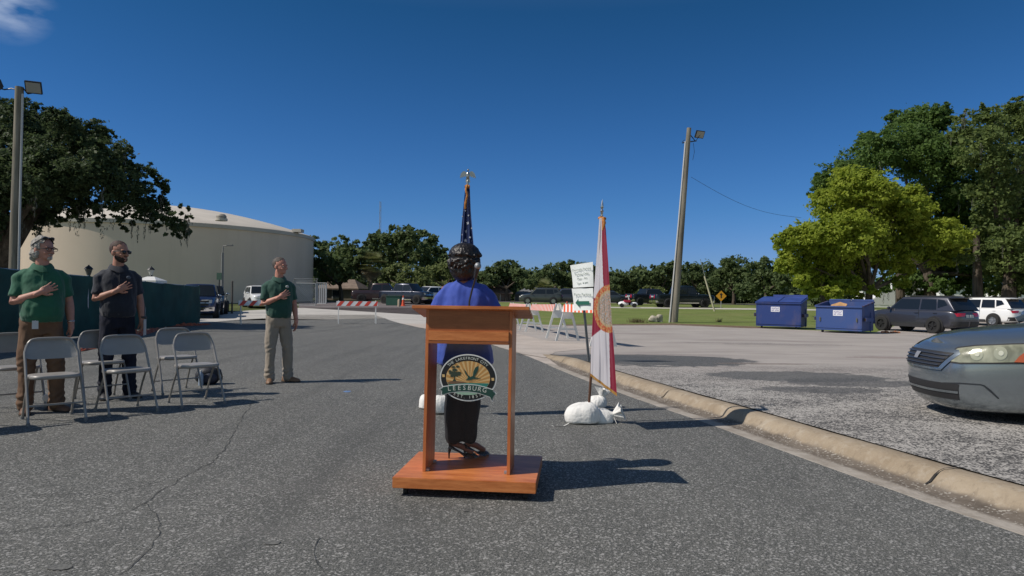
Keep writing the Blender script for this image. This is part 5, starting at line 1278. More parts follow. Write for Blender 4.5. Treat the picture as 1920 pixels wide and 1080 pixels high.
# ------------------------------------------------------------------ VEHICLES
GLASS = mat('dark car glass', (.012, .015, .018), .06, spec=.6); TYRE = mat('tyre rubber', (.018, .018, .018), .85, bump=(40, .2, .005)); RIMM = mat('alloy', (.38, .38, .39), .3, .8); RIMD = mat('dark alloy', (.05, .05, .052), .4, .6)
TRIM = mat('black car plastic', (.022, .022, .024), .6); CHROME = mat('chrome', (.6, .6, .62), .12, 1.0); REDL = mat('red lamp', (.42, .01, .03), .2, coat=.5); HEADL = mat('lamp glass', (.55, .55, .5), .15, coat=.5)
def paint(name, c, metal=.5, rough=.32): return mat(name, c, rough, metal, coat=.7)
def car_body(L, W, zs, zb, nf=4.2, nr=5.0, lev=None, crown=.05, nt=48, nk=8, inset_side=.0):
    """closed lower body: plan outline swept through the levels, capped by bonnet and boot"""
    lev = lev or [(0, .10, .06), (.12, .02, .015), (.35, 0, 0), (.6, .0, .0), (.82, .02, .02), (.95, .05, .045), (1, .09, .08)]
    V, F = [], []; rows = []
    for i in range(nt + 1):
        th = pi * i / nt; c_, s_ = cos(th), sin(th); n_ = nf if c_ > 0 else nr
        x0 = L / 2 * (abs(c_) ** (2 / n_)) * (1 if c_ > 0 else -1); y0 = W / 2 * (abs(s_) ** (2 / n_)); k = abs(c_) ** 3; row = []
        for (f, ie, is_) in lev:
            x = x0 - (ie * k * (1 if c_ > 0 else -1)) * 1.0; y = y0 * (1 - is_ * 1.0); row.append(Vector((x, y, zb(x0) + (zs(x0) - zb(x0)) * f)))
        rows.append(row)
    m = len(lev); rings = []
    for row in rows:
        left = row; x, y, z = left[-1]
        top_ = [Vector((x - .0, y * (1 - q / nk), z + crown * (1 - (1 - q / nk) ** 2.2))) for q in range(1, nk)]
        cen = Vector((x, 0, z + crown)); right = [Vector((p.x, -p.y, p.z)) for p in (left + top_)][::-1]
        rings.append(left + top_ + [cen] + right)
    mb = MB(); mb.loft(rings, closed=True, cap=False); return mb
def wheel(parent, x, y, r, w_, dark=False):
    s = 1 if y > 0 else -1; wc = Vector((x, y, r)); mb = MB()
    pr = [(r * .60, -w_ / 2), (r * .92, -w_ / 2), (r, -w_ * .36), (r, w_ * .36), (r * .92, w_ / 2), (r * .60, w_ / 2)]
    mb.lathe([(a, b) for a, b in pr] + [pr[0]], wc, 28, 'Y'); wh = mb.build('wheel', TYRE, parent)
    mb = MB(); yy = s * w_ * .30; mb.lathe([(r * .62, -w_ * .3), (r * .62, w_ * .46), (r * .57, w_ * .46), (r * .55, w_ * .2)] if s > 0 else [(r * .62, w_ * .3), (r * .62, -w_ * .46), (r * .57, -w_ * .46), (r * .55, -w_ * .2)], wc, 24, 'Y')
    for k in range(5):
        a = 2 * pi * k / 5 + .3; d = Vector((cos(a), 0, sin(a))); mb.bar(wc + Vector((0, yy, 0)) + d * .04, wc + Vector((0, yy, 0)) + d * r * .58, r * .2, .03, (0, 1, 0))
    mb.lathe([(0, yy - .03), (r * .16, yy - .03), (r * .16, yy + .03), (0, yy + .03)], wc, 12, 'Y'); mb.build('rim', RIMD if dark else RIMM, wh)
    mb = MB(); mb.lathe([(r * .55, s * w_ * .05), (0, s * w_ * .05)], wc, 20, 'Y'); mb.build('brake_disc', TRIM, wh)
def vehicle(kind, name, label, loc, rz, colr, group=None, cat=None, metal=.4, spare=None, L=None, H=None, darkrim=False, cladding=True):
    D = dict(sedan=dict(L=4.85, W=1.82, H=1.46, belt=.93, r=.325, wb=2.75, x1=.95, xr1=.15, xr2=-1.05, x2=-1.75, hood=.78),
             suv=dict(L=4.6, W=1.84, H=1.68, belt=1.06, r=.36, wb=2.66, x1=1.15, xr1=.45, xr2=-1.75, x2=-2.18, hood=.92),
             pickup=dict(L=5.7, W=2.0, H=1.92, belt=1.22, r=.41, wb=3.6, x1=1.30, xr1=.75, xr2=-.75, x2=-.98, hood=1.12))[kind]
    L = L or D['L']; W = D['W']; H = H or D['H']; belt = D['belt']; r = D['r']; t = thing(name, label, cat or {'sedan': 'car', 'suv': 'SUV', 'pickup': 'pickup truck'}[kind], loc, rz, group)
    PM = paint('paint ' + ' '.join(label.split()[:3]) , colr, metal)
    hood = D['hood']; xs = [-L / 2, -L * .40, D['x2'], D['x1'], L * .40, L / 2 - .05, L / 2]
    zz = {'sedan': [.88, .98, .97, .93, .84, hood - .04, .66], 'suv': [1.0, 1.06, 1.06, 1.06, 1.0, hood, .82], 'pickup': [1.2, 1.22, 1.22, 1.22, 1.18, hood, 1.05]}[kind]
    zs = lambda x: float(np.interp(x, xs, zz)); zb = lambda x: float(np.interp(abs(x), [L / 2 - .5, L / 2], [r * .62, r * .85])); ne = {'sedan': (3.6, 4.2), 'suv': (4.5, 7), 'pickup': (6.5, 12)}[kind]
    mb = car_body(L, W, zs, zb, *ne, crown=.05 if kind != 'pickup' else .03); body = mb.build('body', PM, t, subsurf=1)
    wb_ = W / 2 * .93; wr = W / 2 * (.70 if kind == 'sedan' else .76); x1, xr1, xr2, x2 = D['x1'], D['xr1'], D['xr2'], D['x2']
    def sec(x, q):
        h = H - belt; tt2 = [(0, 0), (.5, .5), (.85, .85), (.94, .955), (.97, 1.0)]; ps = [Vector((x, wb_ + (wr - wb_) * a * q - (.0 if a < .9 else .05 * q * (a - .9) / .07), belt + h * b * q - .01)) for a, b in tt2]
        ps += [Vector((x, wr * .55, belt + (h + .02) * q - .01)), Vector((x, 0, belt + (h + .03) * q - .01))]; return ps + [Vector((p.x, -p.y, p.z)) for p in ps[:-1]][::-1]
    nn = 5; secs = [sec(x1, 0.0)] + [sec(x1 + (xr1 - x1) * (k / nn), k / nn) for k in range(1, nn)] + [sec(xr1, 1), sec((xr1 + xr2) / 2, 1.02), sec(xr2, 1)] + [sec(xr2 + (x2 - xr2) * (k / nn), 1 - k / nn) for k in range(1, nn)] + [sec(x2, 0)]
    mb = MB(); mb.loft(secs, closed=False, cap=False); cab = mb.build('cabin', PM, t, angle=50)
    h = H - belt
    def sp(x, q, s): return Vector((x, s * (wb_ + (wr - wb_) * q + .006), belt + h * q - .008))
    ax = lambda q: x1 + (xr1 - x1) * q; cx = lambda q: x2 + (xr2 - x2) * q
    lo, hi = .07, .84; bp = (xr1 + xr2) / 2 + .15
    for s in (-1, 1):
        if kind == 'suv': wins = [((ax(lo) - .12, lo), (ax(hi) - .06, hi), (bp + .03, hi), (bp + .03, lo)), ((bp - .05, lo), (bp - .05, hi), (bp - .75, hi), (bp - .82, lo)), ((bp - .88, lo + .12), (bp - .82, hi), (cx(hi) + .18, hi - .06), (cx(lo) + .34, lo + .35))]
        elif kind == 'sedan': wins = [((ax(lo) - .14, lo), (ax(hi) - .06, hi), (bp + .03, hi), (bp + .03, lo)), ((bp - .05, lo), (bp - .05, hi), (cx(hi) + .12, hi), (cx(lo) + .3, lo))]
        else: wins = [((ax(lo) - .1, lo), (ax(hi) - .05, hi), (bp + .03, hi), (bp + .03, lo)), ((bp - .05, lo), (bp - .05, hi), (cx(hi) + .1, hi), (cx(lo) + .14, lo))]
        for wq in wins:
            mb = MB(); pts = [sp(x, q, s) for x, q in wq]; mb.add(pts, [(0, 1, 2, 3)]); mb.build('side_window', GLASS, t, smooth=False)
        # door shut lines and handle
        mb = MB(); y = s * (W / 2 + .001)
        for xd in (bp, ): mb.box((xd, y - s * .006, (belt + .45) / 2 + .05), (.012, .01, belt - .5))
        mb.build('door_gap', TRIM, t, smooth=False)
        for xd in (bp + .12, bp - .8): mb = MB(); mb.box((xd, s * (W / 2 - .005), belt - .13), (.17, .03, .03)); mb.build('door_handle', PM, t, smooth=False, bevel=.008)
        mb = MB(); mb.ell((x1 - .18, s * (W / 2 + .08), belt + .07), (.06, .11, .07), 12, 8); mb.build('wing_mirror', PM if kind != 'pickup' else CHROME, t)
        for k, sg in ((L / 2, 1), (-L / 2, -1)):
            pass
    def shield(xa, xb, name_, q0=.06, q1=.94):
        mb = MB(); A = []
        for i in range(9):
            u = i / 8 * 2 - 1; row = []
            for j in range(5):
                q = q0 + (q1 - q0) * j / 4; hw = (wb_ + (wr - wb_) * q) * .93; row.append(Vector((xa + (xb - xa) * q + (.012 if xa > xb else -.012) + (.05 if xa > xb else -.03) * (1 - u * u), u * hw, belt + h * q + .004)))
            A.append(row)
        mb.loft(A, closed=False, cap=False); mb.build(name_, GLASS, t)
    shield(x1, xr1, 'windscreen'); shield(x2, xr2, 'rear_window')
    yw = W / 2 - .115
    for x in (D['wb'] / 2, -D['wb'] / 2):
        for s in (-1, 1):
            wheel(t, x + (.05 if kind != 'pickup' else 0), s * (yw + .01), r, .22, darkrim)
            mb = MB(); xx = x + (.05 if kind != 'pickup' else 0); rr = r * 1.16; mb.lathe([(rr, s * (W / 2 - .10)), (rr, s * (W / 2 + .004)), (r * .5, s * (W / 2 - .03))] if False else [(rr * 1.0, s * (W / 2 - .2)), (rr, s * (W / 2 + .006)), (0, s * (W / 2 + .006))], (xx, 0, r + .02), 28, 'Y'); arch = mb.build('wheel_arch', TRIM, t)
            for o_ in list(t.children):
                if o_.name.startswith('wheel') and not o_.name.startswith('wheel_arch') and not o_.get('moved'): o_.location.y += s * .115; o_['moved'] = 1
    # lamps, grille, bumpers
    bv = BVHTree.FromPolygons([v.co for v in body.data.vertices], [tuple(p.vertices) for p in body.data.polygons])
    def patch(poly, org, u, v, d, off, name_, m_, sub=.06):
        bm = bmesh.new(); org, u, v, d = Vector(org), Vector(u), Vector(v), Vector(d).normalized(); bm.faces.new([bm.verts.new(org + u * a + v * b) for a, b in poly]); bmesh.ops.triangulate(bm, faces=bm.faces)
        for _ in range(5):
            es = [e for e in bm.edges if e.calc_length() > sub]
            if not es: break
            bmesh.ops.subdivide_edges(bm, edges=es, cuts=1); bmesh.ops.triangulate(bm, faces=bm.faces)
        bad = []
        for v_ in bm.verts:
            hit = bv.ray_cast(v_.co, d)
            if hit[0] is None: bad.append(v_)
            else: v_.co = hit[0] - d * off
        bmesh.ops.delete(bm, geom=bad, context='VERTS'); me = bpy.data.meshes.new(name_); bm.to_mesh(me); bm.free(); me.materials.append(m_); o = bpy.data.objects.new(name_, me); COL.objects.link(o); o.parent = t
        for p in me.polygons: p.use_smooth = True
        return o
    F0 = (L, 0, 0); R0 = (-L, 0, 0)
    if kind == 'sedan' and label.startswith('silver'): return t, body, PM
    if kind == 'pickup':
        patch([(-.62, .72), (.62, .72), (.66, 1.02), (-.66, 1.02)], F0, (0, 1, 0), (0, 0, 1), (-1, 0, 0), .012, 'grille', TRIM); patch([(-.06, .70), (.06, .70), (.06, 1.04), (-.06, 1.04)], F0, (0, 1, 0), (0, 0, 1), (-1, 0, 0), .025, 'grille_bar', CHROME); patch([(-.64, .86), (.64, .86), (.64, .90), (-.64, .90)], F0, (0, 1, 0), (0, 0, 1), (-1, 0, 0), .025, 'grille_bar', CHROME)
        patch([(-.95, .42), (.95, .42), (.97, .66), (-.97, .66)], F0, (0, 1, 0), (0, 0, 1), (-1, 0, 0), .02, 'front_bumper', CHROME); patch([(-.4, .46), (.4, .46), (.4, .56), (-.4, .56)], F0, (0, 1, 0), (0, 0, 1), (-1, 0, 0), .03, 'air_intake', TRIM)
        patch([(-.95, .45), (.95, .45), (.95, .66), (-.95, .66)], R0, (0, 1, 0), (0, 0, 1), (1, 0, 0), .02, 'rear_bumper', CHROME)
        mb = MB(); mb.box(((x2 - L / 2) / 2, 0, belt + .012), (abs(-L / 2 - x2) - .14, W * .84, .02)); mb.build('bed_cover', TRIM, t, smooth=False)
        for s in (-1, 1): mb = MB(); mb.bar((x1 - .1, s * (W / 2 + .02), .42), (xr2, s * (W / 2 + .02), .42), .06, .1); mb.build('side_step', CHROME, t, smooth=False)
        hz0, hz1, lz0, lz1 = .84, 1.04, .82, 1.14
    else:
        patch([(-.5, hood - .22), (.5, hood - .22), (.58, hood - .07), (-.58, hood - .07)], F0, (0, 1, 0), (0, 0, 1), (-1, 0, 0), .006, 'grille', TRIM); patch([(-.6, .34), (.6, .34), (.55, .48), (-.55, .48)], F0, (0, 1, 0), (0, 0, 1), (-1, 0, 0), .006, 'air_intake', TRIM)
        hz0, hz1, lz0, lz1 = hood - .22, hood - .08, belt - .25, belt - .10
    for s in (-1, 1):
        u = Vector((-s * .0 - .5, s * .86, 0)).normalized(); d = Vector((-.86, -s * .5, 0)); o_ = Vector((L / 2 + 1, s * (W / 2 + .2), 0))
        patch([(-.62 , hz0), (-.12, hz0 + .03), (-.08, hz1 + .02), (-.60, hz1)], Vector((L / 2 + .6, s * (W / 2 + .35), 0)), u, (0, 0, 1), d, .008, 'headlight', HEADL)
        u2 = Vector((.5, s * .86, 0)).normalized(); d2 = Vector((.86, -s * .5, 0))
        pl = [(-.50, lz0), (-.10, lz0), (-.04, lz1), (-.58, lz1)] if kind != 'pickup' else [(-.52, lz0), (-.36, lz0), (-.36, lz1), (-.52, lz1)]
        patch(pl, Vector((-L / 2 - .6, s * (W / 2 + .35), 0)), u2, (0, 0, 1), d2, .008, 'tail_light', REDL)
    patch([(-.26, belt - .30), (.26, belt - .30), (.26, belt - .17), (-.26, belt - .17)], R0, (0, 1, 0), (0, 0, 1), (1, 0, 0), .010, 'number_plate', mat('plate', (.45, .47, .45), .5))
    if kind == 'suv' and cladding:
        patch([(-.85, .36), (.85, .36), (.85, .58), (-.85, .58)], R0, (0, 1, 0), (0, 0, 1), (1, 0, 0), .012, 'rear_bumper', TRIM)
        for s in (-1, 1):
            mb = MB(); mb.bar((xr1 - .1, s * (wr * .86), H + .045), (xr2 + .1, s * (wr * .86), H + .045), .035, .035); mb.build('roof_rail', TRIM, t, smooth=False)
            mb = MB(); mb.box((0, s * (W / 2 - .012), .34), (D['wb'] - 1.0, .04, .16)); mb.build('sill_cladding', TRIM, t, smooth=False, bevel=.01)
        mb = MB(); mb.prism([(xr2 + .02, H - .05), (xr2 + .02, H - .005), (xr2 - .26, H - .035), (xr2 - .24, H - .06)], (0, wr * .86, 0), (1, 0, 0), (0, 0, 1), wr * 1.72); mb.build('roof_spoiler', PM, t, smooth=False)
    return t, body, PM
def place(loc_local, world, rz):                     # origin so that a local point lies at a world point
    c, s = cos(rz), sin(rz); x, y = loc_local; return Vector((world.x - (c * x - s * y), world.y - (s * x + c * y), zg(world.y)))
# grey SUV and white SUV parked nose-in on the right
rz = radians(112); w0 = G(1751, 625.5); vehicle('suv', 'parked_suv', 'dark grey SUV with red tail lamps parked behind the right dumpster', place((-1.28, .92), w0, rz), rz, (.05, .052, .066), darkrim=True, group='vehicles parked on the right')
rz = radians(113); w0 = G(1862, 612.5); vehicle('suv', 'parked_suv', 'white SUV parked beyond the silver car at the right edge', place((-1.28, .92), w0, rz), rz, (.78, .78, .77), metal=0, group='vehicles parked on the right')
# pickups on the left by the fence
rz = radians(-70); w0 = G(403, 597.5); vehicle('pickup', 'pickup_truck', 'dark blue pickup with chrome grille nosing out beyond the green fence', place((2.6, .95), w0, rz), rz, (.015, .035, .12), group='vehicles parked by the fence')
rz = radians(-68); w0 = G(421, 590); vehicle('pickup', 'pickup_truck', 'black pickup half hidden right of the dark blue pickup', place((2.6, .95), w0, rz), rz, (.016, .017, .02), group='vehicles parked by the fence', H=1.8)
rz = radians(-60); Yv = 52; w0 = P(486, 575, Yv); vehicle('suv', 'parked_suv', 'white SUV seen past the khaki trousered man, near the tank', Vector((w0.x, Yv, zg(Yv))), rz, (.72, .72, .72), metal=0, group='vehicles parked far down the street')
Yv = 66; w0 = P(715, 570, Yv); vehicle('pickup', 'pickup_truck', 'long dark maroon pickup parked side on below the palm', Vector((w0.x, Yv, zg(Yv))), radians(4), (.035, .014, .016), group='vehicles parked far down the street', metal=.1)
Yv = 63; w0 = P(762, 570, Yv); vehicle('pickup', 'pickup_truck', 'dark navy pickup parked between maroon pickup and white SUV', Vector((w0.x, Yv, zg(Yv))), radians(-25), (.012, .016, .035), group='vehicles parked far down the street', L=5.2)
Yv = 67; w0 = P(806, 570, Yv); vehicle('suv', 'parked_suv', 'white SUV parked just left of the woman\'s blue shoulder', Vector((w0.x, Yv, zg(Yv))), radians(-135), (.70, .70, .71), metal=0, group='vehicles parked far down the street')
Yv = 70; w0 = P(1014, 570, Yv); vehicle('suv', 'parked_suv', 'grey SUV parked beyond the middle barricade', Vector((w0.x, Yv, zg(Yv))), radians(178), (.07, .075, .07), group='vehicles parked along the far street')
Yv = 73; w0 = P(1062, 570, Yv); vehicle('suv', 'parked_suv', 'dark grey SUV behind the arrow sign on the far street', Vector((w0.x, Yv, zg(Yv))), radians(178), (.04, .042, .045), group='vehicles parked along the far street')
Yv = 74; w0 = P(1142, 570, Yv); vehicle('suv', 'parked_suv', 'blue grey car right behind the state flag on the far street', Vector((w0.x, Yv, zg(Yv))), radians(3), (.06, .075, .085), group='vehicles parked along the far street', H=1.5)
Yv = 70; w0 = P(1212, 572, Yv); vehicle('pickup', 'pickup_truck', 'dark pickup tail showing left of the big black pickup', Vector((w0.x + .6, Yv + 1.5, zg(Yv))), radians(22), (.015, .018, .028), group='vehicles parked along the far street', L=5.2, H=1.75)
Yv = 63; w0 = P(1279, 573, Yv); vehicle('pickup', 'pickup_truck', 'big black pickup parked side on behind the light pole', Vector((w0.x, Yv, zg(Yv))), radians(10), (.010, .016, .020), group='vehicles parked along the far street', L=6.0, H=2.0)
Yv = 61; w0 = P(1178, 573, Yv); vehicle('sedan', 'parked_car', 'small white sports car with red stripe left of the black pickups', Vector((w0.x, Yv, zg(Yv) - .35)), radians(15), (.75, .75, .75), metal=0, L=1.75 * 1.2, group='vehicles parked along the far street') if False else None
g0 = P(1176, 573, 61); t = thing('cargo_trike', 'x', 'x') if False else None
# low white and red mower-like cart by the far street
t = thing('utility_cart', 'small white and red cart left of the black pickups', 'cart', Vector((g0.x, 61, zg(61))))
mb = MB(); mb.ell((-.35, 0, .34), (.5, .45, .24), 14, 8); mb.ell((.62, 0, .3), (.36, .4, .2), 12, 8); mb.build('body', mat('cart white', (.75, .75, .75), .4), t)
mb = MB(); mb.box((-.05, -.2, .58), (.6, .5, .22)); mb.build('seat', mat('cart red', (.4, .02, .06), .5), t, smooth=False, bevel=.04)
mb = MB(); mb.tube([(.2, 0, .6), (.1, 0, .95), (-.15, 0, .98)], .06, 6); mb.build('roll_bar', mat('cart white', (.7, .7, .7)), t)
for x in (-.55, .6): mb = MB(); mb.lathe([(0, -.42), (.2, -.42), (.2, -.25), (0, -.25)], (x, 0, .2), 14, 'Y'); mb.build('wheel', TYRE, t)
# white van far right between trunk and dumpster
Yv = 68; g0 = P(1648, 575, Yv); t = thing('delivery_van', 'white box van beyond the right dumpster, red panel beside it', 'van', Vector((g0.x, Yv, zg(Yv))), radians(0))
mb = MB(); mb.prism([(-1.7, .35), (-1.7, 1.0), (-1.35, 1.15), (-.95, 1.75), (-.6, 1.85), (.6, 1.85), (.6, .35)], (0, 0, 0), (1, 0, 0), (0, 0, 1), 1.9); mb.build('cab', mat('van white', (.72, .72, .72), .4), t, smooth=False, bevel=.05)
mb = MB(); mb.prism([(-1.2, 1.15), (-.85, 1.65), (-.3, 1.65), (-.3, 1.15)], (0, .012, 0), (1, 0, 0), (0, 0, 1), .01); mb.build('side_window', GLASS, t, smooth=False)
mb = MB(); mb.box((2.6, -.95, 1.6), (3.9, 2.0, 2.4)); mb.build('cargo_box', mat('van white', (.7, .7, .7)), t, smooth=False, bevel=.03)
mb = MB(); mb.box((1.1, .06, 1.25), (.9, .03, 1.5)); mb.build('red_panel', mat('faded red panel', (.35, .06, .06), .6), t, smooth=False)
for x in (-1.1, 2.8): mb = MB(); mb.lathe([(0, .03), (.22, .03), (.38, .02), (.38, -.22), (0, -.22)], (x, 0, .38), 18, 'Y'); mb.build('wheel', TYRE, t)

# ---- silver sedan in the foreground: own body with a modelled nose
SRZ = radians(172); SL, SW = 4.92, 1.85; sc0 = Vector((4.24 + 2.46 * .990, 6.97 - 2.46 * .139, .105))
SP = paint('silver blue grey paint', (.25, .285, .31), .75, .24)
sed = thing('parked_car', 'silver blue sedan with cloudy headlight nosing in at the right edge', 'car', sc0, SRZ, 'vehicles parked on the right')
xs = [-2.46, -2.0, -1.5, .9, 1.6, 2.1, 2.34, 2.42, 2.46]; zz = [.86, .97, .97, .93, .87, .81, .765, .745, .73]
zs = lambda x: float(np.interp(x, xs, zz)); zb = lambda x: float(np.interp(abs(x), [1.5, 2.46], [.13, .085]))
LV = [(0, .26, .13), (.05, .15, .07), (.14, .075, .035), (.27, .03, .015), (.42, .005, .0), (.58, .0, .0), (.70, .012, .004), (.80, .028, .012), (.88, .06, .026), (.95, .115, .055), (1.0, .19, .10)]
mb = car_body(SL, SW, zs, zb, 2.75, 3.6, LV, crown=.07, nt=96, nk=10); sbody = mb.build('body', SP, sed, subsurf=1)
sbody_bv = None
bpy.context.view_layer.update()
SM = sed.matrix_world.copy(); SMI = SM.inverted()
sbv = BVHTree.FromPolygons([v.co for v in sbody.data.vertices], [tuple(p.vertices) for p in sbody.data.polygons])
def spatch(poly_px, off, name, m_, step=.012, parent=None, mirror=True, bulge=0, sunk=0):
    """panel following the body surface, its corners given where the photo shows them; mirrored on the other side of the car"""
    bm = bmesh.new(); bm.faces.new([bm.verts.new((a, b, 0)) for a, b in poly_px]); bmesh.ops.triangulate(bm, faces=bm.faces)
    for _ in range(7):
        es = [e for e in bm.edges if e.calc_length() > 5]
        if not es: break
        bmesh.ops.subdivide_edges(bm, edges=es, cuts=1); bmesh.ops.triangulate(bm, faces=bm.faces)
    cl = SMI @ Vector((0, 0, CAM_H)); bad = []
    for v in bm.verts:
        r = ray(v.co.x, v.co.y); d = (SMI.to_3x3() @ r).normalized(); h = sbv.ray_cast(cl, d)
        if h[0] is None: bad.append(v)
        else: v.co = h[0] + h[1] * off
    bmesh.ops.delete(bm, geom=bad, context='VERTS')
    bmesh.ops.recalc_face_normals(bm, faces=bm.faces)
    me = bpy.data.meshes.new(name); bm.to_mesh(me); bm.free(); me.materials.append(m_)
    for p in me.polygons: p.use_smooth = True
    o = bpy.data.objects.new(name, me); COL.objects.link(o); o.parent = parent or sed
    if mirror:                                            # the same panel on the car's other side
        mc = me.copy(); co = np.empty(len(mc.vertices) * 3, np.float32); mc.vertices.foreach_get('co', co); co[1::3] *= -1; mc.vertices.foreach_set('co', co); mc.flip_normals()
        o2 = bpy.data.objects.new(name, mc); COL.objects.link(o2); o2.parent = parent or sed
    return o
def lens_mat():
    n = NT('cloudy headlight', .18, .5); c = n.mix(n.rng(n.noise(7, 3, n.map((1, 1, .5))), .35, .65), (.17, .17, .115), (.40, .40, .29)); n.b.inputs['Coat Weight'].default_value = .9; n.b.inputs['Coat Roughness'].default_value = .05; return n.done(c, n.noise(25), .2, .01)
LENS = lens_mat()
def fpatch(poly, off, name, m_, parent=None, sub=.02):
    """panel following the nose, drawn as seen square-on from the front: (y, z)"""
    bm = bmesh.new(); bm.faces.new([bm.verts.new((3.2, a, b)) for a, b in poly]); bmesh.ops.triangulate(bm, faces=bm.faces)
    for _ in range(6):
        es = [e for e in bm.edges if e.calc_length() > sub]
        if not es: break
        bmesh.ops.subdivide_edges(bm, edges=es, cuts=1); bmesh.ops.triangulate(bm, faces=bm.faces)
    for v in bm.verts:
        h = sbv.ray_cast(v.co, Vector((-1, 0, 0)))
        if h[0] is not None: v.co = h[0] + h[1] * off
    bmesh.ops.recalc_face_normals(bm, faces=bm.faces); me = bpy.data.meshes.new(name); bm.to_mesh(me); bm.free(); me.materials.append(m_)
    for p in me.polygons: p.use_smooth = True
    o = bpy.data.objects.new(name, me); COL.objects.link(o); o.parent = parent or sed; return o
fpatch([(-.36, .495), (.36, .495), (.475, .665), (.44, .70), (-.44, .70), (-.475, .665)], .012, 'grille_surround', SP)
gr_ = fpatch([(-.33, .52), (.33, .52), (.43, .668), (-.43, .668)], .018, 'grille', TRIM)
for k in range(4):
    z_ = .540 + k * .032; h_ = .335 + k * .022; fpatch([(-h_, z_), (h_, z_), (h_ + .006, z_ + .011), (-h_ - .006, z_ + .011)], .030, 'grille_slat', mat('grille slat grey', (.10, .11, .13), .35, .7), gr_)
fpatch([(-.035, .58), (.035, .58), (.045, .635), (-.045, .635)], .036, 'badge', mat('dull badge metal', (.35, .35, .36), .5, .5), gr_)
fpatch([(-.46, .22), (.46, .22), (.49, .375), (-.49, .375)], .004, 'air_intake', TRIM)
fpatch([(-.47, .285), (.47, .285), (.475, .308), (-.475, .308)], .012, 'intake_bar', SP)
spatch([(1771, 679), (1782, 660), (1796, 651), (1830, 647), (1900, 644), (1990, 642), (1968, 670), (1930, 683), (1860, 683), (1800, 683)], .004, 'headlight_bezel', TRIM)
spatch([(1775, 676), (1784, 662), (1797, 654), (1830, 650), (1900, 647), (1990, 645), (1960, 668), (1925, 679), (1860, 680), (1800, 680)], .009, 'headlight', LENS)
def disc(cx, cy, rx, ry): return [(cx + rx * cos(2 * pi * k / 20), cy + ry * sin(2 * pi * k / 20)) for k in range(20)]
for cx, cy, rx, ry in ((1832, 665, 12, 11), (1876, 663, 13, 12)):
    rf_ = spatch(disc(cx, cy, rx, ry), .013, 'reflector', mat('lamp reflector', (.40, .40, .29), .2, .2, coat=.6)); spatch(disc(cx + 1, cy, rx * .38, ry * .38), .018, 'bulb', mat('bulb glass', (.56, .56, .45), .15, coat=.8))
spatch([(1901, 679), (1911, 668), (1928, 656), (1990, 648), (1960, 668), (1925, 680)], .012, 'turn_signal', mat('amber lens', (.42, .085, .025), .25, coat=.5))
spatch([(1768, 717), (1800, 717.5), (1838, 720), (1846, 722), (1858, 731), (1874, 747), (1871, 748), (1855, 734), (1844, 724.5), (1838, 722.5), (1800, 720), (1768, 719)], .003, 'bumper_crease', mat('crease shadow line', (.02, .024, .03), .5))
# cabin, glass, wheels of the sedan
def ssec(x, q):
    H_, belt_, wb_, wr = 1.47, .965, .82, .60; h = H_ - belt_; ps = [Vector((x, wb_ + (wr - wb_) * a * q, belt_ + h * b * q)) for a, b in ((0, 0), (.5, .5), (.85, .86), (.95, .96))]
    ps += [Vector((x, wr * .8, belt_ + (h + .01) * q + .0)), Vector((x, 0, belt_ + (h + .03) * q))]; return ps + [Vector((p.x, -p.y, p.z)) for p in ps[:-1]][::-1]
mb = MB(); mb.loft([ssec(1.05, 0), ssec(.75, .4), ssec(.4, .8), ssec(.15, 1), ssec(-.45, 1.02), ssec(-1.0, 1), ssec(-1.35, .7), ssec(-1.85, 0)], closed=False, cap=False); mb.build('cabin', GLASS, sed)
mb = MB(); mb.loft([[p + Vector((0, 0, .006)) for p in ssec(x, q)[3:8]] for x, q in ((.17, .985), (-.4, 1.02), (-1.0, 1.0))], closed=False, cap=False); mb.build('roof', SP, sed)
for s in (-1, 1):
    for a, b in (((1.05, .825, .97), (.15, .61, 1.46)), ((-1.85, .825, .97), (-1.0, .61, 1.46)), ((-.35, .825, .97), (-.35, .61, 1.46))): mb = MB(); mb.bar((a[0], s * a[1], a[2]), (b[0], s * b[1], b[2]), .07, .03, (0, 1, 0)); mb.build('pillar', SP, sed, smooth=False)
    mb = MB(); mb.ell((.82, s * 1.0, 1.03), (.07, .11, .07), 12, 8); mb.build('wing_mirror', SP, sed)
for x in (1.40, -1.32):
    for s in (-1, 1):
        wheel(sed, x, s * .83, .325, .215)
        mb = MB(); mb.lathe([(.385, s * .75), (.385, s * .928), (0, s * .928)], (x, 0, .345), 28, 'Y'); mb.build('wheel_arch', TRIM, sed)
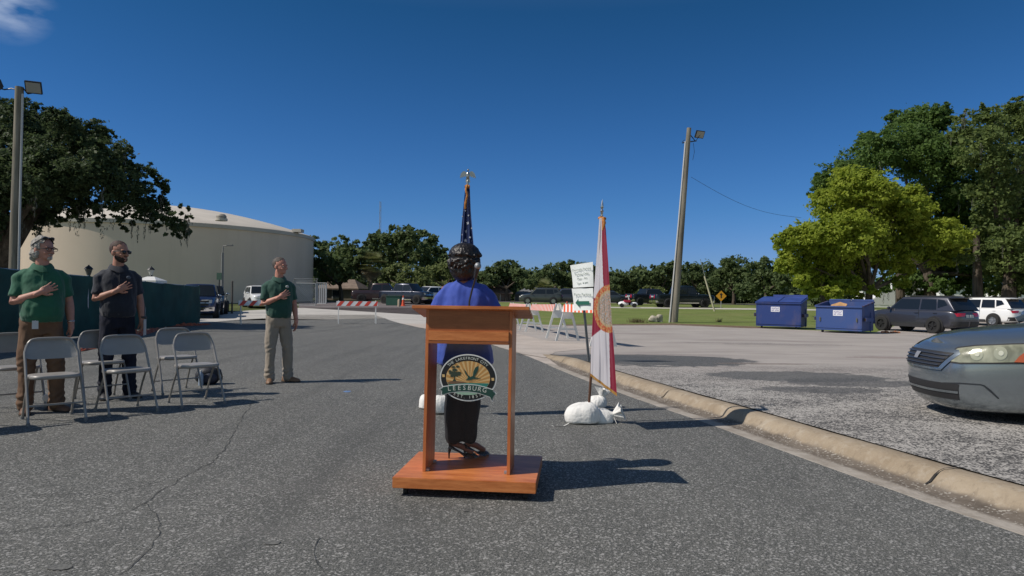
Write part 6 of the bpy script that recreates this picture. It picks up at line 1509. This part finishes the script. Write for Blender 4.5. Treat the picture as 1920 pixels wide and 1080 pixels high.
# ------------------------------------------------------------------ PEOPLE
def skin_mat(name, c): return mat(name, c, .55, var=(14, .12), bump=(120, .1, .002))
def hand(mb, wr, fd, pn, s, curl=.35, spread=.18, thumb_up=1.0):
    """palm, four bent fingers of different length and a thumb leaving the side of the palm; fd along the fingers, pn out of the palm"""
    fd = Vector(fd).normalized(); pn = Vector(pn); pn = (pn - fd * pn.dot(fd)).normalized(); ac = fd.cross(pn) * s     # ac points to the thumb side
    wr = Vector(wr); R = Matrix((ac, fd, pn)).transposed()
    mb.ell(wr + fd * .048, (.041, .052, .017), 14, 9, R); mb.ell(wr + fd * .072, (.042, .028, .014), 14, 8, R); mb.capsule([wr - fd * .03, wr + fd * .03], [.027, .030], 12)
    for k, (off, ln, r_) in enumerate(((.030, .070, .0088), (.0105, .079, .0092), (-.0095, .073, .0088), (-.029, .057, .0078))):
        a = spread * (off / .03); d = (fd * cos(a) + ac * sin(a)).normalized(); p = wr + fd * (.088 - abs(off) * .18) + ac * off; pts = [p - d * .02]; cur = p; ang = 0
        for j, q in enumerate((.42, .32, .26)):
            pts.append(cur); ang += curl * (.5 + .4 * j); dd = (d * cos(ang) + pn * sin(ang)); cur = cur + dd * ln * q
        pts.append(cur); mb.capsule(pts, [r_ * 1.1, r_ * 1.08, r_, r_ * .93, r_ * .85], 10)
    p0 = wr + fd * .022 + ac * .028; d1 = (ac * .75 + fd * .62 * thumb_up + pn * .25).normalized(); d2 = (ac * .35 + fd * .9 + pn * .25).normalized()
    mb.capsule([p0 - d1 * .01, p0 + d1 * .032, p0 + d1 * .032 + d2 * .028, p0 + d1 * .032 + d2 * .050], [.0135, .0115, .0102, .0085], 10)
def oval(cx, cy, z, rx, ry, n=36, p=2.3, lean=0):
    return [Vector((cx + rx * (abs(cos(a)) ** (2 / p)) * (1 if cos(a) >= 0 else -1), cy + ry * (abs(sin(a)) ** (2 / p)) * (1 if sin(a) >= 0 else -1) + 0, z)) for a in [2 * pi * k / n for k in range(n)]]
def make_man(label, loc, face_deg, H, skin, shirt, trousers, shoe, hairc, bulk=1.0, belly=0.0, head_yaw=0, head_pitch=0, beard=None, hair='short', shades=None, feet=((.12, .0, 0), (-.12, .03, 20)), logo=None, sole=(.03, .025, .02), hand_y=0, lefthand_curl=.5, belt=(.015, .012, .01), dz=0):
    t = thing('person', label, 'person', (loc[0], loc[1], zg(loc[1]) + dz), radians(face_deg - 90)); S = H / 1.78; t.scale = (1, 1, 1)
    Sm = Matrix.Scale(S, 4); b = bulk
    SR, ER, WRr = Vector((.160 * b, -.015, 1.405)), Vector((.218 * b, .035 + hand_y * .4, 1.125)), Vector((.040, .205 + hand_y, 1.225))
    SL, EL, WL = Vector((-.160 * b, -.015, 1.405)), Vector((-.220 * b, -.03, 1.13)), Vector((-.235 * b, .045, .885))
    hm = Matrix.Translation((0, -.012, 1.56)) @ Matrix.Rotation(radians(head_yaw), 4, 'Z') @ Matrix.Rotation(radians(head_pitch), 4, 'X') @ Matrix.Scale(1.07, 4) @ Matrix.Translation((0, .012, -1.56))
    # body: one continuous surface
    mb = MB(); mb.M = Sm
    mb.loft([oval(0, 0, z, x * b, y * b) for z, x, y in ((.86, .12, .09), (1.0, .135, .10), (1.15, .135, .10), (1.3, .13, .09), (1.38, .12, .075), (1.43, .07, .06))])
    for sh, el, wr in ((SR, ER, WRr), (SL, EL, WL)):
        mid_ = el.lerp(wr, .3); mb.capsule([Vector((sh.x * .5, sh.y, sh.z)), sh, sh.lerp(el, .5), el, mid_, el.lerp(wr, .7), wr], [.03 * b, .038 * b, .044 * b, .042 * b, .043 * b, .033 * b, .0275], 16)
    hand(mb, WRr, (-.84, -.04 - hand_y * .2, .50), (0, -1, 0), -1, .12, .24)
    hand(mb, WL, (.02, .12, -1), (1, .15, 0), 1, lefthand_curl, .08)
    for s, (fx, fy, fa) in zip((1, -1), feet):
        mb.capsule([Vector((s * .085, 0, .90)), Vector((fx * .95, fy + .02, .50)), Vector((fx, fy, .10))], [.07, .05, .036], 14)
        a = radians(fa); mb.capsule([Vector((fx, fy, .06)), Vector((fx - sin(a) * .12, fy + cos(a) * .12, .04))], [.03, .025], 10)
    mb.capsule([Vector((0, -.02, 1.43)), Vector((0, -.012, 1.50)), hm @ Vector((0, -.005, 1.59))], [.067, .060, .058], 18)
    mb.M = Sm @ hm
    mb.ell((0, -.012, 1.688), (.075, .094, .088), 24, 16); mb.ell((0, .022, 1.645), (.064, .068, .088), 24, 16); mb.ell((0, .040, 1.590), (.047, .046, .034), 20, 12); mb.ell((0, .008, 1.60), (.060, .055, .045), 20, 12)
    mb.ell((0, .078, 1.575), (.018, .014, .014), 12, 8); mb.capsule([Vector((0, .088, 1.672)), Vector((0, .103, 1.650)), Vector((0, .111, 1.634))], [.0085, .011, .0135], 12)
    for s in (-1, 1):
        mb.ell((s * .012, .099, 1.631), (.009, .010, .008), 10, 6); mb.ell((s * .030, .080, 1.682), (.022, .012, .008), 12, 8); mb.ell((s * .036, .068, 1.628), (.018, .014, .013), 12, 8)
        mb.ell((s * .074, -.008, 1.645), (.010, .020, .031), 12, 8, Matrix.Rotation(s * .25, 3, 'Z'))
    mb.ell((0, .083, 1.603), (.022, .011, .0055), 14, 8); mb.ell((0, .082, 1.594), (.019, .011, .0065), 14, 8)
    mb.build('body', skin, t, remesh=.0052 * S, relax=3)
    # eyes
    for s in (-1, 1):
        mb = MB(); mb.M = Sm @ hm; mb.ell((s * .030, .0795, 1.660), (.0115, .008, .0062), 12, 8); mb.build('eye', mat('eye white', (.5, .48, .45), .25), t)
        mb = MB(); mb.M = Sm @ hm; mb.ell((s * .030, .0855, 1.660), (.0052, .0035, .0052), 10, 6); mb.build('iris', mat('iris dark', (.02, .014, .01), .2), t)
    # shirt
    mb = MB(); mb.M = Sm; bl = belly
    mb.loft([oval(0, dy, z, x * b, y * b) for z, x, y, dy in ((.930, .168, .128 + bl * .6, bl * .5), (.99, .176, .138 + bl * .9, bl * .7), (1.08, .176, .138 + bl, bl * .8), (1.18, .178, .134 + bl * .7, bl * .5), (1.28, .182, .130 + bl * .25, bl * .2), (1.35, .182, .122, 0), (1.40, .170, .108, -.006), (1.44, .140, .090, -.010), (1.475, .100, .076, -.012), (1.505, .070, .066, -.014))])
    for sh, el in ((SR, ER), (SL, EL)):
        e = sh.lerp(el, .80); mb.tube([Vector((sh.x * .50, sh.y, sh.z - .03)), Vector((sh.x * .96, sh.y, sh.z - .010)), sh.lerp(el, .15) + Vector((sh.x * .06, 0, 0)), sh.lerp(el, .4), sh.lerp(el, .6), e], [.062 * b, .064 * b, .064 * b, .062 * b, .061 * b, .064 * b], 18)
    mb.capsule([Vector((-.135 * b, -.012, 1.408)), Vector((.135 * b, -.012, 1.408))], [.058 * b, .058 * b], 16); mb.ell((0, -.012, 1.44), (.12, .075, .045), 20, 12)
    mb.build('polo_shirt', shirt, t, remesh=.010 * S, relax=5, displace=(11, .011, (1, 1, .45)))
    # collar, placket
    mb = MB(); mb.M = Sm; A = []
    for i in range(25):
        a = 2 * pi * i / 24 + pi / 2; fr_ = max(0, sin(a)); A.append([Vector((.070 * cos(a), -.012 + .066 * sin(a), 1.530 - fr_ * .03)), Vector((.084 * cos(a), -.012 + .082 * sin(a), 1.520 - fr_ * .035)), Vector((.104 * cos(a), -.010 + .106 * sin(a) + .006, 1.487 - fr_ * .045 - .012 * (abs(cos(a)) < .5) * (sin(a) > 0)))])
    mb.loft(A, closed=False, cap=False); mb.build('collar', shirt, t)
    mb = MB(); mb.M = Sm; mb.prism([(-.006, 1.46), (.006, 1.46), (.022, 1.40), (0, 1.37), (-.022, 1.40)], (0, .108, 0), (1, 0, 0), (0, -.0, 1), -.004) if False else mb.tube([Vector((0, .075, 1.462)), Vector((0, .108, 1.40)), Vector((0, .128, 1.32))], [.010, .009, .006], 8, ry=.4); mb.build('placket', shirt, t)
    if logo:
        mb = MB(); mb.M = Sm; mb.ell((-.085 * b, .124 * b + bl * .1, 1.375), (.024, .010, .020), 12, 6); mb.build('chest_emblem', mat('embroidered emblem ' + logo[0], logo[1], .8), t)
    # trousers
    mb = MB(); mb.M = Sm; mb.loft([oval(0, dy, z, x * b, y * b) for z, x, y, dy in ((.80, .158, .115, 0), (.86, .172, .128, 0), (.93, .170, .128 + bl * .4, bl * .3), (.985, .164, .124 + bl * .6, bl * .45))])
    for s, (fx, fy, fa) in zip((1, -1), feet):
        mb.capsule([Vector((s * .085 * b, .0, .86)), Vector((s * .088 * b + (fx - s * .09) * .25, .005 + fy * .2, .72)), Vector((fx * .92, fy * .7 + .02, .50)), Vector((fx * .97, fy, .28)), Vector((fx, fy - .005, .105))], [.096 * b, .092 * b, .074 * b, .068, .069], 18)
        mb.capsule([Vector((fx, fy - .005, .11)), Vector((fx, fy + .01, .075))], [.072, .070], 16)
    tr_ = mb.build('trousers', trousers, t, remesh=.010 * S, relax=4, displace=(9, .016, (1, 1, .45)))
    def brk(c, n):                                      # cloth breaking over the shoes and at the knee
        z = c.z / S; return n * (.007 * exp(-((z - .15) / .07) ** 2) * sin(z * 95 + 2.5 * sin(atan2(c.y, c.x % .25 - .1) * 1.5) + c.x * 40) + .004 * exp(-((z - .5) / .08) ** 2) * sin(z * 90 + c.x * 60)) * S
    push(tr_.data, brk)
    mb = MB(); mb.M = Sm; A = [oval(0, bl * .45, z, .1665 * b + .004, (.126 + bl * .62) * b + .004) for z in (.955, .99)]; mb.loft(A, cap=False); mb.build('belt', mat('leather belt', belt, .4), t)
    mb = MB(); mb.M = Sm; mb.box((0, bl * .45 + (.126 + bl * .62) * b + .009, .972), (.045, .008, .036)); mb.build('buckle', STEELP, t, smooth=False, bevel=.003)
    for s, (fx, fy, fa) in zip((1, -1), feet):
        a = radians(fa); Rm = Matrix.Translation((fx, fy, 0)) @ Matrix.Rotation(a, 4, 'Z'); mb = MB(); mb.M = Sm @ Rm
        def fo(y, w_, h_, z0=.018): return [Vector((w_ * cos(q), y, z0 + max(0, h_ * sin(q)) if sin(q) > 0 else z0)) for q in [2 * pi * k / 20 for k in range(20)]]
        mb.loft([fo(-.085, .018, .035), fo(-.075, .034, .075), (fo(-.04, .040, .095)), fo(.02, .043, .085), fo(.08, .047, .062), fo(.14, .048, .048), fo(.175, .038, .036), fo(.195, .015, .018)]); sho = mb.build('shoe', shoe, t)
        mb = MB(); mb.M = Sm @ Rm; mb.loft([[Vector((x * 1.06, y * 1.02, z)) for x, y in ((-.02, -.09), (-.038, -.06), (-.036, 0), (-.047, .08), (-.048, .14), (-.034, .18), (0, .197), (.034, .18), (.048, .14), (.047, .08), (.036, 0), (.038, -.06), (.02, -.09))] for z in (0, .021)]); mb.build('sole', mat('sole ' + str(sole), sole, .8), sho)
    # hair
    mb = MB(); mb.M = Sm @ hm; hm_ = mat('hair ' + hair + str(round(hairc[0], 2)), hairc, .75, var=(40, .4), bump=(90, .8, .006))
    V = []
    if hair == 'short':
        mb.ell((0, -.018, 1.694), (.0785, .0965, .0900), 28, 20); o = mb.build('hair', hm_, t)
        keep = lambda p: (p.y < .050 + .006 * sin(p.x * 90) and p.z > 1.708 + .55 * max(0, p.y - .0)) or (p.y < -.012 + .004 * sin(p.z * 140) and p.z > 1.615)
    else:
        mb.ell((0, -.018, 1.696), (.083, .103, .096), 28, 20); mb.ell((0, -.075, 1.615), (.072, .052, .068), 22, 14); mb.ell((0, -.09, 1.575), (.055, .045, .04), 18, 12)
        for s in (-1, 1): mb.ell((s * .062, -.02, 1.62), (.024, .04, .055), 14, 10)
        o = mb.build('hair', hm_, t, remesh=.006, relax=2, displace=(32, .009)); keep = lambda p: not (p.y > .035 and p.z < 1.715) and not (p.y > .06)
    inv = (Sm @ hm).inverted(); bm = bmesh.new(); bm.from_mesh(o.data); bmesh.ops.delete(bm, geom=[v for v in bm.verts if not keep(inv @ v.co)], context='VERTS'); bm.to_mesh(o.data); bm.free()
    if hair == 'short': 
        push(o.data, lambda c, n: n * .003 * mnoise.noise(c * 60))
    if beard:
        mb = MB(); mb.M = Sm @ hm; full = beard[1]
        if full: mb.ell((0, .036, 1.585), (.054, .054, .040), 22, 14); mb.ell((0, .020, 1.605), (.0665, .056, .040), 22, 14); mb.ell((0, .084, 1.614), (.026, .012, .006), 12, 6)
        else: mb.ell((0, .070, 1.580), (.026, .028, .026), 16, 10); mb.ell((0, .086, 1.614), (.027, .012, .006), 12, 6)
        o = mb.build('beard', mat('beard' + str(beard[0]), beard[0], .9, var=(60, .4)), t, remesh=.005, relax=1, displace=(50, .004))
    if shades:
        kind, c = shades; up = .075 if kind == 'on_head' else 0; bk_ = -.028 if kind == 'on_head' else 0; mb = MB(); mb.M = Sm @ hm @ Matrix.Translation((0, bk_, up))
        for s in (-1, 1):
            if kind != 'clear': mb.ell((s * .033, .100, 1.661), (.026, .007, .018), 14, 8)
            mb.tube([Vector((s * .060, .092, 1.668)), Vector((s * .074, .04, 1.667)), Vector((s * .079, -.01, 1.66))], .0035, 6)
            if kind == 'clear': mb.tube([Vector((s * .033 + .025 * cos(q), .100 - .003 * cos(q), 1.660 + .017 * sin(q))) for q in [2 * pi * k / 14 for k in range(15)]], .0022, 5)
        mb.tube([Vector((-.062, .096, 1.670)), Vector((-.03, .103, 1.674)), Vector((.03, .103, 1.674)), Vector((.062, .096, 1.670))], .0035, 6)
        mb.build('sunglasses' if kind != 'clear' else 'glasses', mat('dark spectacles', (.008, .008, .009), .12), t)
    return t, Sm, hm
KHAKI = mat('khaki twill', (.285, .24, .19), .9, var=(4, .10), bump=(200, .1, .002), sheen=.2)
g1 = G(521, 717)
m1, S1, H1 = make_man('man in dark green polo and khaki trousers standing alone, hand on chest', (g1.x, g1.y), -58, 1.775, skin_mat('skin ruddy', (.50, .225, .16)), mat('dark green polo', (.010, .062, .042), .85, var=(5, .15), sheen=.25), KHAKI, mat('tan leather shoe', (.20, .11, .06), .6), (.085, .07, .06), 1.0, .02, 38, -3, hair='short', feet=((.125, .04, -12), (-.13, .02, 48)), logo=('pale', (.42, .45, .42)), lefthand_curl=.35)
g2 = G(219, 746)
m2, S2, H2 = make_man('bearded man in dark navy polo and sunglasses, hand on chest among the chairs', (g2.x, g2.y), -52, 1.87, skin_mat('skin tanned', (.42, .20, .135)), mat('navy polo', (.011, .014, .024), .85, var=(5, .2), sheen=.2), mat('dark navy jeans', (.007, .009, .022), .9, var=(8, .3)), mat('dark shoe', (.03, .03, .035), .6), (.05, .027, .02), 1.01, .03, 34, -3, beard=((.035, .022, .016), True), hair='short', shades=('dark', 0), feet=((.12, .02, -8), (-.12, .02, 25)), logo=('grey', (.07, .09, .12)), lefthand_curl=.6)
g3 = G(76, 773)
m3, S3, H3 = make_man('heavy man with long grey hair, green polo and brown trousers, hand on chest', (g3.x, g3.y), -50, 1.83, skin_mat('skin weathered', (.46, .22, .16)), mat('bright green polo', (.012, .100, .052), .85, var=(5, .15), sheen=.2), mat('brown trousers', (.155, .088, .052), .9, var=(5, .2)), mat('brown leather shoe', (.12, .06, .035), .6), (.29, .27, .24), 1.06, .060, 36, -2, beard=((.40, .36, .32), False), hair='long', shades=('clear', 0), feet=((.13, .02, -5), (-.13, .02, 30)), hand_y=.035, lefthand_curl=.7)
# sunglasses pushed up, watch, badge, paper
mb = MB(); mb.M = S3 @ H3 @ Matrix.Translation((0, -.03, .052)) @ Matrix.Rotation(radians(20), 4, 'X') @ Matrix.Translation((0, -.56, .02)) if False else S3 @ H3
for s in (-1, 1): mb.ell((s * .034, .055, 1.765), (.027, .012, .018), 14, 8, Matrix.Rotation(-.7, 3, 'X')); mb.tube([Vector((s * .062, .05, 1.758)), Vector((s * .083, -.01, 1.72)), Vector((s * .084, -.05, 1.69))], .004, 6)
mb.tube([Vector((-.05, .062, 1.765)), Vector((.05, .062, 1.765))], .004, 6); mb.build('raised_sunglasses', mat('dark spectacles', (.01, .01, .01)), m3)
mb = MB(); mb.M = S3; mb.box((.07, .215, .905), (.052, .004, .082)); mb.tube([Vector((.07, .213, .945)), Vector((.065, .205, .975))], .003, 5); mb.build('badge', mat('white badge', (.55, .56, .57), .4), m3, smooth=False)
mb = MB(); mb.M = S2; c = Vector((-.251, .035, .918)); mb.lathe([(.036, -.013), (.039, -.01), (.039, .01), (.036, .013)], c, 18); mb.build('watch_strap', BLACKM, m2)
mb = MB(); mb.M = S3; mb.lathe([(.036, -.006), (.038, 0), (.036, .006)], Vector((-.247, .036, .93)), 16); mb.build('bracelet', STEELP, m3)
c0 = Vector((g2.x, g2.y, zg(g2.y))); Rm2 = Matrix.Rotation(radians(-52 - 90), 3, 'Z'); pc = c0 + Rm2 @ (S2.to_3x3() @ Vector((-.26, .11, .80)))
mb = MB(); A = [[Rm2 @ Vector((.0 + .02 * sin(u * 3), -.06 + .15 * u, -.10 + .19 * v + .02 * u)) for v in (0, .33, .66, 1)] for u in (0, .25, .5, .75, 1)]
mb.loft(A, closed=False, cap=False); mb.loft([[p + Vector((.0015, .001, 0)) for p in r] for r in A], closed=False, cap=False); o = mb.build('paper_sheet', mat('paper', (.62, .66, .74), .8)); o.location = pc; tag(o, 'folded paper held in the navy shirted man\'s lowered hand', 'paper')

# ---- woman at the lectern, seen from behind
SW_ = .822; gw = Vector((P(870, 700, 4.83).x, 4.83, 0))
wo = thing('person', 'woman with dark curly hair in a royal blue jacket, seen from behind', 'person', (gw.x, gw.y, .127), radians(84 - 90)); lift = .055
Sm = Matrix.Translation((0, 0, lift)) @ Matrix.Diagonal((.93, .88, SW_, 1)); hm = Matrix.Translation((0, -.012, 1.56)) @ Matrix.Rotation(radians(-8), 4, 'Z') @ Matrix.Rotation(radians(2), 4, 'X') @ Matrix.Translation((0, .012, -1.56))
WSK = skin_mat('skin brown', (.20, .088, .055))
SR, ER, WRr = Vector((.155, -.0, 1.40)), Vector((.262, .015, 1.15)), Vector((.065, .19, 1.24)); SL, EL, WL = Vector((-.155, -.0, 1.40)), Vector((-.232, .0, 1.14)), Vector((-.222, .11, .90))
mb = MB(); mb.M = Sm
mb.loft([oval(0, 0, z, x, y) for z, x, y in ((.86, .12, .09), (1.0, .125, .09), (1.15, .12, .09), (1.3, .135, .09), (1.40, .13, .075), (1.46, .08, .06))])
for sh, el, wr in ((SR, ER, WRr), (SL, EL, WL)): mb.capsule([Vector((sh.x * .4, 0, sh.z)), sh, sh.lerp(el, .5), el, el.lerp(wr, .4), wr], [.03, .038, .038, .036, .035, .024], 14)
hand(mb, WRr, (-.86, -.02, .45), (0, -1, 0), -1, .12, .15); hand(mb, WL, (.02, .2, -1), (1, .1, 0), 1, .4, .06)
feetw = ((.056, -.060, -50), (-.052, -.100, -75))
for s, (fx, fy, fa) in zip((1, -1), feetw):
    a = radians(fa); hx, hy = fx, fy; fwd = Vector((-sin(a), cos(a), 0)); mb.capsule([Vector((s * .075, 0, .88)), Vector((fx, fy + .01, .48)), Vector((fx, fy, .115))], [.06, .044, .030], 14)
    b0 = Vector((fx, fy, 0)); mb.capsule([b0 + Vector((0, 0, .10)) - fwd * .012, b0 + Vector((0, 0, .065)) - fwd * .01, b0 + fwd * .06 + Vector((0, 0, .035)), b0 + fwd * .13 + Vector((0, 0, -.012))], [.028, .027, .026, .022], 12)
mb.capsule([Vector((0, -.015, 1.43)), Vector((0, -.012, 1.50)), hm @ Vector((0, -.005, 1.59))], [.056, .050, .048], 18)
mb.M = Sm @ hm
mb.ell((0, -.012, 1.688), (.072, .090, .085), 24, 16); mb.ell((0, .022, 1.645), (.060, .066, .084), 24, 16); mb.ell((0, .036, 1.592), (.042, .042, .032), 20, 12); mb.capsule([Vector((0, .086, 1.668)), Vector((0, .106, 1.636))], [.008, .013], 12); mb.ell((0, .080, 1.600), (.021, .011, .010), 14, 8)
for s in (-1, 1): mb.ell((s * .071, -.008, 1.645), (.009, .018, .028), 12, 8); mb.ell((s * .030, .078, 1.682), (.02, .011, .007), 12, 8)
mb.build('body', WSK, wo, remesh=.0055, relax=3)
for s in (-1, 1): mb = MB(); mb.M = Sm @ hm; mb.ell((s * .029, .082, 1.660), (.011, .006, .006), 12, 8); mb.build('eye', mat('iris dark', (.02, .014, .01)), wo)
BLUE = mat('royal blue jacket', (.020, .060, .36), .75, var=(4, .12), sheen=.2)
mb = MB(); mb.M = Sm
mb.loft([oval(0, .0, z, x, y, p=2.4) for z, x, y in ((.75, .226, .150), (.86, .224, .148), (.96, .208, .140), (1.06, .192, .130), (1.15, .184, .125), (1.26, .186, .122), (1.34, .182, .112), (1.39, .168, .096), (1.435, .125, .078), (1.475, .070, .060))])
for sh, el, wr in ((SR, ER, WRr), (SL, EL, WL)):
    e = wr.lerp(el, .18); mb.tube([Vector((sh.x * .45, sh.y, sh.z - .03)), Vector((sh.x * .95, sh.y, sh.z - .012)), sh.lerp(el, .3), sh.lerp(el, .65), el + Vector((0, 0, -.0)), el.lerp(e, .35), el.lerp(e, .7), e], [.058, .060, .064, .063, .062, .058, .052, .050], 18)
mb.capsule([Vector((-.13, -.008, 1.40)), Vector((.13, -.008, 1.40))], [.054, .054], 16); mb.ell((0, -.010, 1.43), (.11, .07, .04), 20, 12)
mb.build('jacket', BLUE, wo, remesh=.010, relax=5, displace=(8, .022, (1, 1, .5)))
BTR = mat('black trousers', (.011, .012, .016), .85, var=(6, .2))
mb = MB(); mb.M = Sm; mb.loft([oval(0, 0, z, x, y) for z, x, y in ((.78, .150, .115), (.86, .168, .125), (.95, .150, .110), (1.02, .135, .10))])
for s, (fx, fy, fa) in zip((1, -1), feetw): mb.capsule([Vector((s * .080, .0, .84)), Vector((s * .082, 0, .70)), Vector((fx * 1.12, fy + .01, .45)), Vector((fx * 1.05, fy, .26)), Vector((fx, fy - .002, .110))], [.094, .088, .076, .072, .068], 18)
mb.build('trousers', BTR, wo, remesh=.010, relax=4, displace=(6, .014, (1, 1, .6)))
for s, (fx, fy, fa) in zip((1, -1), feetw):
    a = radians(fa); Rm = Matrix.Translation((fx * .93, fy * .88, 0)) @ Matrix.Rotation(a, 4, 'Z'); mb = MB(); mb.M = Rm
    mb.loft([[Vector((w_ * cos(q), y + .0, z0 + (h_ * sin(q) if sin(q) > 0 else 0))) for q in [2 * pi * k / 16 for k in range(16)]] for y, w_, z0, h_ in ((-.040, .020, .075, .035), (-.02, .027, .072, .022), (.03, .027, .048, .012), (.07, .033, .018, .018), (.11, .034, .006, .034), (.15, .022, .005, .028), (.172, .006, .005, .010))])
    mb.capsule([Vector((0, -.030, .075)), Vector((0, -.036, .035)), Vector((0, -.036, .005))], [.014, .007, .005], 8); mb.build('high_heel', mat('black patent shoe', (.012, .01, .01), .25), wo)
# hair: many small dark curls over the head
HC = mat('dark curly hair', (.010, .007, .007), .45, var=(25, .6), bump=(150, .5, .003)); mb = MB(); mb.M = Sm @ hm
mb.ell((0, -.022, 1.705), (.122, .122, .104), 26, 18); mb.ell((0, -.045, 1.640), (.120, .100, .100), 24, 16); mb.ell((0, -.055, 1.555), (.100, .082, .085), 22, 14); random.seed(5)
for s in (-1, 1): mb.ell((s * .085, -.0, 1.64), (.034, .055, .075), 14, 10)
for k in range(520):
    u = random.uniform(-1, 1); a = random.uniform(0, 2 * pi); q = sqrt(1 - u * u); d = Vector((q * cos(a), q * sin(a), u))
    if d.z > 0: p = Vector((0, -.022, 1.690)) + Vector((d.x * .128, d.y * .124, d.z * .112))
    else: p = Vector((0, -.045, 1.660)) + Vector((d.x * .122, d.y * .106, d.z * .175))
    if p.y > .062 and p.z < 1.74: continue
    r_ = random.uniform(.006, .014) if d.z < .2 else random.uniform(.002, .004); mb.ell(p, (r_, r_, r_ * 1.1), 8, 5)
mb.build('hair', HC, wo, remesh=.0045, relax=1, displace=(70, .003))
